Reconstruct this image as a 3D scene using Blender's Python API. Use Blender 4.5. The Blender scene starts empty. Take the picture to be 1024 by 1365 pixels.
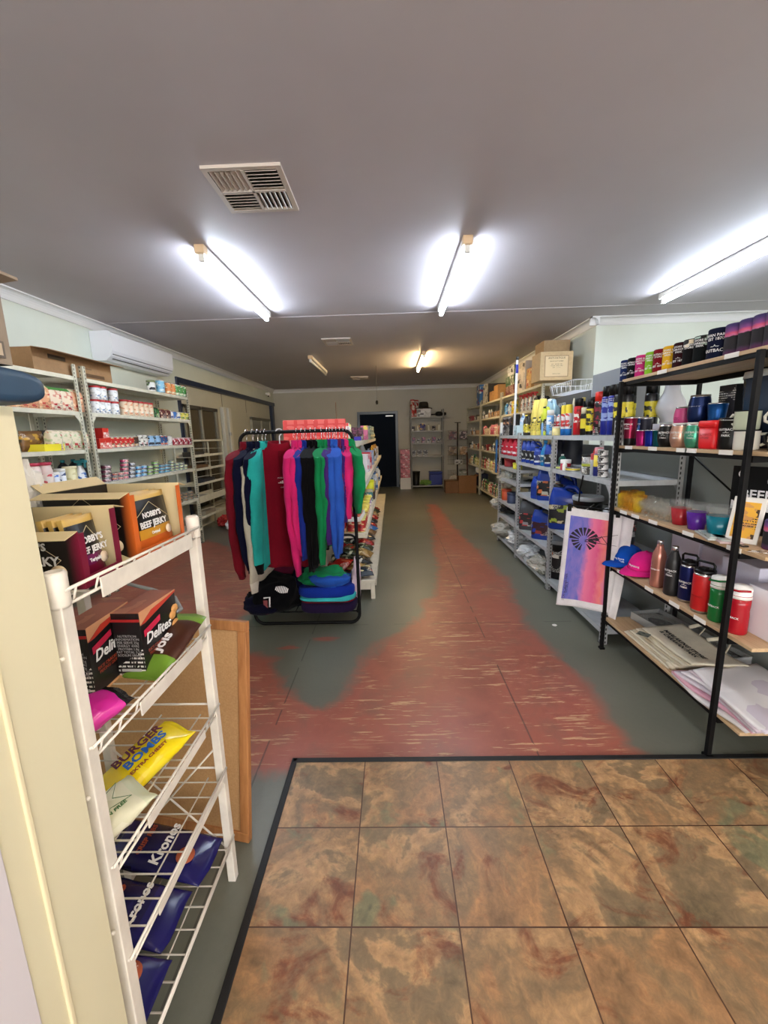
import bpy, bmesh, math, random
from mathutils import Vector, Matrix, noise
R = math.radians
random.seed(7)
SC = bpy.context.scene
COL = SC.collection

# ---------------------------------------------------------------- camera (surveyed) and measuring helpers
EYE = Vector((0, 0, 1.42))
YAW, PIT, ROL, FPX = -0.0242511, 0.184089, -0.0279245, 547.528
_f = Vector((math.sin(YAW)*math.cos(PIT), math.cos(YAW)*math.cos(PIT), -math.sin(PIT)))
_r = _f.cross(Vector((0, 0, 1))).normalized()
_u = _r.cross(_f)
RT = math.cos(ROL)*_r + math.sin(ROL)*_u
UP = -math.sin(ROL)*_r + math.cos(ROL)*_u
FW = _f
def yat(px, x, z):
    """depth Y of a measured point that stands at known X and Z"""
    k = (px-512)/FPX; d = RT - k*FW
    v = Vector((x, 0, z)) - EYE
    return -(v.x*d.x + v.z*d.z)/d.y
def xat(px, y, z):
    k = (px-512)/FPX; d = RT - k*FW
    v = Vector((0, y, z)) - EYE
    return -(v.y*d.y + v.z*d.z)/d.x
cam = bpy.data.cameras.new('camera'); co = bpy.data.objects.new('camera', cam); COL.objects.link(co)
cam.sensor_fit = 'VERTICAL'; cam.sensor_height = 24.0; cam.lens = FPX/1365*24.0
cam.clip_start = 0.02; cam.clip_end = 60
m3 = Matrix((RT, UP, -FW)).transposed()
co.matrix_world = Matrix.Translation(EYE) @ m3.to_4x4()
SC.camera = co

# ---------------------------------------------------------------- materials
def lin(c):
    return tuple(((v/255)/12.92 if v/255 <= .04045 else ((v/255+.055)/1.055)**2.4) for v in c) + (1,)
MATS = {}
class NT:
    def __init__(s, name):
        s.m = bpy.data.materials.new(name); s.m.use_nodes = True
        s.n = s.m.node_tree.nodes; s.l = s.m.node_tree.links
        s.b = s.n['Principled BSDF']
    def node(s, t, **kw):
        n = s.n.new(t)
        for k, v in kw.items():
            if k.startswith('i_'):
                key = k[2:]
                key = int(key) if key.isdigit() else key.replace('_', ' ')
                n.inputs[key].default_value = v
            else: setattr(n, k, v)
        return n
    def link(s, a, b): s.l.new(a, b)
    def set(s, k, v): s.b.inputs[k].default_value = v
    def math(s, op, a, b=0, c=None, clamp=False):
        n = s.n.new('ShaderNodeMath'); n.operation = op; n.use_clamp = clamp
        for i, x in enumerate((a, b, c)):
            if x is None: continue
            if hasattr(x, 'is_output'): s.l.new(x, n.inputs[i])
            else: n.inputs[i].default_value = x
        return n.outputs[0]
    def ramp(s, fac, stops, mode='LINEAR'):
        n = s.n.new('ShaderNodeValToRGB'); cr = n.color_ramp; cr.interpolation = mode
        while len(cr.elements) < len(stops): cr.elements.new(.5)
        for e, (p, c) in zip(cr.elements, stops):
            e.position = p; e.color = lin(c) if max(c) > 1 or len(c) == 3 else c
        s.l.new(fac, n.inputs[0]); return n.outputs[0]
    def mix(s, fac, a, b, mode='MIX'):
        n = s.n.new('ShaderNodeMix'); n.data_type = 'RGBA'; n.blend_type = mode
        for i, x in ((0, fac), (6, a), (7, b)):
            if hasattr(x, 'is_output'): s.l.new(x, n.inputs[i])
            elif i == 0: n.inputs[0].default_value = x
            else: n.inputs[i].default_value = lin(x)
        return n.outputs[2]
    def coords(s, kind='Object'): return s.n.new('ShaderNodeTexCoord').outputs[kind]
    def noise(s, co_, scale, detail=4, rough=.55, scl=None, dist=0):
        if scl:
            mp = s.n.new('ShaderNodeMapping'); mp.inputs['Scale'].default_value = scl; s.l.new(co_, mp.inputs[0]); co_ = mp.outputs[0]
        n = s.n.new('ShaderNodeTexNoise'); n.inputs['Scale'].default_value = scale
        n.inputs['Detail'].default_value = detail; n.inputs['Roughness'].default_value = rough
        n.inputs['Distortion'].default_value = dist
        s.l.new(co_, n.inputs['Vector']); return n.outputs['Fac']
    def bump(s, h, strength=.3, dist=.01):
        n = s.n.new('ShaderNodeBump'); n.inputs['Strength'].default_value = strength; n.inputs['Distance'].default_value = dist
        s.l.new(h, n.inputs['Height']); s.l.new(n.outputs[0], s.b.inputs['Normal'])
def C(r, g=None, b=None, rough=.5, metal=0, var=0, name=None, spec=.5, alpha=1, trans=0):
    """plain material; sRGB 0-255, with a little tonal wear when var > 0"""
    c = r if g is None else (r, g, b)
    k = (tuple(c), rough, metal, var, spec, alpha, trans)
    if k in MATS: return MATS[k]
    t = NT(name or 'col_%d_%d_%d' % tuple(c))
    t.set('Base Color', lin(c)); t.set('Roughness', rough); t.set('Metallic', metal)
    t.set('Specular IOR Level', spec)
    if alpha < 1: t.set('Alpha', alpha)
    if trans: t.set('Transmission Weight', trans); t.set('IOR', 1.3)
    if var:
        f = t.noise(t.coords(), 14, 5)
        d = tuple(max(0, v*(1-var)) for v in c); u_ = tuple(min(255, v*(1+var*.5)) for v in c)
        t.link(t.ramp(f, [(.3, d), (.7, u_)]), t.b.inputs['Base Color'])
    MATS[k] = t.m; return t.m
def PM(c1, c2, c3, scale=40, rough=.4, metal=0, lines=True):
    """printed packaging: ground colour, blotches of artwork and rows of small print"""
    k = ('pm', tuple(c1), tuple(c2), tuple(c3), scale, rough, metal, lines)
    if k in MATS: return MATS[k]
    t = NT('printed_%d_%d_%d' % tuple(c1)); o = t.coords()
    mp = t.node('ShaderNodeMapping'); mp.inputs['Scale'].default_value = (1, 1, 1.7); t.link(o, mp.inputs[0])
    vo = t.node('ShaderNodeTexVoronoi', distance='CHEBYCHEV'); vo.inputs['Scale'].default_value = scale*1.25; vo.inputs['Randomness'].default_value = .75; t.link(mp.outputs[0], vo.inputs['Vector'])
    sc_ = t.node('ShaderNodeSeparateColor'); t.link(vo.outputs['Color'], sc_.inputs[0])
    col = t.ramp(sc_.outputs[0], [(0, c1), (.50, c2), (.68, c3), (.82, c1)], 'CONSTANT')
    if lines:
        sp = t.node('ShaderNodeSeparateXYZ'); t.link(o, sp.inputs[0])
        w = t.math('FRACT', t.math('MULTIPLY', sp.outputs[2], 95))
        row = t.math('GREATER_THAN', w, .55)
        band = t.math('GREATER_THAN', t.noise(o, 9, 0), .53)
        ch = t.math('GREATER_THAN', t.noise(o, 420, 0, scl=(1, 1, .15)), .47)
        a = t.math('MULTIPLY', t.math('MULTIPLY', row, band), ch)
        lum = sum(c1)
        col = t.mix(a, col, (30, 30, 34) if lum > 380 else (236, 234, 226))
    t.link(col, t.b.inputs['Base Color']); t.set('Roughness', rough); t.set('Metallic', metal)
    MATS[k] = t.m; return t.m
def EM(c, s, name='lamp_glow'):
    t = NT(name); t.set('Base Color', (0.9, .9, .9, 1)); t.set('Emission Color', lin(c)); t.set('Emission Strength', s); return t.m
def slotted(c, name):
    t = NT(name); o = t.coords(); sp = t.node('ShaderNodeSeparateXYZ'); t.link(o, sp.inputs[0])
    z = t.math('ABSOLUTE', t.math('SUBTRACT', t.math('FRACT', t.math('MULTIPLY', sp.outputs[2], 32)), .5))
    hz = t.math('LESS_THAN', z, .27)
    def near(ax):
        a = t.math('ABSOLUTE', t.math('SUBTRACT', t.math('ABSOLUTE', sp.outputs[ax]), .023))
        return t.math('LESS_THAN', a, .0042)
    h = t.math('MULTIPLY', hz, t.math('MAXIMUM', near(0), near(1)))
    g = t.noise(o, 9, 5)
    base = t.ramp(g, [(.3, tuple(v*.82 for v in c)), (.7, c)])
    t.link(t.mix(h, base, (22, 22, 22)), t.b.inputs['Base Color']); t.set('Roughness', .45); return t.m
def fabric(c, name=None, rough=.95):
    k = ('fab', tuple(c))
    if k in MATS: return MATS[k]
    t = NT(name or 'fleece_%d_%d_%d' % tuple(c)); o = t.coords()
    f = t.noise(o, 260, 3); g = t.noise(o, 7, 3)
    t.link(t.mix(.25, t.ramp(g, [(.3, tuple(v*.86 for v in c)), (.7, c)]), t.ramp(f, [(.3, tuple(v*.75 for v in c)), (.7, c)])), t.b.inputs['Base Color'])
    t.set('Roughness', rough); t.set('Sheen Weight', .03); t.set('Specular IOR Level', .08); t.bump(f, .25, .002)
    MATS[k] = t.m; return t.m
def cardboard(c=(176, 140, 98)):
    k = ('card', tuple(c))
    if k in MATS: return MATS[k]
    t = NT('cardboard'); o = t.coords(); f = t.noise(o, 30, 5); g = t.noise(o, 3, 2)
    t.link(t.mix(.5, t.ramp(f, [(.3, tuple(v*.85 for v in c)), (.7, c)]), t.ramp(g, [(.3, tuple(v*.88 for v in c)), (.7, c)])), t.b.inputs['Base Color'])
    t.set('Roughness', .85); MATS[k] = t.m; return t.m

# ---------------------------------------------------------------- mesh builder
class MB:
    def __init__(s): s.v = []; s.f = []; s.mi = []; s.sm = []; s.mats = []; s.uv = {}
    def slot(s, m):
        if m not in s.mats: s.mats.append(m)
        return s.mats.index(m)
    def face(s, idx, m, smooth=False): s.f.append(idx); s.mi.append(s.slot(m)); s.sm.append(smooth)
    def box(s, x0, x1, y0, y1, z0, z1, m, sides=None, ch=0, M=None):
        """sides: dict of face -> material, faces '-x','+x','-y','+y','-z','+z'; ch = chamfer"""
        sides = sides or {}
        if ch > 0:
            bm = bmesh.new(); bmesh.ops.create_cube(bm, size=1)
            for v in bm.verts:
                v.co = Vector(((x0+x1)/2+v.co.x*(x1-x0), (y0+y1)/2+v.co.y*(y1-y0), (z0+z1)/2+v.co.z*(z1-z0)))
            bmesh.ops.bevel(bm, geom=bm.edges[:], offset=ch, segments=2, affect='EDGES', profile=.5)
            bm.normal_update(); b = len(s.v); bm.verts.index_update()
            for v in bm.verts: s.v.append(tuple(M @ v.co) if M else tuple(v.co))
            for f in bm.faces:
                n = f.normal; a = max(range(3), key=lambda i: abs(n[i])); key = ('+' if n[a] > 0 else '-')+'xyz'[a]
                s.face([b+v.index for v in f.verts], sides.get(key, m), False)
            bm.free(); return s
        b = len(s.v)
        for z in (z0, z1):
            for x, y in ((x0, y0), (x1, y0), (x1, y1), (x0, y1)):
                p = Vector((x, y, z)); s.v.append(tuple(M @ p) if M else tuple(p))
        for key, q in (('-z', (0, 3, 2, 1)), ('+z', (4, 5, 6, 7)), ('-y', (0, 1, 5, 4)), ('+x', (1, 2, 6, 5)), ('+y', (2, 3, 7, 6)), ('-x', (3, 0, 4, 7))):
            s.face([b+i for i in q], sides.get(key, m))
        return s
    def lathe(s, prof, m, seg=20, c=(0, 0), segm=None, smooth=True, sx=1, sy=1, tilt=None):
        """prof: (r, z); segm: material per profile step"""
        b = len(s.v); n = len(prof)
        for r, z in prof:
            for k in range(seg):
                a = 2*math.pi*k/seg
                p = Vector((c[0]+r*sx*math.cos(a), c[1]+r*sy*math.sin(a), z))
                s.v.append(tuple(tilt @ p) if tilt else tuple(p))
        for i in range(n-1):
            mm = segm[i] if segm else m
            for k in range(seg):
                k2 = (k+1) % seg
                s.face([b+i*seg+k, b+i*seg+k2, b+(i+1)*seg+k2, b+(i+1)*seg+k], mm, smooth)
        if prof[0][0] > 1e-5: s.face([b+k for k in range(seg)][::-1], segm[0] if segm else m)
        if prof[-1][0] > 1e-5: s.face([b+(n-1)*seg+k for k in range(seg)], segm[-1] if segm else m)
        return s
    def tube(s, pts, r, m, seg=8, closed=False, ry=None):
        pts = [Vector(p) for p in pts]; n = len(pts); b = len(s.v)
        up = None
        for i, p in enumerate(pts):
            if closed: t = (pts[(i+1) % n]-pts[i-1]).normalized()
            else: t = (pts[min(i+1, n-1)]-pts[max(i-1, 0)]).normalized()
            if up is None: up = t.orthogonal().normalized()
            a = (up - t*up.dot(t))
            a = a.normalized() if a.length > 1e-6 else t.orthogonal().normalized()
            up = a; bb = t.cross(a)
            rr = r[i] if isinstance(r, (list, tuple)) else r
            for k in range(seg):
                an = 2*math.pi*k/seg
                s.v.append(tuple(p + a*math.cos(an)*rr + bb*math.sin(an)*(ry or rr)))
        rng = n if closed else n-1
        for i in range(rng):
            j = (i+1) % n
            for k in range(seg):
                k2 = (k+1) % seg
                s.face([b+i*seg+k, b+i*seg+k2, b+j*seg+k2, b+j*seg+k], m, seg > 4)
        if not closed:
            s.face([b+k for k in range(seg)][::-1], m); s.face([b+(n-1)*seg+k for k in range(seg)], m)
        return s
    def loft(s, secs, m, smooth=True, cap=True, segm=None):
        """secs: equally long closed rings of points"""
        b = len(s.v); k_ = len(secs[0])
        for sec in secs: s.v += [tuple(p) for p in sec]
        for i in range(len(secs)-1):
            for k in range(k_):
                k2 = (k+1) % k_
                s.face([b+i*k_+k, b+i*k_+k2, b+(i+1)*k_+k2, b+(i+1)*k_+k], segm[i] if segm else m, smooth)
        if cap:
            s.face([b+k for k in range(k_)][::-1], segm[0] if segm else m)
            s.face([b+(len(secs)-1)*k_+k for k in range(k_)], segm[-1] if segm else m)
        return s
    def sheet(s, fn, nu, nv, m, th=0, mf=None, smooth=True):
        """fn(u,v) -> point; a cloth of real thickness th"""
        P = [[Vector(fn(i/nu, j/nv)) for j in range(nv+1)] for i in range(nu+1)]
        def nrm(i, j):
            a = P[min(i+1, nu)][j]-P[max(i-1, 0)][j]; c = P[i][min(j+1, nv)]-P[i][max(j-1, 0)]
            n = a.cross(c); return n.normalized() if n.length > 1e-9 else Vector((0, 0, 1))
        b = len(s.v); w = nv+1
        for i in range(nu+1):
            for j in range(nv+1): s.v.append(tuple(P[i][j]))
        for i in range(nu+1):
            for j in range(nv+1): s.v.append(tuple(P[i][j]-nrm(i, j)*(th or .0015)))
        o = (nu+1)*w
        for i in range(nu):
            for j in range(nv):
                mm = mf((i+.5)/nu, (j+.5)/nv) if mf else m
                q = [b+i*w+j, b+(i+1)*w+j, b+(i+1)*w+j+1, b+i*w+j+1]
                s.uv[len(s.f)] = [(i/nu, j/nv), ((i+1)/nu, j/nv), ((i+1)/nu, (j+1)/nv), (i/nu, (j+1)/nv)]
                s.face(q, mm, smooth); s.uv[len(s.f)] = s.uv[len(s.f)-1][::-1]; s.face([x+o for x in q][::-1], mm, smooth)
        for j in range(nv):
            s.face([b+j, b+j+1, b+o+j+1, b+o+j], m); e = b+nu*w
            s.face([e+j+1, e+j, e+o+j, e+o+j+1], m)
        for i in range(nu):
            s.face([b+(i+1)*w, b+i*w, b+o+i*w, b+o+(i+1)*w], m); e = b+nv
            s.face([e+i*w, e+(i+1)*w, e+o+(i+1)*w, e+o+i*w], m)
        return s
    def move(s, M, start=0):
        for i in range(start, len(s.v)): s.v[i] = tuple(M @ Vector(s.v[i]))
        return s
    def mesh(s, name):
        me = bpy.data.meshes.new(name); me.from_pydata(s.v, [], s.f)
        for m in s.mats: me.materials.append(m)
        me.polygons.foreach_set('material_index', s.mi); me.polygons.foreach_set('use_smooth', s.sm)
        if s.uv:
            uvl = me.uv_layers.new(name='UVMap')
            for fi, uvs in s.uv.items():
                p = me.polygons[fi]
                for li, uvc in zip(p.loop_indices, uvs): uvl.data[li].uv = uvc
        me.update(); return me
def obj(name, mesh, parent=None, loc=(0, 0, 0), rz=0, rot=None):
    o = bpy.data.objects.new(name, mesh.mesh(name) if isinstance(mesh, MB) else mesh)
    COL.objects.link(o); o.location = loc
    o.rotation_euler = rot if rot else (0, 0, rz)
    if parent: o.parent = parent
    return o
def struct(name, mb, **kw):
    o = obj(name, mb, **kw)
    if not o.parent: o['kind'] = 'structure'
    return o
def tag(o, label, cat, group=None):
    o['label'] = label; o['category'] = cat
    if group: o['group'] = group
    return o
def empty(name, loc=(0, 0, 0), rz=0, rot=None):
    o = bpy.data.objects.new(name, None); COL.objects.link(o); o.location = loc
    o.empty_display_size = .05
    o.rotation_euler = rot if rot else (0, 0, rz); return o
def textmesh(body, size, m, wrap=None, align='CENTER', shear=0, spacing=1, bold=.0, lines=1):
    """flat lettering in the local XZ plane, facing -Y; wrap = radius bends it round a cylinder"""
    cu = bpy.data.curves.new('lettering', 'FONT'); cu.body = body; cu.size = size; cu.align_x = align; cu.align_y = 'CENTER'
    cu.extrude = .0003; cu.shear = shear; cu.space_character = spacing; cu.offset = bold*size; cu.space_line = .95*lines; cu.resolution_u = 2
    o = bpy.data.objects.new('lettering', cu); COL.objects.link(o)
    dg = bpy.context.evaluated_depsgraph_get(); dg.update()
    me = bpy.data.meshes.new_from_object(o.evaluated_get(dg)); bpy.data.objects.remove(o); bpy.data.curves.remove(cu)
    for v in me.vertices:
        x, y, z = v.co
        if wrap: v.co = (math.sin(x/wrap)*(wrap+z+.0006), -math.cos(x/wrap)*(wrap+z+.0006), y)
        else: v.co = (x, -z-.0006, y)
    me.materials.clear(); me.materials.append(m); me.update()
    return me
def arc(c, r, a0, a1, n, plane='xz'):
    out = []
    for i in range(n+1):
        a = R(a0+(a1-a0)*i/n); p = [0, 0, 0]
        ax = 'xyz'.index(plane[0]); ay = 'xyz'.index(plane[1])
        p[ax] += r*math.cos(a); p[ay] += r*math.sin(a)
        out.append((c[0]+p[0], c[1]+p[1], c[2]+p[2]))
    return out

# ---------------------------------------------------------------- registry of stock, labels written at the end
STOCK = []
def stock(o, desc, place, cat, group, order, stackpos=None, by='from the near end'):
    o['category'] = cat
    STOCK.append(dict(o=o, desc=desc, place=place, group=group, order=order, stack=stackpos, by=by))
ORD = ['first', 'second', 'third', 'fourth', 'fifth', 'sixth', 'seventh', 'eighth', 'ninth', 'tenth', 'eleventh', 'twelfth', 'thirteenth', 'fourteenth', 'fifteenth', 'sixteenth', 'seventeenth', 'eighteenth']
def write_labels():
    fam = {}
    for e in STOCK: fam.setdefault((e['desc'], e['place'], e['stack']), []).append(e)
    for (d, p, st), es in fam.items():
        es.sort(key=lambda e: e['order'])
        for i, e in enumerate(es):
            t = d
            if len(es) == 2: t += ', ' + ('nearer' if i == 0 else 'farther') + ' of two'
            elif len(es) > 2: t += ', ' + ORD[min(i, 17)] + ' ' + e['by'].replace('the ', '')
            if st: t += ', ' + st
            t += ', ' + p
            e['o']['label'] = t
            if len(t.split()) > 16: print('LONGLABEL', len(t.split()), t)
            e['o']['group'] = e['group'] or (d + ' ' + p)
# ---------------------------------------------------------------- the room
CEIL = 2.70; XL, XR, YB, XE, YN = -3.18, 2.42, 11.40, 4.7, -3.2
def wallmat(c, name, vary=.05):
    t = NT(name); o = t.coords(); f = t.noise(o, 1.3, 4); g = t.noise(o, 60, 3)
    t.link(t.ramp(f, [(.3, tuple(v*(1-vary) for v in c)), (.7, c)]), t.b.inputs['Base Color'])
    t.set('Roughness', .6); t.bump(g, .06, .003); return t.m
W_GREEN = wallmat((210, 216, 204), 'painted_wall')
W_CREAM = wallmat((196, 194, 176), 'painted_panel')
M_CEIL = wallmat((183, 177, 182), 'painted_ceiling', .04)
M_CORN = C(214, 214, 214, rough=.5, name='cornice_paint')
M_NAVY = C(26, 40, 66, rough=.35, name='navy_gloss')
M_CREAMP = C(206, 200, 170, rough=.45, var=.08, name='cream_enamel')
M_BLACK = C(6, 6, 7, rough=.6, spec=.2, name='black')
M_WHITE = C(232, 230, 226, rough=.45, name='white')
M_ALU = C(176, 178, 180, rough=.3, metal=.9, name='aluminium')
M_CHROME = C(205, 205, 205, rough=.15, metal=1, name='chrome')

# floor: grey-green paint worn down to red paint and bare board
def inpoly(x, y, P):
    c = False; n = len(P); dm = 1e9
    for i in range(n):
        x1, y1 = P[i]; x2, y2 = P[(i+1) % n]
        if (y1 > y) != (y2 > y) and x < (x2-x1)*(y-y1)/(y2-y1)+x1: c = not c
        dx, dy = x2-x1, y2-y1; t = max(0, min(1, ((x-x1)*dx+(y-y1)*dy)/(dx*dx+dy*dy+1e-12)))
        dm = min(dm, math.hypot(x-x1-t*dx, y-y1-t*dy))
    return dm if c else -dm
RED1 = [(-.75, 1.5), (1.06, 1.5), (1.05, 2.25), (.98, 3.05), (1.12, 3.9), (1.05, 5.0), (.96, 7.0), (.95, 8.5), (.62, 8.4), (.55, 6.4), (.44, 5.07), (.38, 3.8), (.2, 3.1), (.0, 2.75), (-.2, 2.52), (-.27, 2.26), (-.33, 2.03), (-.43, 1.97), (-.52, 2.02), (-.66, 2.14), (-.8, 2.45), (-1.1, 2.62), (-1.7, 2.75), (-1.8, 1.9), (-1.1, 1.72)]
RED2 = [(-2.8, 3.0), (-1.25, 2.95), (-1.15, 3.6), (-1.35, 4.2), (-1.9, 5.0), (-2.75, 5.9), (-2.95, 4.5)]
def make_floor():
    nx, ny = 150, 180; x0, x1, y0, y1 = XL, 2.6, 1.45, 9.4
    mb = MB()
    t = NT('worn_painted_floor'); o = t.coords()
    at = t.node('ShaderNodeAttribute', attribute_name='wear'); wear = at.outputs['Fac']
    nA = t.noise(o, 3.5, 6, .62, dist=.3); nB = t.math('MULTIPLY_ADD', t.math('SUBTRACT', t.noise(o, 4.5, 6, .62, scl=(.55, 5.5, 1), dist=1.3), .5), 1.0, t.noise(o, 11, 4, .6, scl=(.7, 7, 1), dist=.8)); nC = t.noise(o, 40, 4, .7); nD = t.noise(o, 1.1, 2)
    m_ = t.math('MULTIPLY_ADD', t.math('SUBTRACT', nA, .5), .75, t.math('SUBTRACT', wear, .5))
    red = t.math('MULTIPLY_ADD', m_, 5, .5, clamp=True)
    grey = t.ramp(nD, [(.3, (100, 102, 91)), (.7, (113, 115, 103))])
    grey = t.mix(.15, grey, t.ramp(nC, [(.3, (86, 86, 76)), (.7, (118, 120, 108))]))
    redc = t.ramp(nA, [(.25, (136, 78, 64)), (.5, (156, 90, 74)), (.75, (128, 90, 76))])
    col = t.mix(red, grey, redc)
    deep = t.math('MULTIPLY_ADD', t.math('SUBTRACT', wear, .52), 5, 0, clamp=True)
    s1 = t.math('MULTIPLY_ADD', t.math('SUBTRACT', nB, .60), 14, 0, clamp=True)
    s1 = t.math('MULTIPLY', s1, t.math('MULTIPLY_ADD', t.noise(o, 1.9, 2), 6, -2.2, clamp=True))
    s2 = t.math('MULTIPLY', t.math('MULTIPLY', s1, deep), .85)
    col = t.mix(s2, col, (198, 166, 128))
    # board joints
    sp = t.node('ShaderNodeSeparateXYZ'); t.link(o, sp.inputs[0])
    def seam(ax, v, w=.004): return t.math('LESS_THAN', t.math('ABSOLUTE', t.math('SUBTRACT', sp.outputs[ax], v)), w)
    sm = t.math('MAXIMUM', t.math('MAXIMUM', seam(1, 2.93), seam(1, 5.3)), t.math('MAXIMUM', seam(0, .62), seam(0, -.62)))
    sm = t.math('MULTIPLY', sm, t.math('GREATER_THAN', t.noise(o, 3, 1), .42))
    col = t.mix(t.math('MULTIPLY', sm, .6), col, (58, 56, 50))
    t.link(col, t.b.inputs['Base Color'])
    t.link(t.math('MULTIPLY_ADD', t.math('MAXIMUM', s2, 0), .3, t.math('MULTIPLY_ADD', nC, .16, .30)), t.b.inputs['Roughness'])
    t.bump(t.math('ADD', nC, s2), .12, .003)
    xs = [YN*0+x0+(x1-x0)*i/nx for i in range(nx+1)]; ys = [y0+(y1-y0)*j/ny for j in range(ny+1)]
    for y in ys:
        for x in xs: mb.v.append((x, y, 0))
    for j in range(ny):
        for i in range(nx): mb.face([j*(nx+1)+i, j*(nx+1)+i+1, (j+1)*(nx+1)+i+1, (j+1)*(nx+1)+i], t.m)
    # the rest of the room, beyond the worn part
    for a in ((XL-.3, XL, 1.45, 9.4), (XL-.3, XE, 9.4, YB+.02), (2.6, XE, 1.45, 9.4), (XL-.02, XE, YN, 1.45)):
        b = len(mb.v); mb.v += [(a[0], a[2], 0), (a[1], a[2], 0), (a[1], a[3], 0), (a[0], a[3], 0)]; mb.face([b, b+1, b+2, b+3], t.m)
    b = len(mb.v); mb.v += [(XL-.3, YN, -.08), (XE, YN, -.08), (XE, YB+.02, -.08), (XL-.3, YB+.02, -.08)]; mb.face([b+3, b+2, b+1, b], t.m)
    fl = struct('floor', mb); me = fl.data
    ca = me.attributes.new('wear', 'FLOAT', 'POINT')
    for v in me.vertices:
        x, y = v.co.x, v.co.y; d = -1
        if x0 <= x <= x1 and y0 <= y <= y1 and v.co.z > -.01:
            d = max(inpoly(x, y, RED1), inpoly(x, y, RED2), -1)
            # small worn specks in the green paint
            for cx, cy, rx, ry in ((-.52, 2.72, .085, .03), (-.74, 2.60, .075, .028)):
                e = math.hypot((x-cx)/rx, (y-cy)/ry)
                if e < 1.6: d = max(d, (1.1-e)*.12)
            f = .5+max(-.5, min(.5, d*2.2)); f -= .16*max(0, min(1, (y-3.2)/3))*(f > .4)
        else: f = 0
        ca.data[v.index].value = f
make_floor()
# tiled entry, 8 mm proud of the boards
def make_tiles():
    t = NT('slate_look_tile'); o = t.coords()
    mp = t.node('ShaderNodeMapping'); mp.inputs['Location'].default_value = (.152, -.953+.31*4, 0); t.link(o, mp.inputs[0]); P = mp.outputs[0]
    sp = t.node('ShaderNodeSeparateXYZ'); t.link(P, sp.inputs[0])
    ux = t.math('DIVIDE', sp.outputs[0], .3145); uy = t.math('DIVIDE', sp.outputs[1], .311)
    cb = t.node('ShaderNodeCombineXYZ'); t.link(t.math('FLOOR', ux), cb.inputs[0]); t.link(t.math('FLOOR', uy), cb.inputs[1])
    wn = t.node('ShaderNodeTexWhiteNoise'); t.link(cb.outputs[0], wn.inputs['Vector'])
    va = t.node('ShaderNodeVectorMath', operation='MULTIPLY_ADD'); t.link(wn.outputs['Color'], va.inputs[0]); va.inputs[1].default_value = (7, 7, 7); t.link(o, va.inputs[2])
    Q = va.outputs[0]
    n1 = t.noise(Q, 2.5, 6, .58, dist=.5); n2 = t.noise(Q, 4.2, 7, .66, scl=(1, 1.4, 1), dist=.9); n3 = t.noise(Q, 26, 8, .75, dist=.5); n4 = t.noise(Q, 3.1, 4, .6, dist=.3)
    base = t.ramp(n1, [(.30, (108, 96, 72)), (.40, (146, 124, 94)), (.44, (152, 128, 96)), (.465, (196, 160, 116)), (.50, (184, 146, 104)), (.53, (150, 124, 92)), (.57, (162, 130, 94)), (.60, (184, 140, 98)), (.70, (116, 94, 68))])
    rust = t.ramp(n2, [(.45, (156, 92, 56)), (.6, (134, 70, 44)), (.8, (100, 54, 38))])
    k = t.math('MULTIPLY_ADD', t.math('SUBTRACT', n2, .54), 9, 0, clamp=True)
    col = t.mix(t.math('MULTIPLY', k, .8), base, rust)
    g = t.math('MULTIPLY_ADD', t.math('SUBTRACT', n4, .585), 22, 0, clamp=True)
    col = t.mix(t.math('MULTIPLY', g, .8), col, (136, 138, 104))
    dk = t.math('MULTIPLY_ADD', t.math('SUBTRACT', n4, .675), 30, 0, clamp=True)
    col = t.mix(t.math('MULTIPLY', dk, .7), col, (84, 78, 66))
    col = t.mix(.5, col, t.ramp(n3, [(.3, (60, 50, 40)), (.5, (128, 128, 128)), (.72, (200, 190, 170))]), 'OVERLAY')
    def edge(u): return t.math('LESS_THAN', t.math('ABSOLUTE', t.math('SUBTRACT', t.math('FRACT', t.math('ADD', u, .5)), .5)), .0065)
    gr = t.math('MAXIMUM', edge(ux), edge(uy))
    col = t.mix(gr, col, (74, 48, 32))
    t.link(col, t.b.inputs['Base Color']); t.set('Specular IOR Level', .45)
    t.link(t.math('MULTIPLY_ADD', n3, .25, .28), t.b.inputs['Roughness'])
    t.bump(t.math('SUBTRACT', t.math('MULTIPLY', n3, .3), gr), .25, .003)
    mb = MB(); mb.box(-.455, XE, YN, 1.575, 0, .008, t.m); struct('floor_tiles', mb)
    k = C(16, 16, 16, rough=.55, name='black_edge_trim')
    mb = MB(); mb.box(-.475, XE, 1.575, 1.60, 0, .012, k, ch=.003); struct('trim_1', mb)
    mb = MB(); mb.box(-.48, -.455, YN, 1.60, 0, .012, k, ch=.003); struct('trim_2', mb)
make_tiles()
# ceiling, walls
mb = MB(); mb.box(XL-.3, XE+.1, YN-.1, YB+.1, CEIL, CEIL+.08, M_CEIL)
struct('ceiling', mb)
for i, y in enumerate((4.72,)):
    mb = MB(); mb.box(XL, XR if y > 5.2 else XE, y-.02, y+.02, CEIL-.003, CEIL, M_CEIL); struct('trim_%d' % (3+i), mb)
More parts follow.
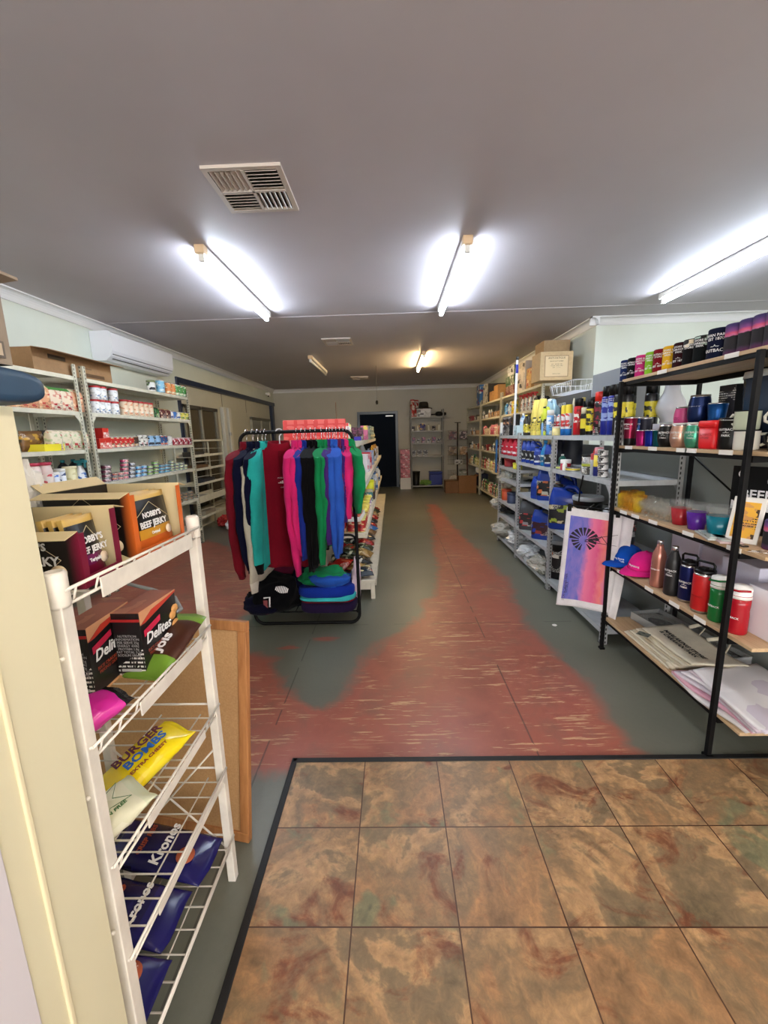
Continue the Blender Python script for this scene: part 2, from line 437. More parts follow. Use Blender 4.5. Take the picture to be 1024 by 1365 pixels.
# left wall: opening for the cool-room panels from Y 6.3 on
mb = MB(); mb.box(XL-.1, XL, YN, 6.25, 0, CEIL, W_GREEN); mb.box(XL-.1, XL, 6.25, YB, 2.36, CEIL, W_GREEN)
struct('wall_left', mb)
mb = MB(); mb.box(XL-.18, XL-.05, 6.25, YB, 0, 2.36, W_CREAM); struct('wall_left_recess', mb)
mb = MB(); mb.box(XL-.06, XL+.025, 6.25, YB, 2.275, 2.36, M_NAVY, ch=.004); mb.box(XL-.06, XL+.025, 11.12, 11.3, 0, 2.275, M_NAVY, ch=.004)
mb.box(XL-.06, XL+.02, 6.25, 6.33, 0, 2.275, M_NAVY, ch=.004)
struct('trim_5', mb)
mb = MB()
for y in (8.02, 9.33): mb.box(XL-.052, XL-.044, y-.008, y+.008, 1.9, 2.275, C(120, 118, 104))
mb.box(XL-.06, XL-.03, 6.33, 11.12, 0, .24, W_CREAM)
struct('trim_6', mb)
# glazed cool-room door
def cooldoor():
    d = empty('door_1', (XL-.045, 0, 0)); d['kind'] = 'structure'
    f = MB(); fr = C(150, 146, 130, rough=.35, metal=.4)
    for a, b in ((6.40, 6.46), (6.98, 7.03), (7.58, 7.66)): f.box(0, .05, a, b, .25, 1.98, fr, ch=.004)
    f.box(0, .05, 6.40, 7.66, 1.92, 1.98, C(70, 66, 58), ch=.004); f.box(0, .05, 6.40, 7.66, .25, .33, fr, ch=.004)
    obj('door_frame', f, d)
    for a, b in ((6.46, 6.98), (7.03, 7.58)):
        g = MB(); g.box(.012, .02, a, b, .33, 1.92, C(96, 84, 62, rough=.12, alpha=.35)); obj('glass_pane', g, d)
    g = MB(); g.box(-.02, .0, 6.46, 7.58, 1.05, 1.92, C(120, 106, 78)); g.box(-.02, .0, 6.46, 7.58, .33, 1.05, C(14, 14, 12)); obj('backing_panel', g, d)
cooldoor()
# second pale door with twin pull bars
d = empty('door_2', (XL-.045, 0, 0)); d['kind'] = 'structure'
f = MB(); f.box(0, .03, 8.25, 9.25, .25, 2.0, C(186, 184, 164, rough=.4), ch=.006); obj('door_leaf', f, d)
for y in (7.95, 8.2):
    f = MB(); f.box(0, .07, y-.07, y+.06, .25, 2.03, C(205, 204, 192, rough=.35), ch=.012); obj('door_rail', f, d)
f = MB(); f.box(.07, .10, 8.04, 8.12, 1.5, 1.56, M_ALU, ch=.006); f.box(.07, .09, 8.05, 8.1, .9, .98, M_ALU, ch=.006); obj('door_latch', f, d)
# servery window further along
d = empty('window_1', (XL-.045, 0, 0)); d['kind'] = 'structure'
f = MB(); fr = C(168, 166, 148, rough=.4)
f.box(0, .04, 9.5, 11.0, 1.86, 1.92, C(96, 94, 82), ch=.004); f.box(0, .04, 9.5, 11.0, .95, 1.0, fr, ch=.004)
for y in (9.5, 10.22, 10.94): f.box(0, .04, y, y+.06, 1.0, 1.86, fr, ch=.004)
obj('window_frame', f, d)
for a, b in ((9.56, 10.22), (10.28, 10.94)):
    g = MB(); g.box(.01, .02, a, b, 1.0, 1.86, C(120, 122, 108, rough=.15)); obj('window_pane', g, d)
mb = MB(); mb.box(XL-.1, XR+.1, YB, YB+.1, 0, CEIL, wallmat((186, 182, 168), 'painted_wall_back')); struct('wall_back', mb)
mb = MB(); mb.box(XR, XR+.1, 5.17, YB, 0, CEIL, W_GREEN); struct('wall_right', mb)
mb = MB(); mb.box(XR+.1, XE, 5.17, 5.27, 0, CEIL, W_GREEN); struct('wall_right_return', mb)
mb = MB(); mb.box(XE, XE+.1, YN, 5.27, 0, CEIL, W_GREEN); struct('wall_right_front', mb)
mb = MB(); mb.box(XL-.1, XE+.1, YN-.1, YN, 0, .55, W_CREAM); mb.box(XL-.1, XE+.1, YN-.1, YN, 2.45, CEIL, W_CREAM)  # unseen front wall; its open bays are added to let world light in
for x in (XL-.1, -1.1, 1.0, 2.9, XE-.1): mb.box(x, x+.12, YN-.1, YN, .55, 2.45, W_CREAM)
struct('wall_front', mb)
W_GREY = wallmat((150, 156, 152), 'painted_partition')
mb = MB(); mb.box(1.87, 1.92, .2, 5.0, 0, 1.28, W_GREY); struct('wall_partition', mb)
# cornices, coved profile
def cove(name, p0, p1, nx, ny):
    mb = MB(); prof = [(0, 0), (0, -.085), (.012, -.085), (.016, -.07)]+[(.016+.054*(1-math.cos(R(a))), -.07+.058*math.sin(R(a))) for a in (20, 40, 60, 80)]+[(.085, -.012), (.085, 0)]
    secs = []
    for p in (p0, p1):
        secs.append([(p[0]+nx*a, p[1]+ny*a, CEIL+b) for a, b in prof])
    mb.loft(secs, M_CORN, smooth=False); struct(name, mb)
cove('trim_7', (XL, YN), (XL, YB), 1, 0)
cove('trim_8', (XL, YB), (XR, YB), 0, -1)
cove('trim_9', (XR, 5.09), (XR, YB), -1, 0)
cove('trim_10', (XR-.085, 5.17), (XE, 5.17), 0, -1)
# back door
d = empty('door_3', (0, YB, 0)); d['kind'] = 'structure'
f = MB(); fm = C(92, 104, 118, rough=.35)
f.box(-.93, -.86, -.05, 0, 0, 2.06, fm, ch=.004); f.box(.10, .17, -.05, 0, 0, 2.06, fm, ch=.004); f.box(-.86, .10, -.05, 0, 1.99, 2.06, fm, ch=.004); obj('door_frame', f, d)
f = MB(); f.box(-.86, .10, -.025, 0, .01, 1.99, C(9, 20, 34, rough=.8, spec=.15)); obj('door_leaf', f, d)
f = MB(); f.box(-.16, .04, -.05, -.025, 1.92, 1.95, M_ALU, ch=.004); obj('door_closer', f, d)
f = MB(); f.tube([(-.78, -.03, 1.0), (-.78, -.07, 1.0), (-.68, -.07, 1.0)], .009, M_ALU); obj('door_handle', f, d)
mb = MB(); mb.box(-.93+0, XL, YB-.012, YB, 0, .07, C(40, 40, 42)); struct('baseboard_back', mb)
mb = MB(); mb.box(.17, XR, YB-.012, YB, 0, .07, C(40, 40, 42)); struct('baseboard_back_right', mb)

# ---------------------------------------------------------------- lamps
TUBE = EM((226, 240, 255), 27, 'tube_cool'); TUBE_ADDED = EM((255, 238, 215), 20, 'tube_added'); TUBEW = EM((255, 214, 150), 44, 'tube_warm'); TUBEO = C(214, 214, 210, rough=.3)
def batten(x, y0, y1, tube, label, end=True):
    L = (y1-y0)/2
    t = empty('fluorescent_light', (x, (y0+y1)/2, CEIL)); tag(t, label, 'ceiling light', 'fluorescent battens on the ceiling')
    w = C(226, 226, 222, rough=.4)
    b = MB(); b.box(-.032, .032, -L+.03, L-.03, -.045, 0, w, ch=.006); obj('batten', b, t)
    for s in (-1, 1):
        e = MB(); e.box(-.034, .034, s*L-.03, s*L+.03, -.055, 0, C(214, 186, 150, rough=.5) if s < 0 else w, ch=.006)  # near cap coloured warm to stand for lamplight on it
        e.box(-.018, .018, s*L-.012, s*L+.012, -.10, -.05, w, ch=.004); obj('end_cap', e, t)
    g = MB(); g.lathe([(.019, -L+.012), (.019, L-.012)], tube, seg=14); g.move(Matrix.Translation((0, 0, -.078)) @ Matrix.Rotation(R(-90), 4, 'X')); obj('light_tube', g, t)
batten(-1.25, 3.0, 4.47, TUBE, 'lit cool white fluorescent batten on the left of the ceiling, near the vent')
batten(.53, 3.02, 4.50, TUBE, 'lit cool white fluorescent batten over the middle of the aisle')
batten(2.66, 2.85, 4.34, TUBE, 'lit cool white fluorescent batten at the right edge, above the black shelving')
batten(-1.27, 6.85, 8.35, TUBEO, 'unlit fluorescent batten at the far left of the ceiling')
batten(.53, 6.8, 8.3, TUBEW, 'dim warm fluorescent batten toward the back wall, over the aisle')
batten(.53, -.9, .55, TUBE_ADDED, 'added unseen fluorescent batten over the tiled entry')  # out-of-view batten behind the camera, added to light the tiles
batten(2.66, -.9, .55, TUBE_ADDED, 'added unseen fluorescent batten over the right of the tiled entry')  # second added batten, also out of view, for the tiled area

# ceiling vents: 2 x 2 louvre fields
def vent(x, y, s, depth, label, near=True):
    t = empty('ceiling_vent', (x, y, CEIL)); tag(t, label, 'air vent', 'ceiling vents')
    fr = C(196, 186, 176, rough=.45); h = s/2; hd = depth/2
    f = MB(); w = .026
    f.box(-h, h, -hd, -hd+w, -.014, 0, fr); f.box(-h, h, hd-w, hd, -.014, 0, fr); f.box(-h, -h+w, -hd+w, hd-w, -.014, 0, fr); f.box(h-w, h, -hd+w, hd-w, -.014, 0, fr)
    f.box(-.007, .007, -hd+w, hd-w, -.016, 0, fr); f.box(-h+w, h-w, -.007, .007, -.016, 0, fr); obj('frame', f, t)
    b = MB(); b.box(-h+w, h-w, -hd+w, hd-w, -.002, 0, C(22, 18, 14)); obj('dark_shade_sheet', b, t)  # flat dark sheet standing in for the shade inside the duct
    for qx in (-1, 1):
        for qy in (-1, 1):
            cx, cy = qx*(h-w+.007)/2, qy*(hd-w+.007)/2; a = h-w-.012; c = hd-w-.012
            l = MB(); n = 6
            for i in range(n):
                k = (i+.5)/n-.5
                if qx*qy < 0: M = Matrix.Translation((cx, cy+k*c, -.008)) @ Matrix.Rotation(R(38), 4, 'X'); l.box(-a/2, a/2, -.012, .012, -.001, .001, fr, M=M)
                else: M = Matrix.Translation((cx+k*a, cy, -.008)) @ Matrix.Rotation(R(38*qx), 4, 'Y'); l.box(-.012, .012, -c/2, c/2, -.001, .001, fr, M=M)
            obj('louvre_field', l, t)
vent(-.69, 2.395, .385, .40, 'square louvred ceiling vent nearest the entry, four slat fields')
vent(-.71, 5.93, .385, .42, 'square louvred ceiling vent in the middle of the ceiling')
vent(-.68, 9.53, .385, .42, 'square louvred ceiling vent farthest away, near the back wall')

w = SC.world = bpy.data.worlds.new('world'); w.use_nodes = True
w.node_tree.nodes['Background'].inputs[0].default_value = (1, .97, .96, 1); w.node_tree.nodes['Background'].inputs[1].default_value = 2.2
# ---------------------------------------------------------------- shelving
SL_CREAM = slotted((206, 204, 184), 'slotted_cream'); SL_GREY = slotted((182, 184, 184), 'slotted_grey')
B_CREAM = C(212, 210, 192, rough=.4, var=.06, name='shelf_cream'); B_GREY = C(184, 188, 190, rough=.4, var=.06, name='shelf_grey')
def shelving(label, x0, x1, posts, levels, ztop, post_m, board_m, zfoot=0, brace=True, cat='shelving', w=.035):
    """posts: Y positions; levels: one list of board heights per bay"""
    cx = (x0+x1)/2
    t = empty('shelving_unit', (cx, posts[0], 0)); tag(t, label, cat)
    tp = ztop if isinstance(ztop, (list, tuple)) else [ztop]*len(posts)
    for i, y in enumerate(posts):
        for s, x in ((1, x0), (-1, x1)):
            p = MB(); d = 1 if i < len(posts)-1 else -1
            p.box(-.001 if s > 0 else -.001, .0015, min(0, d*w), max(0, d*w), 0, tp[i], post_m); p.box(min(0, s*w), max(0, s*w), -.001, .0015, 0, tp[i], post_m)
            p.box(min(-.004*s, s*(w+.01)), max(-.004*s, s*(w+.01)), min(0, d*(w+.008)), max(0, d*(w+.008)), 0, .006, C(70, 70, 68))
            obj('post', p, t, loc=(x-cx, y-posts[0], zfoot))
    for i in range(len(posts)-1):
        a, b = posts[i]-posts[0]+.004, posts[i+1]-posts[0]-.004
        for z in levels[i]:
            p = MB(); p.box(x0-cx+.003, x1-cx-.003, a, b, z+.012, z+.015, board_m)
            p.box(x0-cx+.002, x0-cx+.005, a, b, z-.018, z+.015, board_m); p.box(x1-cx-.005, x1-cx-.002, a, b, z-.018, z+.015, board_m)
            p.box(x0-cx+.005, x1-cx-.005, a, a+.003, z-.018, z+.012, board_m); p.box(x0-cx+.005, x1-cx-.005, b-.003, b, z-.018, z+.012, board_m)
            obj('shelf_board', p, t)
    if brace:
        for i in (range(len(posts)) if brace != 'ends' else (0, len(posts)-1)):
            y = posts[i]-posts[0]; sg = 1 if i < len(posts)-1 else -1
            for zz in (levels[min(i, len(levels)-1)][1], levels[min(i, len(levels)-1)][-2]):
                for (x, s) in ((x0-cx, 1), (x1-cx, -1)):
                    p = MB()
                    p.v += [(x+s*.001, y+sg*.03, zz-.02), (x+s*.001, y+sg*.09, zz-.02), (x+s*.001, y+sg*.03, zz-.085), (x+s*.003, y+sg*.03, zz-.02), (x+s*.003, y+sg*.09, zz-.02), (x+s*.003, y+sg*.03, zz-.085)]
                    b = len(p.v)-6
                    for q in ((0, 1, 2), (5, 4, 3), (0, 3, 4, 1), (1, 4, 5, 2), (2, 5, 3, 0)): p.face([b+k for k in q], board_m)
                    obj('corner_brace', p, t)
    return t
ZL = [.20, .625, 1.035, 1.355, 1.68, 1.975]
u1 = shelving('narrow cream steel shelving against the left wall, nearest the entry', -3.14, -2.70, [2.66, 3.635], [ZL], 2.09, SL_CREAM, B_CREAM)
u2 = shelving('wide cream steel shelving on the left wall, under the air conditioner', -3.14, -2.70, [3.715, 5.61], [ZL], 2.09, SL_CREAM, B_CREAM)
p = MB(); p.box(-.2, -.19, .90, .93, 1.4, 1.95, B_CREAM, M=Matrix.Translation((0, .0, 0))); obj('upright_strip', p, u1)
ZR = [.15, .635, 1.03, 1.365, 1.705, 2.025]
shelving('carton-topped cream shelving on the right wall, behind the grey shelving', 2.0, 2.385, [5.68, 7.735], [ZR], 2.13, SL_CREAM, B_CREAM)
shelving('cream steel shelving in the middle of the right wall row', 2.0, 2.385, [7.80, 9.50], [ZR], 2.13, SL_CREAM, B_CREAM)
shelving('cream steel shelving in the far right corner', 2.0, 2.385, [9.57, 11.2], [ZR], 2.10, SL_CREAM, B_CREAM)
GZ = [[.09, .575, 1.085, 1.365], [.06, .36, .745, 1.085, 1.365], [.07, .36, .55, .835, .985, 1.13, 1.365]]
gs = shelving('grey slotted steel shelving beside the aisle with oil and chemicals', 1.372, 1.80, [2.575, 3.575, 4.555, 5.365], GZ, [1.47, 1.41, 1.41, 1.41], SL_GREY, B_GREY)
shelving('grey steel shelving against the back wall, beside the dark door', .49, 1.36, [10.95, 11.33], [[.06, .85, 1.18, 1.50, 1.86]], 2.06, slotted((128, 126, 118), 'slotted_far'), C(150, 150, 142, rough=.4), brace=False)
for m in [o for o in COL.objects if o.name.startswith('post')]: pass

# black-framed timber shelf (right front)
BX0, BX1, BY0, BY1 = 1.36, 1.80, 1.48, 2.545
T_BS = empty('display_shelf', ((BX0+BX1)/2, 2.0, 0)); tag(T_BS, 'black metal display shelf with timber boards at the right, beside the tiles', 'shelving')
WOOD = NT('pale_ply'); _o = WOOD.coords(); _n = WOOD.noise(_o, 5, 5, .6, scl=(12, 1, 12), dist=.3)
WOOD.link(WOOD.ramp(_n, [(.3, (176, 146, 112)), (.7, (206, 178, 140))]), WOOD.b.inputs['Base Color']); WOOD.set('Roughness', .55)
BZ = [.20, .565, .93, 1.31, 1.692]
for y in (1.60, 2.525):
    for x in (BX0-.012, BX1):
        p = MB(); p.box(x-.010, x+.010, y-.010, y+.010, 0, 1.69, M_BLACK, ch=.002); p.box(x-.015, x+.015, y-.015, y+.015, 0, .012, M_BLACK)
        obj('post', p, T_BS, loc=tuple(-v for v in T_BS.location))
for z in BZ:
    p = MB(); p.box(BX0+.003, BX1-.014, BY0, BY1, z-.004, z+.012, WOOD.m, ch=.002)
    b = obj('shelf_board', p, T_BS, loc=tuple(-v for v in T_BS.location))
    p = MB(); p.box(BX0+.006, BX0+.026, 1.61, 2.515, z-.022, z-.004, M_BLACK); p.box(BX1-.036, BX1-.016, 1.61, 2.515, z-.03, z-.004, M_BLACK)
    p.box(BX0+.003, BX1-.014, 1.59, 1.61, z-.03, z-.004, M_BLACK); p.box(BX0+.003, BX1-.014, 2.515, 2.53, z-.03, z-.004, M_BLACK)
    obj('shelf_frame', p, T_BS, loc=tuple(-v for v in T_BS.location))
p = MB(); p.tube([(BX1-.005, 2.51, 1.25), (BX1-.005, 1.95, .94)], .005, M_BLACK, 6); p.tube([(BX1-.005, 2.51, .62), (BX1-.005, 1.95, .93)], .005, M_BLACK, 6)
obj('diagonal_brace', p, T_BS, loc=tuple(-v for v in T_BS.location))
TAGM = C(238, 236, 230, rough=.6)
for z, ys in ((1.692, (1.75, 2.18)), (1.31, (1.72, 1.92, 1.98, 2.2, 2.42)), (.93, (1.62, 1.88, 2.14, 2.3, 2.42)), (.565, (1.75, 1.92, 2.12, 2.4))):
    for y in ys:
        p = MB(); p.box(BX0-.001, BX0+.002, y-.035, y+.035, z-.006, z+.013, TAGM); obj('price_label', p, T_BS, loc=tuple(-v for v in T_BS.location))

# ---------------------------------------------------------------- left front: half-height partition, capped in navy
mb = MB(); PM_ = wallmat((224, 218, 186), 'cream_panelling', .03)
mb.box(-1.6, -.545, .20, .598, 0, 1.475, PM_)
struct('wall_left_partition', mb)
mb = MB(); mb.box(-.548, -.541, .494, .502, 0, 1.47, C(232, 222, 186, rough=.4), ch=.002); struct('trim_11', mb)
mb = MB(); mb.box(-.548, -.541, .20, .452, 0, 1.10, C(212, 208, 214, rough=.5), ch=.002); struct('trim_12', mb)
mb = MB()
secs = []
for i in range(9):
    a = i/8*math.pi/2; s = .5+.5*max(0, math.cos(a))**.4; x = -.56+.035*math.sin(a)
    secs.append([(x, .41+.235*(.86+.14*s)*math.copysign(abs(math.cos(t))**.22, math.cos(t)), 1.503+.027*s*math.copysign(abs(math.sin(t))**.7, math.sin(t))) for t in [2*math.pi*k/28 for k in range(28)]])
mb.loft([[(-1.6, y, z) for _, y, z in secs[0]]]+secs, C(40, 66, 92, rough=.4, var=.12)); struct('trim_13', mb)

# open carton standing on the cap
def carton(name, w, d, h, m, flaps=True, tape=True, loc=(0, 0, 0), rz=0, flapang=(30, 55, 40, 20), flen=None):
    t = empty(name, loc, rz); b = MB(); k = .004
    b.box(-w/2, w/2, -d/2, d/2, 0, k, m)
    b.box(-w/2, w/2, -d/2, -d/2+k, k, h, m); b.box(-w/2, w/2, d/2-k, d/2, k, h, m); b.box(-w/2, -w/2+k, -d/2+k, d/2-k, k, h, m); b.box(w/2-k, w/2, -d/2+k, d/2-k, k, h, m)
    if not flaps: b.box(-w/2, w/2, -d/2, d/2, h-k, h, m)
    obj('carton_body', b, t)
    if flaps:
        L = flen or min(w, d)/2*.9
        for i, (sx, sy) in enumerate(((0, -1), (1, 0), (0, 1), (-1, 0))):
            an = flapang[i]
            if an is None: continue
            f = MB()
            if sx == 0:
                M = Matrix.Translation((0, sy*d/2, h)) @ Matrix.Rotation(R(-sy*(90-an) if False else 0), 4, 'X')
                f.box(-w/2, w/2, 0, k, 0, L, m)
                M = Matrix.Translation((0, sy*(d/2-k/2), h)) @ Matrix.Rotation(R(-sy*an), 4, 'X')
            else:
                f.box(0, k, -d/2, d/2, 0, L, m)
                M = Matrix.Translation((sx*(w/2-k/2), 0, h)) @ Matrix.Rotation(R(sx*an), 4, 'Y')
            f.move(M); obj('flap', f, t)
    elif tape:
        f = MB(); f.box(-w/2-.001, w/2+.001, -.03, .03, h-.0005, h+.001, C(190, 160, 110, rough=.3)); obj('packing_tape', f, t)
    return t
t = carton('cardboard_box', .34, .38, .11, cardboard((150, 138, 124)), loc=(-.70, .405, 1.5305), flapang=(None, 84, 60, None), flen=.03); tag(t, 'open cardboard box on the navy-capped partition at the left edge', 'cardboard box')
f = MB(); f.box(.169, .1715, .06, .18, .008, .03, C(96, 88, 80)); f.box(.1712, .1722, .064, .176, .011, .027, C(178, 162, 142)); obj('printed_stamp', f, t)

# ---------------------------------------------------------------- white wire snack rack
WR = empty('wire_snack_rack', (-.73, .86, 0)); tag(WR, 'white wire snack rack with sloping basket shelves, beside the cream partition', 'display rack')
RW = C(228, 222, 210, rough=.45, var=.07, name='chipped_white_enamel')
def wpart(name, mb): return obj(name, mb, WR, loc=(.73, -.86, 0))
RX0, RX1, RY0, RY1 = -.90, -.545, .63, 1.10
for x, y in ((RX1-.012, RY0), (RX1-.012, RY1), (RX0, RY0+.01), (RX0, RY1)):
    p = MB(); p.box(x-.0125, x+.0125, y-.0125, y+.0125, 0, 1.20 if x > -.7 else 1.3, RW, ch=.002)
    p.lathe([(.016, 1.155), (.0175, 1.16), (.0175, 1.212), (.014, 1.217), (.011, 1.217), (.010, 1.20)], RW, c=(x, y), seg=14)
    q = wpart('post', p)
p = MB()
for z in (1.07, .80, .5, .22):
    p.box(-.572, -.567, .600, .625, z-.02, z+.02, RW, ch=.001); p.lathe([(.004, 0), (.004, .004), (.002, .006)], C(240, 236, 226), seg=10, tilt=Matrix.Translation((-.5675+.012, .616, z)) @ Matrix.Rotation(R(90), 4, 'X'))
wpart('mounting_bracket', p)
RZ = [1.155, .862, .607, .385, .135]
for i, z in enumerate(RZ):
    p = MB(); r = .0022
    n = 9
    for k in range(n):
        y = RY0+.02+(RY1-RY0-.04)*k/(n-1); p.tube([(RX0+.01, y, z), (RX1-.012, y, z), (RX1-.004, y, z+.004), (RX1+.004, y, z+.028)], r, RW, 5)
    for x in (RX0+.01, -.72, -.60): p.tube([(x, RY0, z-.003), (x, RY1, z-.003)], r, RW, 5)
    for x, zz, rr in ((RX1+.004, z+.03, .0032), (RX1-.004, z+.002, .003)): p.tube([(x, RY0-.004, zz), (x, RY1+.004, zz)], rr, RW, 6)
    p.tube([(RX0+.01, RY1+.004, z+.03), (RX1+.004, RY1+.004, z+.03)], .0032, RW, 6); p.tube([(RX0+.01, RY0-.004, z+.03), (RX1+.004, RY0-.004, z+.03)], .0032, RW, 6)
    wpart('basket_shelf', p)
    if i < 4:
        p = MB(); a, b = ((RY0+.075, RY1-.05), (RY0+.13, RY1-.06), (RY0+.10, RY1-.10), (RY0+.09, RY1-.02))[i]; w_ = (.032, .026, .018, .014)[i]
        p.box(RX1+.004, RX1+.0075, a, b, z-w_+.018, z+.024, RW, ch=.001); wpart('price_rail', p)
p = MB(); p.tube([(RX0, RY1, .12), (RX1-.012, RY1+.0, .50)], .003, RW, 6); p.tube([(RX1-.02, RY1, .12), (RX0, RY1, .50)], .003, RW, 6)
wpart('cross_brace', p)

# pin board leaning behind the rack
CORK = NT('cork_sheet'); _o = CORK.coords(); _n = CORK.noise(_o, 160, 4, .7); _g = CORK.noise(_o, 3, 3)
CORK.link(CORK.mix(.5, CORK.ramp(_n, [(.3, (168, 124, 80)), (.7, (206, 166, 116))]), CORK.ramp(_g, [(.3, (176, 132, 88)), (.7, (200, 158, 108))])), CORK.b.inputs['Base Color']); CORK.set('Roughness', .9)
FRW = NT('pine_frame'); _o = FRW.coords(); _n = FRW.noise(_o, 6, 5, .6, scl=(8, 8, 1), dist=.4)
FRW.link(FRW.ramp(_n, [(.3, (150, 96, 52)), (.7, (186, 130, 80))]), FRW.b.inputs['Base Color']); FRW.set('Roughness', .45)
t = empty('pin_board', (-.885, 1.29, .002), rot=(R(-8), 0, R(-11+0))); tag(t, 'wood-framed cork pin board leaning behind the white wire rack', 'pin board')
w, h = .70, .80
for a in ((-w/2, w/2, 0, .035), (-w/2, w/2, h-.035, h), (-w/2, -w/2+.035, .035, h-.035), (w/2-.035, w/2, .035, h-.035)):
    p = MB(); p.box(a[0], a[1], -.012, .012, a[2], a[3], FRW.m, ch=.003); obj('frame_rail', p, t)
p = MB(); p.box(-w/2+.03, w/2-.03, -.004, .008, .03, h-.03, CORK.m); obj('cork_panel', p, t)

# ---------------------------------------------------------------- white gondola in the middle
GN = empty('gondola_shelving', (-.62, 3.45, 0)); tag(GN, 'white double-sided gondola shelving in the middle of the shop', 'shelving')
GW = C(216, 210, 192, rough=.45, var=.06, name='gondola_white')
def gpart(name, mb): return obj(name, mb, GN, loc=(.62, -3.45, 0))
p = MB(); p.box(-.645, -.615, 3.5, 8.75, .1, 1.35, C(180, 176, 160)); gpart('centre_panel', p)
for y in (3.5, 4.8, 6.1, 7.4, 8.75):
    p = MB(); p.box(-.655, -.605, y-.02, y+.02, 0, 1.36, GW, ch=.003); gpart('upright', p)
for x0, x1 in ((-.60, -.165), (-1.10, -.66)):
    p = MB(); p.box(x0, x1, 3.42, 8.8, .155, .18, GW, ch=.003); p.box(x0, x1-.02, 3.44, 3.46, .085, .155, GW, ch=.003); p.box(x1-.012 if x1 > -.3 else x0, x1 if x1 > -.3 else x0+.012, 3.42, 8.8, .13, .19, GW, ch=.002); gpart('base_shelf', p)
for x, y in ((-.20, 3.45), (-.20, 6.1), (-.20, 8.7), (-1.07, 3.45), (-1.07, 6.1), (-1.07, 8.7)):
    p = MB(); p.box(x-.018, x+.018, y-.018, y+.018, 0, .155, GW, ch=.003); gpart('foot', p)
for z, xo, ya in ((.60, .235, 3.42), (1.02, .235, 3.5), (1.365, .34, 3.48)):
    for s in (1, -1):
        x1 = -.63+s*(.63-xo); a, b = sorted((-.63+s*.02, x1))
        for k, (y0, y1) in enumerate(((ya, 4.79), (4.81, 6.09), (6.11, 7.39), (7.41, 8.6))):
            p = MB(); p.box(a, b, y0, y1, z-.004, z, GW, ch=.001); e0, e1 = sorted((x1-s*.006, x1)); p.box(e0, e1, y0, y1, z-.045, z+.006, GW, ch=.001)
            for yy in (y0+.005, y1-.02):
                p.box(a, b-.01 if s > 0 else b, yy, yy+.012, z-.04, z-.004, GW)
            gpart('shelf', p)
mb = MB()

# ---------------------------------------------------------------- garment rack
GR = empty('garment_rack', (-.68, 3.1, 0)); tag(GR, 'black tubular garment rack holding hanging fleeces and folded tops', 'clothes rack')
def rpart(name, mb): return obj(name, mb, GR, loc=(.68, -3.1, 0))
def loop(y, x0, x1, z0, z1, r, rad=.0125):
    pts = arc((x0+r, y, z0+r), r, 180, 270, 6)+arc((x1-r, y, z0+r), r, 270, 360, 6)+arc((x1-r, y, z1-r), r, 0, 90, 6)+arc((x0+r, y, z1-r), r, 90, 180, 6)
    m = MB(); m.tube(pts, rad, M_BLACK, 10, closed=True); return m
rpart('main_loop', loop(2.95, -1.085, -.28, .014, 1.465, .07))
pts = [(-1.07, 3.33, .014), (-.30, 3.33, .014)]
rpart('rear_leg_frame', loop(3.30, -1.05, -.315, .014, .62, .06, .010))
for x in (-1.07, -.295):
    p = MB(); p.tube([(x, 2.95, .10), (x, 3.30, .10)], .009, M_BLACK, 8); p.tube([(x, 2.95, .95), (x+(.015 if x < -.6 else -.015), 3.30, .55)], .007, M_BLACK, 8); rpart('side_brace', p)
p = MB()
for k in range(9): p.tube([(-1.06+k*.095, 2.96, .105), (-1.06+k*.095, 3.29, .105)], .004, M_BLACK, 6)
p.tube([(-1.07, 2.965, .10), (-.295, 2.965, .10)], .006, M_BLACK, 6); p.tube([(-1.07, 3.285, .10), (-.295, 3.285, .10)], .006, M_BLACK, 6)
rpart('wire_tray', p)

# ---------------------------------------------------------------- left background: white tubular basket rack, split AC, camera
t = empty('bread_rack', (-3.0, 6.4, 0)); tag(t, 'cream tubular rack of empty trays beyond the left shelving', 'display rack')
p = MB()
for x in (-3.13, -2.88):
    pts = [(x, 5.90, 0), (x, 5.90, 1.36)]+[(x, 5.96-.06*math.cos(a), 1.36+.06*math.sin(a)) for a in (.5, 1.0, 1.57)]+[(x, 6.94+.06*math.sin(a), 1.36+.06*math.cos(a)) for a in (0.01, .6, 1.1, 1.57)]+[(x, 7.0, 0)]
    q = MB(); q.tube([(a+3.0, b-6.4, c) for a, b, c in pts], .016, B_CREAM, 8); obj('tube_frame', q, t)
for i, z in enumerate((1.18, .98, .76, .50, .26)):
    q = MB(); zz = .10 if i in (3,) else .035
    q.box(-.12, .12, -.48, .58, z, z+.006, B_CREAM); q.box(.115, .125, -.48, .58, z, z+zz, B_CREAM); q.box(-.125, -.115, -.48, .58, z, z+zz, B_CREAM)
    q.tube([(.10, -.45, z+.13), (.11, .55, z+.11)], .004, B_CREAM, 6)
    obj('tray_shelf', q, t)
t = empty('air_conditioner', (XL+.005, 5.17, 2.29)); tag(t, 'white split-system air conditioner high on the left wall', 'air conditioner')
q = MB(); ring = []
AC = C(222, 224, 230, rough=.3)
prof = [(0, 0), (.14, .0), (.20, .045), (.225, .10), (.23, .28), (.20, .30), (0, .30)]
q.loft([[(x, -.62, z) for x, z in prof], [(x, -.61, z*1.0) for x, z in prof], [(x, .61, z) for x, z in prof], [(x, .62, z) for x, z in prof]], AC, smooth=False); obj('casing', q, t)
q = MB(); q.box(.15, .222, -.60, .60, .062, .067, C(120, 122, 126)); q.box(.14, .19, -.56, .56, .022, .027, C(90, 92, 94)); obj('air_flap', q, t)
q = MB(); q.lathe([(.03, 0), (.032, .006), (.02, .012)], M_WHITE, tilt=Matrix.Translation((.19, .13, .055)) @ Matrix.Rotation(R(120), 4, 'Y')); obj('sensor_dome', q, t)
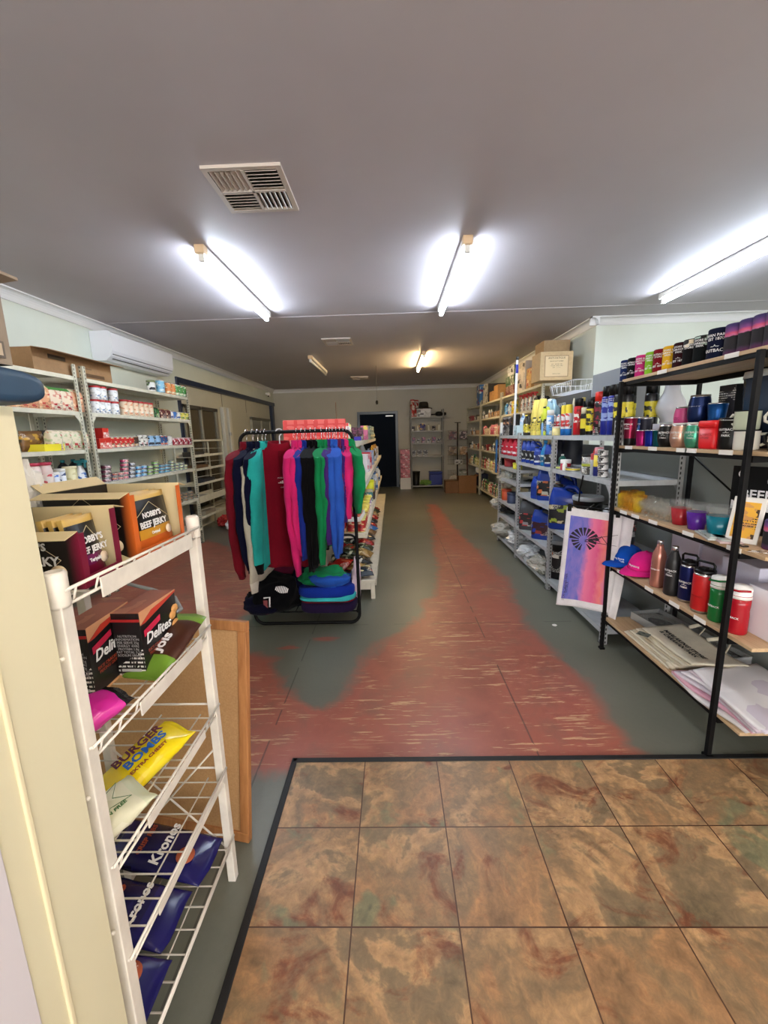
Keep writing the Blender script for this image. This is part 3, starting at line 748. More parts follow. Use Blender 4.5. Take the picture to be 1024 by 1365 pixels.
t = empty('security_camera', (-3.08, 10.7, 2.53)); tag(t, 'small white security camera high in the far left corner', 'security camera')
q = MB(); q.box(-.09, -.03, -.03, .03, -.02, .03, M_WHITE, ch=.006); q.tube([(-.04, 0, 0), (.02, 0, -.02)], .012, M_WHITE); obj('mount', q, t)
q = MB(); q.lathe([(.035, 0), (.04, .02), (.04, .09), (.03, .10)], M_WHITE, tilt=Matrix.Translation((.0, .02, -.03)) @ Matrix.Rotation(R(75), 4, 'X')); q.lathe([(.02, .0), (.02, .004)], M_BLACK, tilt=Matrix.Translation((.0, -.075, -.057)) @ Matrix.Rotation(R(75), 4, 'X')); obj('camera_body', q, t)
t = empty('hanging_pull_cord', (-.27, 8.0, CEIL)); tag(t, 'thin cord with a black weight hanging before the dark door', 'pull cord')
q = MB(); q.tube([(0, 0, 0), (0, 0, -.63)], .0025, C(80, 76, 70), 5); obj('cord', q, t); q = MB(); q.lathe([(.01, -.70), (.024, -.68), (.026, -.65), (.012, -.625)], M_BLACK, seg=12); obj('weight', q, t)
q = MB(); q.tube([(-1.0, 7.6, 2.03), (-1.0, 7.6, 1.37)], .008, C(110, 84, 66), 6)
tag(obj('wooden_dowel', q), 'thin brown rod standing upright on the gondola top', 'rod')
# ---------------------------------------------------------------- kinds of stock; each returns [(part name, mesh)], first part at the base
CACHE = {}
def kind(fn):
    def w(*a, **k):
        key = (fn.__name__,)+tuple(map(repr, a))+tuple(sorted((x, repr(y)) for x, y in k.items()))
        if key not in CACHE: CACHE[key] = [(n, (m.mesh(n) if isinstance(m, MB) else m)) for n, m in fn(*a, **k)]
        return CACHE[key]
    return w
@kind
def can(r, h, lab, rim=None, lid=None):
    rim = rim or C(196, 196, 196, rough=.25, metal=.9); b = MB()
    b.lathe([(r*.92, 0), (r, .003), (r, .006), (r*.985, .008), (r*.985, h-.008), (r, h-.006), (r, h-.002), (r*.95, h), (r*.93, h-.004), (.0, h-.004)], lab, segm=[rim, rim, rim, lab, rim, rim, rim, rim, rim], seg=18)
    out = [('can_body', b)]
    if lid: l = MB(); l.lathe([(r*1.02, h-.012), (r*1.03, h-.01), (r*1.03, h+.001), (r*.97, h+.004), (r*.9, h+.002), (0, h+.002)], lid, seg=18); out.append(('lid', l))
    return out
@kind
def tub(r, h, lab, lidm, base=None, lh=.2, taper=1):
    b = MB(); base = base or lab
    b.lathe([(r*taper*.95, 0), (r*taper, .004), (r*taper, h*.1), (r, h*(1-lh))], lab, segm=[base, base, lab], seg=18)
    l = MB(); l.lathe([(r*1.03, h*(1-lh)), (r*1.05, h*(1-lh)+.003), (r*1.05, h-.004), (r*.98, h), (0, h)], lidm, seg=18)
    return [('tub_body', b), ('lid', l)]
@kind
def bottle(r, h, body, capm, lab=None, neck=.3, flat=1, sh=.72, capr=.4):
    b = MB(); lab = lab or body; pr = [(r*.9, 0), (r, .006), (r, h*.14), (r, h*sh*.86), (r*.96, h*sh)]
    for k in range(1, 6): t = k/5; pr.append((r*(.96+(neck-.96)*(3*t*t-2*t**3)), h*(sh+(.92-sh)*t)))
    b.lathe(pr, body, segm=[body, body, lab]+[body]*(len(pr)-4), seg=20, sy=flat)
    c = MB(); c.lathe([(r*capr, h*.90), (r*capr, h*.99), (r*capr*.9, h), (0, h)], capm, seg=14)
    return [('bottle_body', b), ('cap', c)]
@kind
def aerosol(r, h, body, capm, band=None, bz=(.35, .7)):
    b = MB(); band = band or body; ch = h*.2
    b.lathe([(r*.9, 0), (r, .004), (r, h*bz[0]), (r, h*bz[1]), (r, h-ch-.012), (r*.93, h-ch-.004), (r*.8, h-ch)], body, segm=[C(190, 190, 190, rough=.25, metal=.9), body, band, body, body, body], seg=20)
    c = MB(); c.lathe([(r*.93, h-ch-.006), (r*.93, h-.006), (r*.85, h), (0, h)], capm, seg=20)
    return [('spray_can', b), ('cap', c)]
@kind
def spray(r, h, body, trig, lab=None):
    b = MB(); lab = lab or body
    b.lathe([(r*.9, 0), (r, .006), (r, h*.3), (r*.9, h*.5), (r*.55, h*.66), (r*.36, h*.74), (r*.36, h*.78)], body, segm=[body, lab, lab, body, body, body], seg=18, sy=.7)
    c = MB(); c.lathe([(r*.4, h*.76), (r*.4, h*.84), (r*.3, h*.86)], trig, seg=12)
    c.box(-r*.3, r*.3, -r*1.25, r*.8, h*.86, h*.96, trig, ch=r*.12); c.box(-r*.15, r*.15, -r*1.0, -r*.8, h*.68, h*.87, trig, ch=r*.05, M=Matrix.Rotation(R(0), 4, 'X'))
    return [('bottle_body', b), ('trigger_head', c)]
def sup(w, d, z, e=.5, n=24, cx=0, cy=0):
    out = []
    for k in range(n):
        a = 2*math.pi*k/n; c, s = math.cos(a), math.sin(a)
        out.append((cx+w/2*math.copysign(abs(c)**e, c), cy+d/2*math.copysign(abs(s)**e, s), z))
    return out
@kind
def jug(w, d, h, body, capm, lab, big=False):
    """flat oil bottle: shoulder slopes to a neck at one side, moulded handle at the other (local x = wide side)"""
    b = MB(); S = []
    for z, k, cx in ((0, .93, 0), (.01, 1, 0), (h*.35, 1, 0), (h*.62, 1, 0), (h*.70, .97, -.0), (h*.78, .86, -w*.03), (h*.85, .60, -w*.14), (h*.90, .38, -w*.22), (h*.94, .30, -w*.24)):
        S.append(sup(w*k, d*max(k, .55), z, .45, cx=cx))
    b.loft(S, body)
    c = MB(); c.lathe([(d*.26, h*.93), (d*.27, h*.935), (d*.27, h*.995), (d*.22, h), (0, h)], capm, c=(-w*.24, 0), seg=14)
    l = MB(); l.loft([sup(w*1.006, d*1.006, h*.14, .45), sup(w*1.006, d*1.006, h*.56, .45)], lab, cap=False)
    o = [('bottle_body', b), ('cap', c), ('label', l)]
    q = MB(); q.tube([(w*.42, 0, h*.52), (w*.47, 0, h*.66), (w*.44, 0, h*.82), (w*.30, 0, h*.93), (w*.08, 0, h*.95), (-w*.10, 0, h*.88)], [d*.17, d*.16, d*.15, d*.15, d*.15, d*.13], body, 10); o.append(('handle', q))
    return o
@kind
def jerry(w, d, h, body, capm, lab):
    """tall slanting jug whose handle rises over a side spout"""
    b = MB(); S = []
    for z, k, cx in ((0, .92, 0), (.012, 1, 0), (h*.45, 1, 0), (h*.6, .93, w*.03), (h*.72, .74, w*.10), (h*.84, .50, w*.16), (h*.94, .34, w*.15), (h*.98, .22, w*.10)):
        S.append(sup(w*k, d*(.6+.4*k), z, .5, cx=cx))
    b.loft(S, body)
    c = MB(); c.lathe([(d*.25, h*.60), (d*.27, h*.62), (d*.27, h*.76), (d*.2, h*.78), (0, h*.78)], capm, c=(-w*.30, 0), seg=14)
    l = MB(); l.loft([sup(w*1.006, d*1.006, h*.12, .5), sup(w*1.006, d*1.006, h*.5, .5)], lab, cap=False)
    q = MB(); q.tube([(w*.46, 0, h*.42), (w*.46, 0, h*.62), (w*.38, 0, h*.82), (w*.2, 0, h*.97)], d*.13, body, 8)
    return [('bottle_body', b), ('cap', c), ('label', l), ('handle', q)]
@kind
def carton_box(w, d, h, front, side, top=None, lid=False):
    b = MB(); top = top or side
    b.box(-w/2, w/2, -d/2, d/2, 0, h, side, sides={'-y': front, '+z': top, '+y': front}, ch=.0012)
    o = [('carton_body', b)]
    if lid: l = MB(); l.box(-w/2-.003, w/2+.003, -d/2-.003, d/2+.003, h*.82, h+.003, top, ch=.0012); o.append(('lid', l))
    return o
@kind
def pouch(w, d, h, m, m2, crimp=None, seed=0):
    """standing or lying snack bag: pillow with crimped ends, crimps at top and bottom"""
    crimp = crimp or m2; b = MB(); rnd = random.Random(seed)
    n, v = 18, 14; S = []
    for j in range(v+1):
        t = j/v; z = h*t; e = math.sin(math.pi*min(1, max(0, (t-.06)/.88)))**.55 if .06 < t < .94 else 0
        ww = w*(1-.04*e); ring = []
        for k in range(n):
            a = 2*math.pi*k/n; c, s_ = math.cos(a), math.sin(a)
            wr = 1+.14*math.sin(a*3+j*.9+seed)*e+.10*math.sin(a*5-j*1.7+seed*2)+.06*math.sin(a*9+j*2.6+seed)
            ring.append((ww/2*math.copysign(abs(c)**.7, c)+.0, (d/2*e*wr+.0012)*math.copysign(abs(s_)**.8, s_), z+.004*math.sin(c*4+seed)*(1-e)))
        S.append(ring)
    b.loft(S, m, segm=[crimp]+[m2]*3+[m]*(v-6)+[m2]+[crimp])
    return [('snack_bag', b)]
@kind
def cuboid_pack(w, d, h, m, m2, seed=0):
    b = MB(); b.loft([sup(w*.96, d*.96, 0, .35), sup(w, d, .005, .35), sup(w, d*.98, h*.7, .35), sup(w*.98, d*.8, h*.86, .4), sup(w*.97, d*.25, h*.97, .5), sup(w*.97, d*.1, h, .5)], m, segm=[m, m, m, m2, m2])
    return [('pack_body', b)]
@kind
def tray_box(w, d, h, m, fill=None):
    b = MB(); k = .003
    b.box(-w/2, w/2, -d/2, d/2, 0, k, m); b.box(-w/2, w/2, -d/2, -d/2+k, k, h, m); b.box(-w/2, w/2, d/2-k, d/2, k, h, m); b.box(-w/2, -w/2+k, -d/2+k, d/2-k, k, h, m); b.box(w/2-k, w/2, -d/2+k, d/2-k, k, h, m)
    return [('tray_body', b)]
@kind
def pail(r, h, body, lidm, lab):
    b = MB(); b.lathe([(r*.88, 0), (r*.9, .01), (r*.92, h*.18), (r*.975, h*.72), (r, h*.88), (r*1.04, h*.885), (r*1.04, h*.91), (r, h*.92)], body, segm=[body, body, lab, body, body, body, body], seg=28)
    l = MB(); l.lathe([(r*1.05, h*.90), (r*1.06, h*.91), (r*1.06, h*.985), (r*1.0, h), (r*.9, h*.99), (r*.85, h*.97), (0, h*.97)], lidm, seg=28)
    q = MB(); q.tube([(r*1.05*math.cos(R(a)), -r*1.05*math.sin(R(a)) if False else -r*.55*abs(math.sin(R(a)))-.5*r*abs(math.sin(R(a))), h*.86-h*.28*math.sin(R(a))) for a in range(0, 181, 15)], .003, C(170, 170, 170, metal=.8, rough=.3), 6)
    return [('pail_body', b), ('lid', l), ('wire_handle', q)]
@kind
def tube_(r, h, body, capm, tip=None, a=.12, top=None):
    b = MB(); top = top or body
    b.lathe([(r, 0), (r, h*a), (r, h*.72), (r, h*.96), (r*.9, h)], body, segm=[capm, body, top, top], seg=18)
    o = [('cartridge', b)]
    if tip: q = MB(); q.lathe([(r*.4, h), (r*.35, h*1.1), (r*.12, h*1.22)], tip, seg=12); o.append(('nozzle', q))
    return o
@kind
def roll(r, w, m, core):
    b = MB(); b.lathe([(r*.35, -w/2), (r, -w/2), (r, w/2), (r*.35, w/2), (r*.35, -w/2)], m, seg=22, smooth=False); b.move(Matrix.Translation((0, 0, r)) @ Matrix.Rotation(R(90), 4, 'X'))
    c = MB(); c.lathe([(r*.3, -w/2), (r*.35, -w/2), (r*.35, w/2), (r*.3, w/2), (r*.3, -w/2)], core, seg=18); c.move(Matrix.Translation((0, 0, r)) @ Matrix.Rotation(R(90), 4, 'X'))
    return [('roll', b), ('core', c)]
@kind
def crumple(w, d, h, m, seed=0, sub=3):
    """crumpled bag of thin plastic"""
    bm = bmesh.new(); bmesh.ops.create_icosphere(bm, subdivisions=sub+1, radius=1)
    b = MB()
    for v in bm.verts:
        p = v.co.copy(); q = Vector((p.x*1.6+seed*3.1, p.y*1.6, p.z*1.6))
        n = noise.noise(q)*.35+abs(noise.noise(q*2.7))*-.35+abs(noise.noise(q*6))*-.18
        k = 1+n; b.v.append((p.x*k*w/2, p.y*k*d/2, max(0.0, h*.5+p.z*k*h*.55)))
    bm.verts.index_update()
    for f in bm.faces: b.face([v.index for v in f.verts], m, False)
    bm.free(); return [('crumpled_bag', b)]

def spawn(name, cat, desc, place, parts, loc, rz=0, group=None, order=0, stackpos=None, rot=None, single=False, texts=(), by='from the near end'):
    """a thing: one mesh, or an Empty with its parts"""
    if len(parts) == 1 and not texts:
        t = obj(name, parts[0][1], loc=loc, rz=rz, rot=rot)
    else:
        t = empty(name, loc, rz, rot); first = None
        for n, m in parts: o = obj(n, m, t); first = first or o
        for tm, tl, tr in texts: obj('printed_lettering', tm, first, loc=tl, rot=tr)
    stock(t, desc, place, cat, group, order, stackpos, by); return t

class Shelf:
    """front X, deck height, face (+1 opens to +X, -1 opens to -X), how labels name it"""
    def __init__(s, x, z, face, place, by='from the near end'): s.x, s.z, s.face, s.place, s.by = x, z, face, place, by
    def put(s, name, cat, desc, parts, px=None, y=None, d=.06, dz=0, group=None, stackpos=None, rz=0, texts=(), place=None, jit=True):
        x = s.x-s.face*d; z = s.z+dz
        if y is None: y = yat(px, x, z+.03)
        return spawn(name, cat, desc, place or s.place, parts, (x, y, z), (R(90) if s.face > 0 else R(-90))+R(rz)+(R(random.uniform(-4, 4)) if jit else 0), group, y, stackpos, texts=texts, by=s.by)
# ---------------------------------------------------------------- stock on the left wall shelving
RED = C(176, 26, 34, rough=.35); GRN = C(36, 120, 58, rough=.4); TEAL = C(20, 110, 120, rough=.4); BLU = C(34, 92, 190, rough=.35); YEL = C(236, 214, 40, rough=.4); BLKP = C(9, 9, 10, rough=.35, spec=.35); WHT = C(236, 236, 232, rough=.35); SILV = C(196, 196, 198, rough=.25, metal=.9)
near = 'from the near end'
def LS(i, unit): return Shelf(-2.70, ZL[i]+.0155, 1, "%s shelf, %s left shelving" % (['lowest', 'fifth', 'fourth', 'third', 'second', 'top'][i], unit))
u1s = {i: LS(i, 'narrow') for i in range(6)}; u2s = {i: LS(i, 'wide') for i in range(6)}
# nearest unit
s = u1s[4]
for px in (24, 36.5, 54, 99): s.put('flour_pack', 'food pack', 'orange and cream food pack', cuboid_pack(.145, .09, .19, PM((222, 162, 124), (236, 206, 166), (196, 70, 60), 26), PM((236, 222, 190), (222, 176, 130), (190, 90, 60), 30)), px=px)
for px in (70, 85): s.put('cereal_pack', 'food pack', 'cream pack with green top', cuboid_pack(.14, .09, .185, PM((232, 214, 190), (214, 150, 130), (178, 34, 44), 26), C(78, 140, 66)), px=px)
for px in (60, 75, 92): s.put('dark_jar', 'jar', 'dark pale-lidded jar behind the packs', tub(.035, .19, C(40, 26, 24), C(190, 186, 178)), px=px, d=.2)
s = u1s[3]
s.put('yellow_tray', 'tray', 'open yellow cardboard tray', tray_box(.20, .16, .055, C(236, 220, 46, rough=.6)), px=60, d=.10)
s.put('brown_packet', 'packet', 'brown and yellow paper packet', pouch(.20, .08, .16, PM((128, 88, 40), (196, 150, 50), (70, 60, 34), 20), C(110, 74, 36)), px=44, d=.16)
for px in (73, 86, 98, 109): s.put('mix_pack', 'food pack', 'pale green and cream food pack', cuboid_pack(.115, .08, .165, PM((226, 216, 190), (182, 196, 150), (190, 50, 54), 24), PM((236, 220, 196), (214, 160, 130), (200, 190, 150), 30)), px=px)
for px in (62, 80, 96): s.put('brown_jar', 'jar', 'brown tub behind cream packs', tub(.045, .17, C(84, 56, 38), C(40, 34, 30)), px=px, d=.22)
s = u1s[2]
for px in (49, 64): s.put('cordial_bottle', 'bottle', 'clear bottle with big rose-red top', bottle(.052, .235, C(226, 206, 202, rough=.2), C(178, 52, 76, rough=.3), PM((232, 222, 214), (214, 90, 96), (196, 40, 40), 22), neck=.8, sh=.7, capr=.93), px=px)
s.put('dip_tub', 'tub', 'white tub with blue print and red corner', tub(.042, .15, PM((232, 236, 244), (60, 110, 190), (200, 40, 50), 24), WHT, lh=.14), px=73.5, d=.055)
s.put('cream_tub', 'tub', 'tall white and navy tub', tub(.042, .17, PM((232, 236, 244), (44, 66, 120), (230, 232, 240), 24), WHT, lh=.14), px=84, d=.10)
s.put('mayo_jar', 'jar', 'cream jar with dark green base', tub(.05, .185, PM((222, 214, 170), (200, 190, 140), (150, 80, 70), 24), C(226, 216, 180), GRN, lh=.1), px=96, d=.06)
s.put('cleaner_spray', 'spray bottle', 'white spray bottle with teal trigger', spray(.052, .24, WHT, TEAL, PM((236, 240, 244), (50, 110, 190), (30, 80, 160), 24)), px=110, d=.06)
for px in (88, 102, 114): s.put('dark_bottle', 'bottle', 'dark teal-capped bottle at the back', bottle(.045, .235, C(28, 30, 40, rough=.3), TEAL), px=px, d=.22)
# wider unit: top deck
s = u2s[5]
s.put('dip_jar', 'jar', 'white jar with dark round emblem', tub(.045, .13, PM((236, 236, 232), (30, 30, 34), (90, 120, 60), 18), C(120, 130, 90), lh=.18), px=202, d=.08)
s.put('soup_can', 'can', 'pale blue can', can(.048, .15, PM((130, 190, 220), (210, 226, 230), (60, 130, 180), 20)), px=214.5, d=.06)
for px in (224, 230): s.put('soup_can', 'can', 'orange and cream can', can(.04, .145, PM((226, 140, 70), (240, 220, 180), (220, 90, 40), 22)), px=px, d=.06)
for px in (235, 240, 245): s.put('soup_can', 'can', 'green and white can', can(.04, .14, PM((70, 150, 66), (226, 232, 200), (40, 110, 50), 24)), px=px, d=.06)
s = u2s[4]
tb = tub(.044, .125, PM((236, 236, 234), (206, 206, 200), (120, 150, 190), 34), RED, lh=.14)
for px in (127, 134.5, 142, 153): s.put('powder_tub', 'tub', 'white tub with red lid', tb, px=px, d=.055, stackpos='lower layer')
for px in (127.5, 136, 151): s.put('powder_tub', 'tub', 'white tub with red lid', tb, px=px, d=.055, dz=.1265, stackpos='upper layer')
for px in (130, 140, 152): s.put('powder_tub', 'tub', 'white tub with red lid', tb, px=px, d=.155, stackpos='back row')
tb = tub(.042, .16, PM((230, 206, 176), (214, 150, 110), (230, 224, 206), 26), RED, lh=.12)
for px in (166, 173, 180.5, 187.5, 194, 200): s.put('drink_powder', 'tub', 'tall peach red-lidded tub', tb, px=px, d=.06)
for px in (170, 180, 190): s.put('drink_powder', 'tub', 'tall peach red-lidded tub', tb, px=px, d=.17, stackpos='back row')
s.put('coffee_pack', 'food pack', 'green and black pack', cuboid_pack(.09, .08, .12, PM((50, 110, 60), (20, 30, 24), (190, 200, 120), 30), BLKP), px=206.5)
for px in (214.5, 221.5): s.put('coffee_pack', 'food pack', 'maroon and cream pack', cuboid_pack(.10, .09, .115, PM((96, 40, 44), (220, 190, 160), (50, 24, 28), 26), PM((214, 186, 140), (120, 50, 40), (60, 30, 30), 30)), px=px)
for px, c in ((227.5, (226, 228, 230)), (232, (40, 110, 190)), (237, (226, 226, 220))): s.put('small_can', 'can', {226: 'white', 40: 'blue'}[c[0]]+' small can', can(.034, .095, PM(c, (50, 90, 160), (220, 220, 180), 26)), px=px, d=.055)
for px in (242, 248): s.put('small_can', 'can', 'yellow small can', can(.038, .095, PM((222, 208, 90), (120, 150, 60), (236, 230, 190), 26)), px=px, d=.06)
s = u2s[3]
rb = carton_box(.085, .08, .095, PM((206, 46, 36), (226, 90, 70), (240, 220, 210), 26), C(190, 34, 30))
for px in (132, 140): s.put('tea_box', 'box', 'small red box', rb, px=px, d=.055, stackpos='lower layer', jit=False)
s.put('tea_box', 'box', 'small red box', rb, px=136, d=.055, dz=.0965, stackpos='on top of the others', jit=False)
cn = can(.0375, .11, PM((196, 36, 34), (220, 200, 160), (120, 90, 40), 30), SILV)
for px in (148, 155, 161.5, 168, 174): s.put('food_can', 'can', 'red and cream can', cn, px=px, d=.05)
for px in (146, 153, 160, 167): s.put('food_can', 'can', 'red and cream can', cn, px=px, d=.14, stackpos='back row')
s.put('food_can', 'can', 'dark brown can', can(.04, .115, PM((70, 46, 34), (190, 150, 90), (30, 20, 18), 26)), px=180, d=.06)
for px in (187, 193): s.put('food_can', 'can', 'tall white can', can(.036, .13, PM((226, 224, 216), (60, 60, 56), (200, 150, 150), 30)), px=px, d=.06)
for px in (201, 209.5): s.put('food_can', 'can', 'pale blue and black can', can(.042, .125, PM((150, 190, 224), (30, 40, 60), (226, 230, 234), 20)), px=px, d=.06)
for px in (215, 220): s.put('food_can', 'can', 'blue can with orange print', can(.036, .12, PM((40, 80, 130), (200, 90, 50), (210, 214, 216), 26)), px=px, d=.06)
s.put('food_can', 'can', 'plain white can', can(.036, .12, PM((222, 222, 216), (200, 200, 196), (180, 184, 190), 26)), px=226, d=.06)
for px in (232, 238.5, 245, 251.5): s.put('noodle_pack', 'packet', 'crimson and white packet', cuboid_pack(.085, .08, .095, PM((166, 26, 56), (236, 214, 220), (120, 20, 44), 26), PM((230, 210, 214), (180, 40, 70), (150, 20, 40), 26)), px=px)
s = u2s[2]
def tins(px, n, r, h, col, desc, d=.06):
    for k in range(n): s.put('fish_tin', 'tin', desc, can(r, h, col), px=px, d=d, dz=k*(h+.0015), stackpos=['', 'second up', 'third up', 'fourth up', 'fifth up'][k] if n > 1 and k else ('at stack foot' if n > 1 else None))
tins(141, 4, .045, .04, PM((96, 30, 56), (196, 160, 170), (50, 30, 60), 24), 'purple-red tin')
tins(151, 2, .042, .04, PM((70, 50, 90), (190, 90, 60), (40, 30, 50), 24), 'plum tin')
tins(159, 2, .042, .04, PM((120, 30, 60), (200, 120, 110), (60, 30, 50), 24), 'berry tin')
tins(165.5, 5, .040, .04, PM((160, 40, 90), (220, 120, 130), (100, 30, 50), 24), 'magenta tin', d=.075)
tins(174.5, 4, .043, .04, PM((40, 50, 76), (190, 196, 206), (24, 34, 60), 24), 'navy tin')
for px in (183, 190.5): tins(px, 3, .040, .04, PM((36, 120, 190), (120, 190, 220), (20, 70, 140), 24), 'bright blue tin')
for px, n in ((198.5, 3), (206.5, 4)): tins(px, n, .042, .036, PM((90, 140, 70), (160, 190, 90), (30, 80, 50), 24), 'green tin')
for px, n in ((215, 3), (221.5, 3)): tins(px, n, .040, .034, PM((70, 150, 190), (150, 196, 210), (30, 90, 140), 24), 'sky blue tin')
for px, n in ((228, 4), (234, 3), (240, 3), (246, 2)): tins(px, n, .037, .033, PM((110, 140, 130), (190, 200, 110), (40, 70, 80), 30), 'teal and lime tin')
s = u2s[1]
for px, n in ((233, 5), (240, 3), (247, 3), (254, 3), (260, 1)): tins(px, n, .037, .036, PM((150, 140, 110), (200, 120, 90), (60, 80, 110), 34), 'tan and grey tin')
for px in (190, 200, 210, 220): tins(px, 3, .037, .036, PM((150, 140, 110), (200, 120, 90), (60, 80, 110), 34), 'tan and grey tin')
# carton over both units
t = carton('cardboard_box', .90, .30, .17, cardboard((158, 122, 84)), loc=(-2.885, 3.70, ZL[5]+.0165), rz=R(90), flapang=(100, None, 60, None)); tag(t, 'long open brown cardboard box on top of the left wall shelving', 'cardboard box')
t.location.z = 2.0925
t.location.z = ZL[5]+.017
f = MB(); f.box(-.30, -.12, -.1525, -.151, .11, .145, C(50, 38, 26)); f.box(.05, .34, -.1525, -.151, .02, .05, C(86, 60, 38)); f.box(.02, .18, -.1525, -.151, .085, .095, C(110, 80, 52)); obj('printed_stamp', f, t)


# crumpled shopping bags on the floor by the cool room
t = spawn('shopping_bag', 'bag', 'crumpled red and white bag', 'on the floor beyond the left shelving', crumple(.30, .34, .20, C(176, 40, 38, rough=.5), seed=2), (-2.78, 6.62, 0))
t = spawn('shopping_bag', 'bag', 'crumpled white bag with faint print', 'on the floor beyond the left shelving', crumple(.26, .26, .22, C(226, 226, 228, rough=.5), seed=3), (-2.55, 6.35, 0))
t = spawn('shopping_bag', 'bag', 'small white bag behind the maroon sleeve', 'on the floor beyond the left shelving', crumple(.26, .26, .20, C(216, 220, 224, rough=.5), seed=5), (-2.43, 6.85, 0))
# odds and ends on the tray rack
for z, y, cc in ((1.187, 6.2, (60, 56, 52)), (.987, 6.3, (110, 84, 60)), (.767, 6.5, (50, 50, 54)), (.507, 6.3, (186, 184, 176)), (.267, 6.4, (150, 140, 124))):
    spawn('boxed_oddment', 'box', {60: 'dark carton', 110: 'brown carton', 50: 'charcoal carton', 186: 'pale carton', 150: 'tan carton'}[cc[0]], 'on the cream tubular tray rack', carton_box(.34, .16, .07, C(*cc), C(*cc)), (-3.0, y, z), R(88))

# ---------------------------------------------------------------- stock on the right wall row (far)
def fill(s, y0, y1, kinds, gap=.012, rows=1, dd=.1, skip=0):
    for r in range(rows):
        y = y0
        while y < y1:
            name, cat, desc, parts, w = random.choice(kinds)
            if y+w > y1: break
            if random.random() > skip: s.put(name, cat, desc, parts, y=y+w/2, d=.05+r*dd, stackpos='back row' if r else None)
            y += w+gap
def RS(i, unit): return Shelf(2.0, ZR[i]+.0155, -1, "%s shelf, %s right-wall shelving" % (['lowest', 'fifth', 'fourth', 'third', 'second', 'top'][i], unit))
P = lambda a, b, c, s=24: PM(a, b, c, s)
K_white = [('shampoo', 'bottle', 'white bottle with pink cap', bottle(.035, .20, P((226, 214, 206), (200, 120, 130), (226, 226, 220)), C(214, 140, 150)), .08), ('tissue_pack', 'pack', 'cream soft pack', cuboid_pack(.13, .09, .13, P((222, 204, 180), (226, 180, 170), (190, 140, 120)), C(230, 216, 196)), .14), ('pink_pack', 'pack', 'pink printed pack', cuboid_pack(.10, .09, .19, P((200, 90, 110), (226, 180, 190), (120, 40, 70)), C(214, 130, 150)), .11)]
K_dark = [('dark_pack', 'box', 'dark boxed item', carton_box(.10, .08, .12, P((40, 36, 44), (110, 100, 110), (180, 170, 160)), C(30, 30, 34)), .11), ('red_pack', 'box', 'red boxed item', carton_box(.08, .08, .13, P((150, 34, 44), (220, 180, 170), (60, 20, 30)), C(120, 28, 34)), .09), ('pale_jar', 'jar', 'pale jar with dark lid', tub(.04, .11, P((210, 206, 196), (120, 120, 120), (60, 60, 66)), BLKP), .09)]
K_bot = [('cleaner_bottle', 'bottle', 'white cleaner bottle', bottle(.037, .23, P((226, 224, 214), (190, 60, 60), (120, 160, 110)), WHT), .085), ('red_bottle', 'bottle', 'deep red bottle', bottle(.037, .24, P((140, 30, 36), (220, 200, 180), (90, 20, 30)), C(210, 200, 190)), .085), ('green_bottle', 'bottle', 'dark green bottle', bottle(.042, .25, P((26, 66, 56), (120, 160, 90), (20, 40, 40)), GRN), .095), ('cream_bottle', 'bottle', 'cream bottle', bottle(.035, .20, P((216, 208, 170), (160, 170, 90), (200, 150, 90)), C(220, 214, 180)), .08)]
K_small = [('white_jar', 'jar', 'small white jar', tub(.03, .075, P((220, 216, 206), (190, 110, 100), (150, 150, 150)), WHT), .07), ('dark_jar', 'jar', 'small dark jar', tub(.034, .09, P((40, 40, 46), (150, 150, 150), (90, 40, 40)), BLKP), .08), ('tan_box', 'box', 'small tan box', carton_box(.08, .07, .10, P((190, 150, 110), (120, 80, 60), (220, 200, 170)), C(176, 140, 100)), .09), ('white_tube', 'bottle', 'slim white bottle', bottle(.024, .17, P((226, 224, 220), (120, 150, 180), (200, 190, 180)), WHT), .055)]
for i, ks in ((0, K_bot), (1, K_bot), (2, K_dark+K_small), (3, K_white), (4, K_small)):
    s = RS(i, 'middle'); fill(s, 7.86, 9.44, ks, gap=.02, skip=.06)
for i, ks in ((1, K_bot+K_small), (2, K_dark+K_small), (3, K_small), (4, K_dark)):
    s = RS(i, 'corner'); fill(s, 9.63, 11.1, ks, gap=.05, skip=.2)
# big-carton unit: only its upper shelves show above the grey unit
s = RS(4, 'carton-topped')
for px, kk in ((676, 0), (681, 1), (686.5, 2), (697, 3), (702, 3), (707, 3), (713, 3)):
    nm, ds, pp = [('blue_bottle', 'sky blue bottle', bottle(.045, .21, P((50, 130, 200), (150, 200, 230), (30, 80, 150)), WHT)), ('clear_bottle', 'white bottle with blue and red print', bottle(.045, .22, P((190, 210, 226), (40, 50, 120), (200, 60, 70)), WHT)), ('yellow_jug', 'yellow jug with pale cap', bottle(.055, .24, C(226, 196, 50, rough=.35), C(226, 210, 120), P((230, 206, 60), (240, 236, 200), (60, 90, 60)), sh=.8)), ('trigger_cleaner', 'white trigger bottle with red head', spray(.05, .27, C(222, 222, 216, rough=.3), C(170, 40, 36), P((214, 214, 208), (160, 90, 80), (90, 90, 90))))][kk]
    s.put(nm, 'bottle', ds, pp, px=px, d=.07)
s = RS(3, 'carton-topped')
fill(s, 5.75, 7.6, [('black_box', 'box', 'black lettered display box', carton_box(.17, .1, .10, P((24, 24, 34), (220, 220, 226), (50, 50, 60), 40), BLKP), .18), ('black_can', 'can', 'black can', can(.04, .19, P((28, 28, 34), (190, 140, 100), (200, 200, 200))), .09), ('pale_box', 'box', 'pale aqua box', carton_box(.12, .08, .13, P((190, 214, 216), (226, 232, 230), (110, 150, 160)), C(200, 220, 220)), .13), ('tan_can', 'can', 'tan can', can(.04, .18, P((200, 160, 130), (90, 60, 50), (226, 210, 190))), .09)], gap=.02)
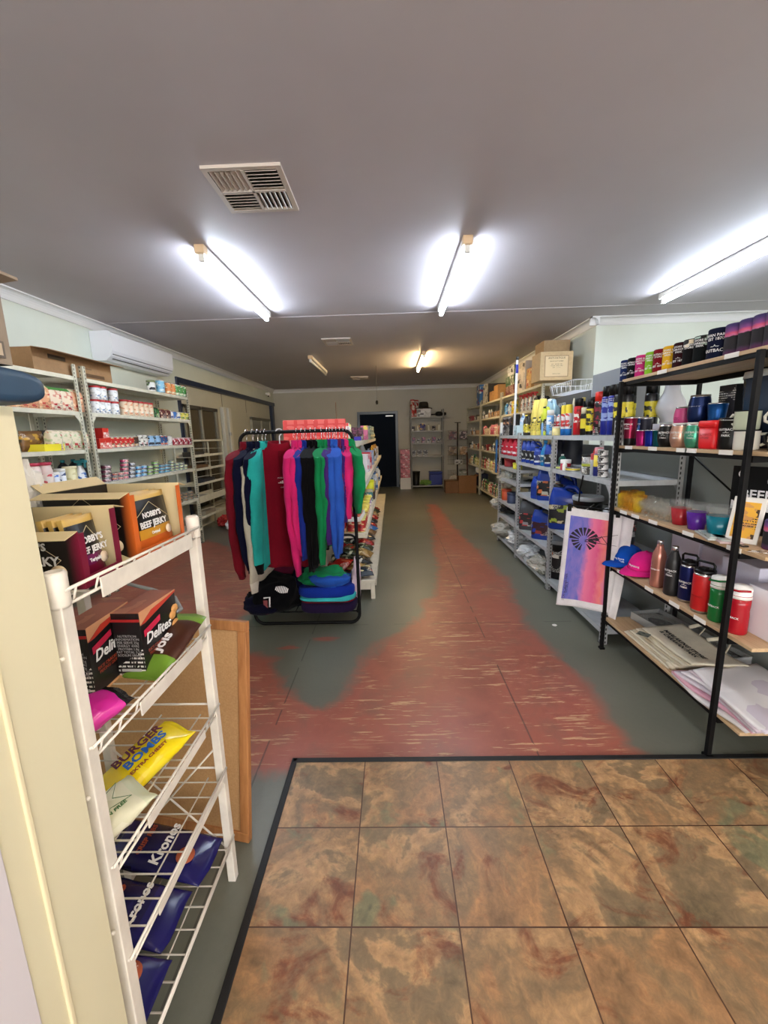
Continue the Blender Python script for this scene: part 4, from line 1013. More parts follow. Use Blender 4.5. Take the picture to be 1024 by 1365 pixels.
# tops of the right-wall row
TZ = ZR[5]+.0155
def topbox(name, label, cat, x, y, w, d, h, body, front=None, rz=-90, dz=0, grp=None, text=None):
    b = MB(); b.box(-w/2, w/2, -d/2, d/2, 0, h, body, sides={'-y': front or body}, ch=.002)
    t = obj(name, b, loc=(x, y, TZ+dz), rz=R(rz)); tag(t, label, cat, grp); return t
topbox('storage_tub', 'tall blue and white tub on the corner shelving top', 'tub', 2.16, 9.95, .34, .26, .46, PM((50, 110, 180), (220, 226, 232), (120, 40, 80), 9, lines=False), PM((40, 100, 170), (216, 222, 230), (150, 50, 60), 9, lines=False))
topbox('kettle_box', 'dark lettered carton on the middle shelving top', 'box', 2.19, 9.1, .46, .36, .38, C(44, 42, 42), PM((200, 200, 194), (60, 60, 64), (226, 226, 220), 10))
for k, (y, h) in enumerate(((8.25, .27), (8.62, .19))): topbox('cardboard_box', ['larger tan box at the near end of the middle shelving top', 'smaller tan box on the middle shelving top'][k], 'cardboard box', 2.13, y, .30, .22, h, cardboard((186, 142, 90)))
topbox('camp_box', 'small brown open box on the middle shelving top', 'box', 2.13, 9.35, .22, .2, .17, cardboard((120, 94, 66)))
topbox('red_box', 'dark red box under the green boxes', 'box', 2.17, 7.30, .52, .30, .15, C(96, 40, 34), PM((100, 40, 34), (160, 90, 80), (60, 24, 24)))
topbox('boot_box', 'green shoe box with white end, lower of two', 'box', 2.17, 7.30, .50, .30, .16, C(40, 84, 56), PM((44, 92, 60), (226, 232, 226), (30, 60, 44), 12), dz=.1515)
topbox('boot_box', 'green and white shoe box, top of the pile', 'box', 2.17, 7.24, .38, .30, .15, C(46, 92, 60), PM((220, 226, 232), (226, 230, 236), (60, 60, 70), 8), dz=.3130)
topbox('white_box', 'tall off-white carton beside the green boxes', 'box', 2.17, 6.70, .50, .32, .42, C(206, 198, 186), PM((214, 206, 194), (190, 180, 170), (50, 50, 54), 8))
topbox('orange_box', 'small tan and red box before the plain cartons', 'box', 2.09, 6.28, .22, .16, .28, C(196, 150, 90), PM((206, 160, 90), (186, 90, 60), (230, 200, 160), 12))
topbox('cardboard_box', 'tall plain cardboard box behind the lettered carton', 'cardboard box', 2.20, 5.93, .34, .34, .55, cardboard((170, 142, 106)))
topbox('cardboard_box', 'plain cardboard box behind the tan and red box', 'cardboard box', 2.28, 6.30, .26, .20, .50, cardboard((160, 132, 98)))
t = topbox('cardboard_box', 'large cardboard box with printed panel, facing the entry', 'cardboard box', 2.09, 5.55, .40, .32, .34, cardboard((206, 178, 136)), rz=0)
t.location.y = 5.74-.20; t.location.x = 2.06
f = MB()
for a in ((-.145, .145, .285, .291), (-.145, .145, .04, .046), (-.145, -.139, .046, .285), (.139, .145, .046, .285)): f.box(a[0], a[1], -.1622, -.1602, a[2], a[3], C(120, 96, 66))
f.box(-.139, .139, -.1612, -.1602, .046, .285, C(216, 192, 150)); obj('printed_panel', f, t)
for tx, sz, z in (('ANTI-FATIGUE', .032, .262), ('HEAVY DUTY RUBBER', .017, .225), ('SIZE     600  900  1200', .014, .19), ('COLOUR   BLACK  GREY', .014, .17), ('QTY      2   4   6', .014, .15), ('MADE IN CHINA', .013, .075)):
    obj('printed_lettering', textmesh(tx, sz, C(50, 40, 32)), t, loc=(0, -.1625, z))
b = MB(); b.tube([(2.06, 5.72, TZ+.345), (2.1, 5.71, TZ+.37), (2.2, 5.70, TZ+.365)], .012, M_BLACK, 8)
tag(obj('black_strap', b), 'black strap lying on the lettered cardboard box', 'strap')
# end bracket shelf and wire basket
q = MB(); q.box(-.01, .01, -.01, .01, 0, .01, B_CREAM)
t = empty('wire_basket', (1.76, 4.05, 1.765)); tag(t, 'white wire basket resting above the grey shelving', 'wire basket')
q = MB(); w_ = C(236, 238, 240, rough=.4)
for z, k in ((0, .9), (.09, 1)): q.tube([(-.16*k, -.28*k, z), (.16*k, -.28*k, z), (.16*k, .28*k, z), (-.16*k, .28*k, z)], .003, w_, 6, closed=True)
for i in range(13):
    y = -.25+.5*i/12; q.tube([(-.16, y*1.1, .09), (-.144, y, 0), (.144, y, 0), (.16, y*1.1, .09)], .0018, w_, 5)
for i in range(7):
    x = -.13+.26*i/6; q.tube([(x*1.1, -.28, .09), (x, -.252, 0), (x, .252, 0), (x*1.1, .28, .09)], .0018, w_, 5)
obj('wire_frame', q, t)
# ---------------------------------------------------------------- grey shelving: bays near (n), middle (m), far (f)
def GS(z, nm): return Shelf(1.372, z+.0155, -1, nm)
BAY = {'n': 'near grey bay', 'm': 'middle grey bay', 'f': 'far grey bay'}
OILB = C(22, 58, 150, rough=.3); OILD = C(14, 26, 70, rough=.3); OILG = C(70, 74, 78, rough=.35)
LAB1 = PM((24, 26, 34), (150, 170, 60), (200, 190, 150), 18); LAB2 = PM((24, 26, 30), (190, 190, 180), (40, 80, 180), 22); LABY = PM((230, 214, 70), (40, 40, 40), (240, 236, 200), 26)
top = GS(1.365, 'top of '+BAY['n'])
# near bay, top deck
for px in (751.5, 757.5):
    top.put('sealant_cartridge', 'cartridge', 'yellow-topped white cartridge with blue foot', tube_(.026, .24, PM((226, 228, 230), (200, 60, 60), (180, 190, 200), 24), C(20, 110, 190), a=.22, top=C(236, 214, 60)), px=px, d=.04)
top.put('clear_cartridge', 'cartridge', 'pale cartridge beside the yellow-topped pair', tube_(.026, .24, C(206, 210, 206), C(226, 226, 214), a=.1, tip=C(220, 214, 190)), px=763, d=.10)
top.put('spray_can', 'spray can', 'red spray can with black cap', aerosol(.033, .275, C(190, 24, 34, rough=.3), BLKP, PM((196, 26, 36), (240, 236, 230), (120, 20, 24), 26)), px=770, d=.05)
top.put('spray_can', 'spray can', 'short black can with yellow label', aerosol(.030, .20, BLKP, C(226, 220, 190), C(222, 206, 50), (.25, .6)), px=779, d=.04)
top.put('spray_can', 'spray can', 'black spray can with tall yellow label', aerosol(.033, .25, BLKP, BLKP, PM((228, 212, 40), (60, 56, 30), (240, 226, 90), 24), (.12, .74)), px=787, d=.05)
top.put('bottle_yellow_cap', 'bottle', 'dark bottle with cream spout lid', bottle(.035, .29, BLKP, C(214, 196, 110)), px=776, d=.14)
top.put('spray_can', 'spray can', 'black and maroon can with scarlet cap', aerosol(.042, .29, PM((24, 22, 24), (130, 24, 50), (190, 60, 80), 22), C(214, 38, 26, rough=.35), None), px=799, d=.06)
top.put('dark_can', 'spray can', 'black can behind the scarlet-capped one', aerosol(.035, .28, BLKP, BLKP), px=790, d=.15)
for px in (808, 816.5): top.put('spray_can', 'spray can', 'tall royal blue can with black cap', aerosol(.036, .315, C(28, 40, 140, rough=.3), BLKP, PM((30, 44, 150), (150, 170, 220), (24, 34, 110), 20), (.3, .75)), px=px, d=.05)
for px, dd in ((825, .06), (834, .10), (838, .20), (846, .24), (851, .31)): top.put('spray_can', 'spray can', 'tall black can with yellow waist band', aerosol(.036, .315, C(30, 30, 34, rough=.3), BLKP, PM((226, 210, 50), (50, 50, 40), (236, 220, 80), 24), (.34, .64)), y=yat(px, 1.372+dd, 1.45) if px < 840 else 2.66+.02*(px-846), d=dd)
# middle bay, top deck
top = GS(1.365, 'top of '+BAY['m'])
jr = jerry(.12, .085, .35, C(232, 214, 110, rough=.4), C(40, 40, 40), PM((226, 206, 90), (40, 40, 40), (236, 226, 150), 20))
for px, dd in ((714, .07), (722, .08)): top.put('oil_jug', 'jug', 'tall yellow jug with side spout', jr, px=px, d=dd)
top.put('lime_jug', 'jug', 'lime yellow jug with black label', jug(.115, .085, .26, C(206, 214, 60, rough=.4), BLKP, PM((26, 26, 28), (190, 200, 60), (90, 110, 200), 18)), px=728, d=.05)
top.put('yellow_oil', 'bottle', 'dark bottle with yellow bands', jug(.09, .07, .21, C(52, 50, 44), C(226, 206, 60), LABY), px=703, d=.06)
top.put('glass_cleaner', 'jug', 'clear pale blue jug with moulded handle', jug(.15, .11, .33, C(170, 206, 222, rough=.15, alpha=.75), C(226, 236, 240), PM((180, 214, 226), (90, 190, 160), (60, 120, 190), 16)), px=735, d=.12)
top.put('spray_can', 'spray can', 'light blue can with white stripe', aerosol(.032, .22, PM((110, 170, 226), (230, 236, 240), (60, 120, 200), 18), WHT), px=733, d=.035)
top.put('blue_bottle', 'bottle', 'pale blue bottle at the bay edge', bottle(.03, .15, C(120, 160, 210), C(200, 210, 220)), px=726, d=.03)
for px in (739, 744.5): top.put('cream_tube', 'tube', 'white bottle with red band and round cap', bottle(.025, .18, P((226, 222, 216), (200, 60, 60), (120, 190, 170)), WHT, neck=.6), px=px, d=.10)
top.put('small_tub', 'tub', 'cream and tan low tub', tub(.035, .075, C(226, 210, 140), C(230, 220, 190)), px=742, d=.03)
top.put('grey_tub', 'tub', 'grey round tub', tub(.045, .10, C(150, 150, 146), C(190, 190, 186)), px=745, d=.17)
top.put('fluid_bottle', 'bottle', 'tan bottle behind the yellow jugs', bottle(.04, .22, C(200, 170, 120), C(90, 70, 50)), px=711, d=.2)
# far bay, top deck
top = GS(1.365, 'top of '+BAY['f'])
top.put('black_display', 'box', 'long black lettered display box', carton_box(.36, .12, .12, P((24, 24, 32), (214, 214, 220), (50, 50, 64)), BLKP), px=681, d=.08)
top.put('aqua_box', 'box', 'pale aqua box with white print', carton_box(.13, .08, .11, P((190, 216, 222), (226, 236, 236), (120, 170, 180)), C(196, 218, 222)), px=691.5, d=.06)
for px in (674, 678.5): top.put('tan_tin', 'tin', 'tan topped dark tin', can(.036, .24, P((60, 44, 40), (214, 160, 120), (30, 26, 30))), px=px, d=.2)
top.put('black_tin', 'tin', 'black tin with silver top', can(.045, .26, BLKP, SILV), px=688, d=.2)
top.put('white_tube', 'cartridge', 'slim white upright tube', tube_(.018, .16, WHT, WHT), px=668.6, d=.03)
top.put('blue_bottle', 'bottle', 'pale blue and white bottle', bottle(.035, .24, P((180, 206, 226), (226, 230, 236), (80, 120, 170)), WHT), px=697, d=.1)
b = MB(); b.tube([(1.40, 4.83, 1.38), (1.405, 4.80, 2.30-.07)], .013, C(234, 234, 236)); b.tube([(1.405, 4.80, 2.15), (1.405, 4.795, 2.06)], .0145, C(50, 60, 170)); b.tube([(1.405, 4.80, 2.2), (1.406, 4.798, 2.235)], .015, C(60, 60, 60))
tag(obj('mop_handle', b), 'white pole with a blue band standing on the grey shelving', 'pole')
STOCK_SKIP = []
# cartons and cases behind the top deck
t = empty('appliance_box', (1.72, 3.92, 1.3805)); tag(t, 'large dark grey carton with a pale end, behind the spray cans', 'box')
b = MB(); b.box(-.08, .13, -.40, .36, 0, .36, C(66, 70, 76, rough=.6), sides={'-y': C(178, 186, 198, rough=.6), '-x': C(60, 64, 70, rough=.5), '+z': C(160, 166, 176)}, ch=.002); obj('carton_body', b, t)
obj('printed_lettering', textmesh('HEATER', .05, C(214, 216, 220)), t, loc=(-.0805, .18, .28), rot=(0, 0, R(-90)))
b = MB(); b.box(-.0815, -.0795, -.30, -.22, .10, .16, C(30, 34, 40)); obj('printed_stamp', b, t)
b = MB(); b.box(1.60, 1.80, 2.98, 3.42, 0, .46, C(126, 132, 138, rough=.6), sides={'-x': C(116, 122, 130)}, ch=.002); b.move(Matrix.Translation((0, 0, 1.3805)))
tag(obj('appliance_box', b), 'plain blue-grey carton at the near end of the grey shelving top', 'box')
b = MB(); 
tag(spawn('dark_gadget', 'tool', 'black and silver tool', 'x', crumple(.20, .26, .2, C(26, 26, 30), seed=9), (2.11, 6.0, ZR[4]+.016)), 'dark tangle of fittings under the lettered cardboard box', 'fittings'); STOCK.pop()

# ---- shelf at 1.085
s = GS(1.085, 'second shelf, '+BAY['n'])
s.put('putty_tub', 'tub', 'lime-lidded grey and red tub', tub(.048, .075, PM((60, 56, 54), (180, 50, 50), (200, 200, 196), 22), C(180, 190, 60)), px=785-.0, d=.06)
s.put('putty_tub', 'tub', 'white and red tub under another', tub(.046, .065, PM((200, 200, 200), (150, 50, 50), (230, 230, 226), 22), BLKP), px=785, d=.06, dz=.0765)
STOCK[-2]['stack'] = 'at stack foot'; STOCK[-1]['desc'] = 'white and red tub'; STOCK[-1]['stack'] = 'stacked on the lime-lidded tub'
s.put('sealant_cartridge', 'cartridge', 'grey cartridge with red nozzle', tube_(.022, .155, C(170, 174, 178), C(180, 184, 188), tip=C(196, 40, 40), a=.05, top=C(180, 60, 70)), px=791, d=.05)
s.put('spray_can', 'spray can', 'blue and yellow can with pink cap', aerosol(.030, .20, C(30, 40, 120), C(230, 160, 170), C(226, 200, 60), (.34, .74)), px=797, d=.05)
for k in range(4): s.put('grease_tin', 'tin', 'white and black tin', can(.033, .046, PM((40, 40, 44), (226, 226, 226), (20, 20, 24), 16), SILV), px=804, d=.045, dz=k*.0475, stackpos=['at stack foot', 'second up', 'third up', 'topmost of four'][k])
s.put('lens_bottle', 'bottle', 'green bottle with white disc cap', bottle(.03, .12, C(20, 90, 80), WHT), px=749.5, d=.08)
s.put('polish_tub', 'tub', 'crimson tub with broad white lid', tub(.04, .085, C(180, 40, 60), WHT, lh=.35), px=754, d=.05)
s.put('white_bottle', 'bottle', 'small white bottle before the crimson tub', bottle(.018, .07, WHT, WHT), px=753, d=.022)
s.put('yellow_tin', 'tin', 'low round yellow tin', can(.055, .03, C(226, 206, 80)), px=764, d=.065)
s.put('green_tin', 'tin', 'low lime tin', can(.03, .03, C(190, 206, 110)), px=746.5, d=.035)
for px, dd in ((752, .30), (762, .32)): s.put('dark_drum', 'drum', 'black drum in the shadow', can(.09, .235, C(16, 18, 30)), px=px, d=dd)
b = MB(); b.tube([(1.368, 2.98+.0, 1.10), (1.360, 2.98, 1.04), (1.362, 3.0, 1.0), (1.366, 3.02, .90)], .005, M_BLACK, 6); 
tag(obj('black_cable', b), 'short black cable hanging over the near grey bay shelf edge', 'cable')
s = GS(1.085, 'second shelf, '+BAY['m'])
ob = jug(.11, .07, .225, OILB, OILB, LAB2)
for px in (702.3, 708, 714): s.put('oil_bottle', 'bottle', 'blue litre oil bottle', ob, px=px, d=.065, rz=62)
s.put('oil_bottle', 'bottle', 'shorter blue oil bottle with pale label', jug(.10, .07, .17, OILB, BLKP, PM((30, 40, 90), (200, 206, 214), (40, 90, 190), 22)), px=719, d=.045, rz=62)
s.put('spray_bottle', 'bottle', 'aqua bottle with tapered top', bottle(.042, .235, C(24, 120, 180, rough=.3), C(24, 130, 190), PM((24, 90, 120), (200, 210, 200), (30, 130, 150), 20), sh=.5), px=726.5, d=.05)
s.put('oil_bottle', 'bottle', 'blue oil bottle beside the post', jug(.10, .07, .20, OILB, OILB, LAB2), px=733.5, d=.06, rz=62)
s = GS(1.13, 'second shelf, '+BAY['f'])
for px in (671, 677, 683, 690): s.put('red_bottle', 'bottle', 'red and white bottle', jug(.10, .08, .19, C(190, 30, 52, rough=.35), C(206, 40, 60), PM((190, 34, 54), (230, 226, 226), (40, 34, 40), 18)), px=px, d=.06, rz=40)
for px in (674, 681, 688): s.put('red_bottle', 'bottle', 'red and white bottle', jug(.10, .08, .19, C(190, 30, 52, rough=.35), C(206, 40, 60), PM((190, 34, 54), (230, 226, 226), (40, 34, 40), 18)), px=px, d=.18, rz=40, stackpos='back row')
s = GS(.985, 'third shelf, '+BAY['f'])
s.put('black_box', 'box', 'stack of black trays', carton_box(.16, .12, .09, P((30, 30, 34), (90, 90, 96), (20, 20, 22)), BLKP), px=671, d=.08)
s.put('red_dome', 'tub', 'round red case', tub(.075, .10, C(150, 34, 40), C(160, 40, 44)), px=681, d=.09)
for px in (688, 692): s.put('yellow_tub', 'tub', 'small yellow tub', tub(.035, .07, C(206, 200, 50), C(220, 210, 70)), px=px, d=.05)
s = GS(.835, 'fourth shelf, '+BAY['f'])
s.put('clear_bag', 'bag', 'clear wrapped pale bundle', crumple(.20, .16, .12, C(196, 200, 196, rough=.2), seed=12), px=681, d=.11)
s = GS(.55, 'fifth shelf, '+BAY['f'])
s.put('orange_tub', 'tub', 'orange tub', tub(.06, .14, C(206, 84, 40), C(190, 70, 40)), px=675.5, d=.08)
s.put('navy_tub', 'tub', 'slate blue tub', tub(.07, .13, C(50, 60, 90), C(40, 50, 76)), px=684, d=.09)
s.put('plastic_wrap', 'bag', 'big grey plastic-wrapped roll', crumple(.60, .34, .24, C(176, 174, 160, rough=.3), seed=21), px=680, d=.14, dz=.14, place='sagging over the orange and blue tubs')
s.put('green_tub', 'tub', 'olive lidded tub', tub(.06, .10, C(120, 130, 70), C(170, 170, 120)), px=668.5, d=.1)
WRAP = C(170, 168, 158, rough=.25); WRAPL = C(206, 210, 212, rough=.25)
s = GS(.36, 'sixth shelf, '+BAY['f'])
s.put('plastic_wrap', 'bag', 'grey crumpled plastic bundle', crumple(.34, .30, .16, WRAP, seed=22), px=668, d=.12)
s.put('dark_bundle', 'bag', 'black wrapped bundle', crumple(.34, .3, .14, C(34, 34, 36), seed=23), px=682, d=.17)
s = GS(.07, 'lowest shelf, '+BAY['f'])
s.put('plastic_wrap', 'bag', 'loose pale plastic spilling off the end', crumple(.40, .46, .22, WRAP, seed=24), y=5.22, d=.13)
s.put('plastic_wrap', 'bag', 'pale plastic in folds', crumple(.44, .40, .17, WRAPL, seed=25), y=4.82, d=.16)
# ---- middle bay lower shelves
s = GS(.745, 'third shelf, '+BAY['m'])
s.put('oil_bottle', 'bottle', 'square blue oil bottle', jug(.10, .10, .22, OILB, OILB, C(20, 50, 130)), px=716, d=.06, rz=20)
s.put('oil_jug', 'jug', 'large dark-labelled blue oil jug', jug(.21, .12, .34, OILB, BLKP, PM((24, 26, 30), (200, 110, 60), (190, 190, 170), 16)), px=731, d=.13, rz=60)
s.put('spare_tube', 'coil', 'coiled dark hose', crumple(.30, .28, .10, C(52, 52, 50), seed=31), px=706, d=.22)
s = GS(.36, 'fourth shelf, '+BAY['m'])
s.put('oil_jug', 'jug', 'grey oil jug with pale stripe', jug(.20, .12, .33, OILG, BLKP, PM((50, 44, 44), (190, 60, 60), (150, 150, 150), 16)), px=705, d=.09, rz=58)
s.put('oil_jug', 'jug', 'grey oil jug behind its twin', jug(.20, .12, .33, OILG, BLKP, PM((50, 44, 44), (190, 60, 60), (150, 150, 150), 16)), px=710, d=.24, rz=58)
s.put('oil_jug', 'jug', 'blue oil jug with red-brown label', jug(.20, .12, .31, OILB, BLKP, PM((60, 30, 40), (30, 60, 160), (150, 60, 50), 16)), px=723, d=.09, rz=58)
s.put('oil_jug', 'jug', 'black oil jug by the post', jug(.20, .12, .30, C(40, 42, 46), BLKP, C(60, 60, 60)), px=733, d=.15, rz=58)
s = GS(.06, 'lowest shelf, '+BAY['m'])
s.put('grey_case', 'case', 'flat grey plastic case', carton_box(.5, .28, .12, C(74, 78, 80), C(84, 88, 90)), y=3.95, d=.24)
s.put('plastic_wrap', 'bag', 'white plastic sheet drooping over the edge', crumple(.34, .30, .15, WRAPL, seed=26), y=4.28, d=.10)
s.put('plastic_wrap', 'bag', 'twisted clear plastic hanging at the edge', crumple(.36, .22, .15, WRAP, seed=27), y=3.86, d=.05)
# ---- near bay lower shelves
s = GS(.575, 'third shelf, '+BAY['n'])
bj = jug(.25, .14, .38, C(20, 56, 150, rough=.22), BLKP, LAB1)
s.put('oil_jug', 'jug', 'big blue five-litre oil jug, in front', bj, px=752, d=.09, rz=60)
s.put('oil_jug', 'jug', 'big blue five-litre oil jug, behind', jug(.25, .14, .44, C(24, 50, 140, rough=.22), BLKP, LAB1), px=747, d=.27, rz=70)

LABP = PM((40, 30, 30), (230, 226, 216), (190, 50, 40), 14)
s.put('pail', 'bucket', 'black pail with round orange emblem', pail(.105, .33, BLKP, C(150, 156, 160), PM((30, 28, 28), (226, 220, 206), (40, 36, 36), 12)), px=781, d=.13)
PAILT = STOCK[-1]['o']
s.put('pail', 'bucket', 'grey-lidded pail near the post', pail(.10, .30, C(84, 86, 88), C(186, 190, 194), PM((70, 70, 74), (200, 200, 200), (190, 60, 50), 14)), y=2.72, d=.14)
s = GS(.09, 'lowest shelf, '+BAY['n'])
s.put('pail', 'bucket', 'black pail with orange badge and white label', pail(.12, .36, BLKP, C(120, 124, 128), PM((24, 24, 26), (226, 222, 210), (30, 30, 32), 12)), px=747, d=.14)
PAILB = STOCK[-1]['o']
s.put('pail', 'bucket', 'dark pail hidden beside the badged one', pail(.12, .34, BLKP, BLKP, BLKP), y=3.05, d=.2)
for P_, r, z in ((PAILT, .102, .20), (PAILB, .116, .235)):
    q = MB(); M = lambda a, zz, rr: (rr*math.sin(a), -rr*math.cos(a), zz)
    def disc(rad, col, off, sz=1):
        n = 24; b0 = len(q.v); q.v.append(M(0, z, r+off))
        for k in range(n):
            an = 2*math.pi*k/n; q.v.append(M(rad*math.cos(an)/r, z+rad*sz*math.sin(an), r+off))
        for k in range(n): q.face([b0, b0+1+k, b0+1+(k+1) % n], col)
    disc(.075, C(224, 214, 196), .001, .62); disc(.066, C(214, 110, 60), .002, .58)
    obj('badge', q, P_)
    obj('printed_lettering', textmesh('M', .075, C(240, 240, 240), wrap=r+.002, bold=.02), P_, loc=(0, 0, z))
q = MB(); 
for k in range(9): 
    pass
q.loft([[(.119*math.sin(a), -.119*math.cos(a), zz) for a in [(-.45+i*.1) for i in range(10)]]+[(.1195*math.sin(a), -.1195*math.cos(a), zz) for a in [(.45-i*.1) for i in range(10)]] for zz in (.04, .135)], C(226, 226, 222), smooth=False); obj('white_label', q, PAILB)
obj('printed_lettering', textmesh('DIESEL OIL\n20W-40  15 LITRE', .018, M_BLACK, wrap=.1205), PAILB, loc=(0, 0, .095))

# ---------------------------------------------------------------- tea towel clipped to a hanger at the end of the black shelf
def teatowel():
    t = empty('tea_towel', (1.275, 2.595, 0)); tag(t, 'hanging white-bordered tea towel printed with a windmill at sunset', 'tea towel')
    ax, ay, bx, by = -.135, .10, .125, -.075
    def fn(u, v):
        z = .925-.025*u-v*.66+.03*(u-.5)*v
        k = (u-.5)*(1+.12*v)+.5-.17*v
        x = ax+(bx-ax)*k; y = ay+(by-ay)*k
        w = .012*math.sin(u*7+v*2)*(.4+v)+.02*math.sin(u*3.2+1)*v
        return (x+w*.5, y-w-.01-.02*v, z)
    n = NT('windmill_print'); uv = n.coords('UV'); sp = n.node('ShaderNodeSeparateXYZ'); n.link(uv, sp.inputs[0]); U, V = sp.outputs[0], sp.outputs[1]
    nz = n.noise(uv, 9, 6, .6, dist=.6); e = n.math('ADD', U, n.math('MULTIPLY', n.math('SUBTRACT', nz, .5), .16))
    c = n.ramp(e, [(.0, (92, 104, 190)), (.42, (104, 104, 186)), (.47, (170, 110, 176)), (.55, (222, 110, 150)), (.68, (214, 84, 130)), (.80, (226, 120, 110)), (.92, (150, 80, 160))])
    c = n.mix(n.math('MULTIPLY', n.math('SUBTRACT', nz, .35), .5, clamp=True), c, (230, 170, 200))
    n.link(c, n.b.inputs['Base Color']); n.set('Roughness', .85)
    wh = fabric((232, 230, 232), 'towel_cotton')
    m = MB(); m.sheet(fn, 24, 40, wh, .0015, mf=lambda u, v: n.m if .07 < u < .87 and .085 < v < .925 else wh)
    obj('cloth_body', m, t)
    # folded-back right edge
    def fn2(u, v):
        a = Vector(fn(1, min(1, v))); return (a.x+.075*u*(1-.45*v)+.0, a.y-.02*u+.03*math.sin(u*3), a.z+.02*u-.10*u*v)
    m = MB(); m.sheet(fn2, 6, 30, wh, .0015); obj('cloth_fold', m, t)
    # windmill silhouette riding on the cloth
    ink = C(34, 26, 40, rough=.8); w = MB(); cu, cv = .40, .30
    def P3(u, v):
        a = Vector(fn(u, v)); du = Vector(fn(u+.01, v))-a; dv = Vector(fn(u, v+.01))-a; nn = du.cross(dv).normalized()
        if nn.y > 0: nn = -nn
        return tuple(a+nn*.0035)
    for k in range(18):
        a = math.radians(k*20+8)
        if 3 <= k <= 4: continue
        for r0, r1, w0, w1 in ((.11, .30 if k > 8 else .26, .075, .125),):
            b = len(w.v)
            for q_ in range(5):
                rr = r0+(r1-r0)*q_/4; ww = w0+(w1-w0)*q_/4
                for sg in (-1, 0, 1):
                    aa = a+sg*ww; w.v.append(P3(cu+rr*math.cos(aa)*1.0, cv+rr*math.sin(aa)*.42))
            for q_ in range(4):
                for h_ in (0, 1): w.face([b+q_*3+h_, b+q_*3+h_+1, b+q_*3+h_+4, b+q_*3+h_+3], ink)
    def bar(u0, v0, u1, v1, t0, t1):
        b = len(w.v); dx, dy = (u1-u0), (v1-v0)*2.4; L = math.hypot(dx, dy); nx, ny = -dy/L, dx/L/2.4
        for i in range(6):
            k = i/5; tt = t0+(t1-t0)*k; u, v = u0+(u1-u0)*k, v0+(v1-v0)*k
            w.v.append(P3(u+nx*tt, v+ny*tt)); w.v.append(P3(u-nx*tt, v-ny*tt))
        for i in range(5): w.face([b+2*i, b+2*i+1, b+2*i+3, b+2*i+2], ink)
    bar(.42, .30, .98, .20, .010, .004); bar(.42, .31, .98, .31, .010, .004); bar(.5, .29, .62, .31, .03, .03); bar(.62, .25, .72, .30, .006, .006); bar(.72, .235, .84, .31, .006, .006); bar(.62, .31, .72, .25, .006, .006)
    obj('windmill_print', w, t)
    for i, (s, z0) in enumerate((('STORE & CARAVAN PARK', .13), ('OUTBACK', .17))):
        tm = textmesh(s, .026, ink); 
        for v in tm.vertices:
            x, _, z = v.co; v.co = P3(z0-z*3.2, .80-x*.95)
        obj('printed_lettering', tm, t)
    h = empty('trouser_hanger', (1.275, 2.595, 0)); tag(h, 'black clip hanger gripping the top of the tea towel', 'hanger')
    b = MB(); b.tube([(ax-.01, ay-.012, .94), (bx+.06, by-.03, .915)], .004, M_BLACK, 6); b.tube([(.0, .0, .93), (.03, -.01, .96), (.07, -.03, .955)], .003, M_BLACK, 6); obj('hanger_bar', b, h)
    for k in (.06, .95):
        x, y = ax+(bx-ax)*k, ay+(by-ay)*k; b = MB(); b.box(-.012, .012, -.012, .006, -.03, .02, M_BLACK, ch=.003); obj('clip', b, h, loc=(x, y-.008, .93-.02*k), rz=R(-35))
teatowel()
# ---------------------------------------------------------------- black display shelf stock (front X 1.36)
def KS(z, nm): return Shelf(BX0, z+.0125, -1, nm)
INKW = C(232, 232, 232, rough=.6); INKK = C(20, 20, 22, rough=.7)
def scrib(lines, size, r, m=None, z=.06):
    return (textmesh('\n'.join(lines), size, m or INKW, wrap=r+.0008, bold=.015), (0, 0, z), None)
# top board: foam stubby coolers
top = KS(1.692, 'black shelf top')
@kind
def cooler(r, h, m, band=None, band2=None):
    b = MB(); k = .006
    b.lathe([(r*.96, 0), (r, .004), (r, h*.16), (r, h*.62), (r, h*.8), (r, h-.004), (r-.003, h), (r-k, h-.003), (r-k, .012), (0, .012)], m, segm=[m, m, m, band or m, band2 or band or m, m, m, m, m], seg=24)
    return [('foam_sleeve', b)]
SUN = NT('sunset_print'); _o = SUN.coords(); _s = SUN.node('ShaderNodeSeparateXYZ'); SUN.link(_o, _s.inputs[0])
_n = SUN.noise(_o, 30, 4); _h = SUN.math('ADD', SUN.math('MULTIPLY', _s.outputs[2], 8.0), SUN.math('MULTIPLY', SUN.math('SUBTRACT', _n, .5), .12))
SUN.link(SUN.ramp(_h, [(0, (96, 40, 80)), (.14, (60, 34, 66)), (.2, (26, 24, 30)), (.58, (26, 24, 30)), (.60, (196, 110, 150)), (.66, (206, 84, 116)), (.74, (120, 64, 130)), (.9, (60, 46, 100))]), SUN.b.inputs['Base Color']); SUN.set('Roughness', .8)
items = [(836, 'navy', (30, 44, 90)), (845.5, 'black', (24, 24, 28)), (856.5, 'hot pink', (210, 50, 130)), (870, 'lime green', (140, 200, 50)), (881, 'crimson', (130, 22, 34)), (894, 'golden yellow', (232, 180, 40)), (908.5, 'dark maroon', (50, 20, 26)), (922, 'black and cream', (22, 22, 24)), (936.5, 'black with grey-green picture', (20, 24, 26))]
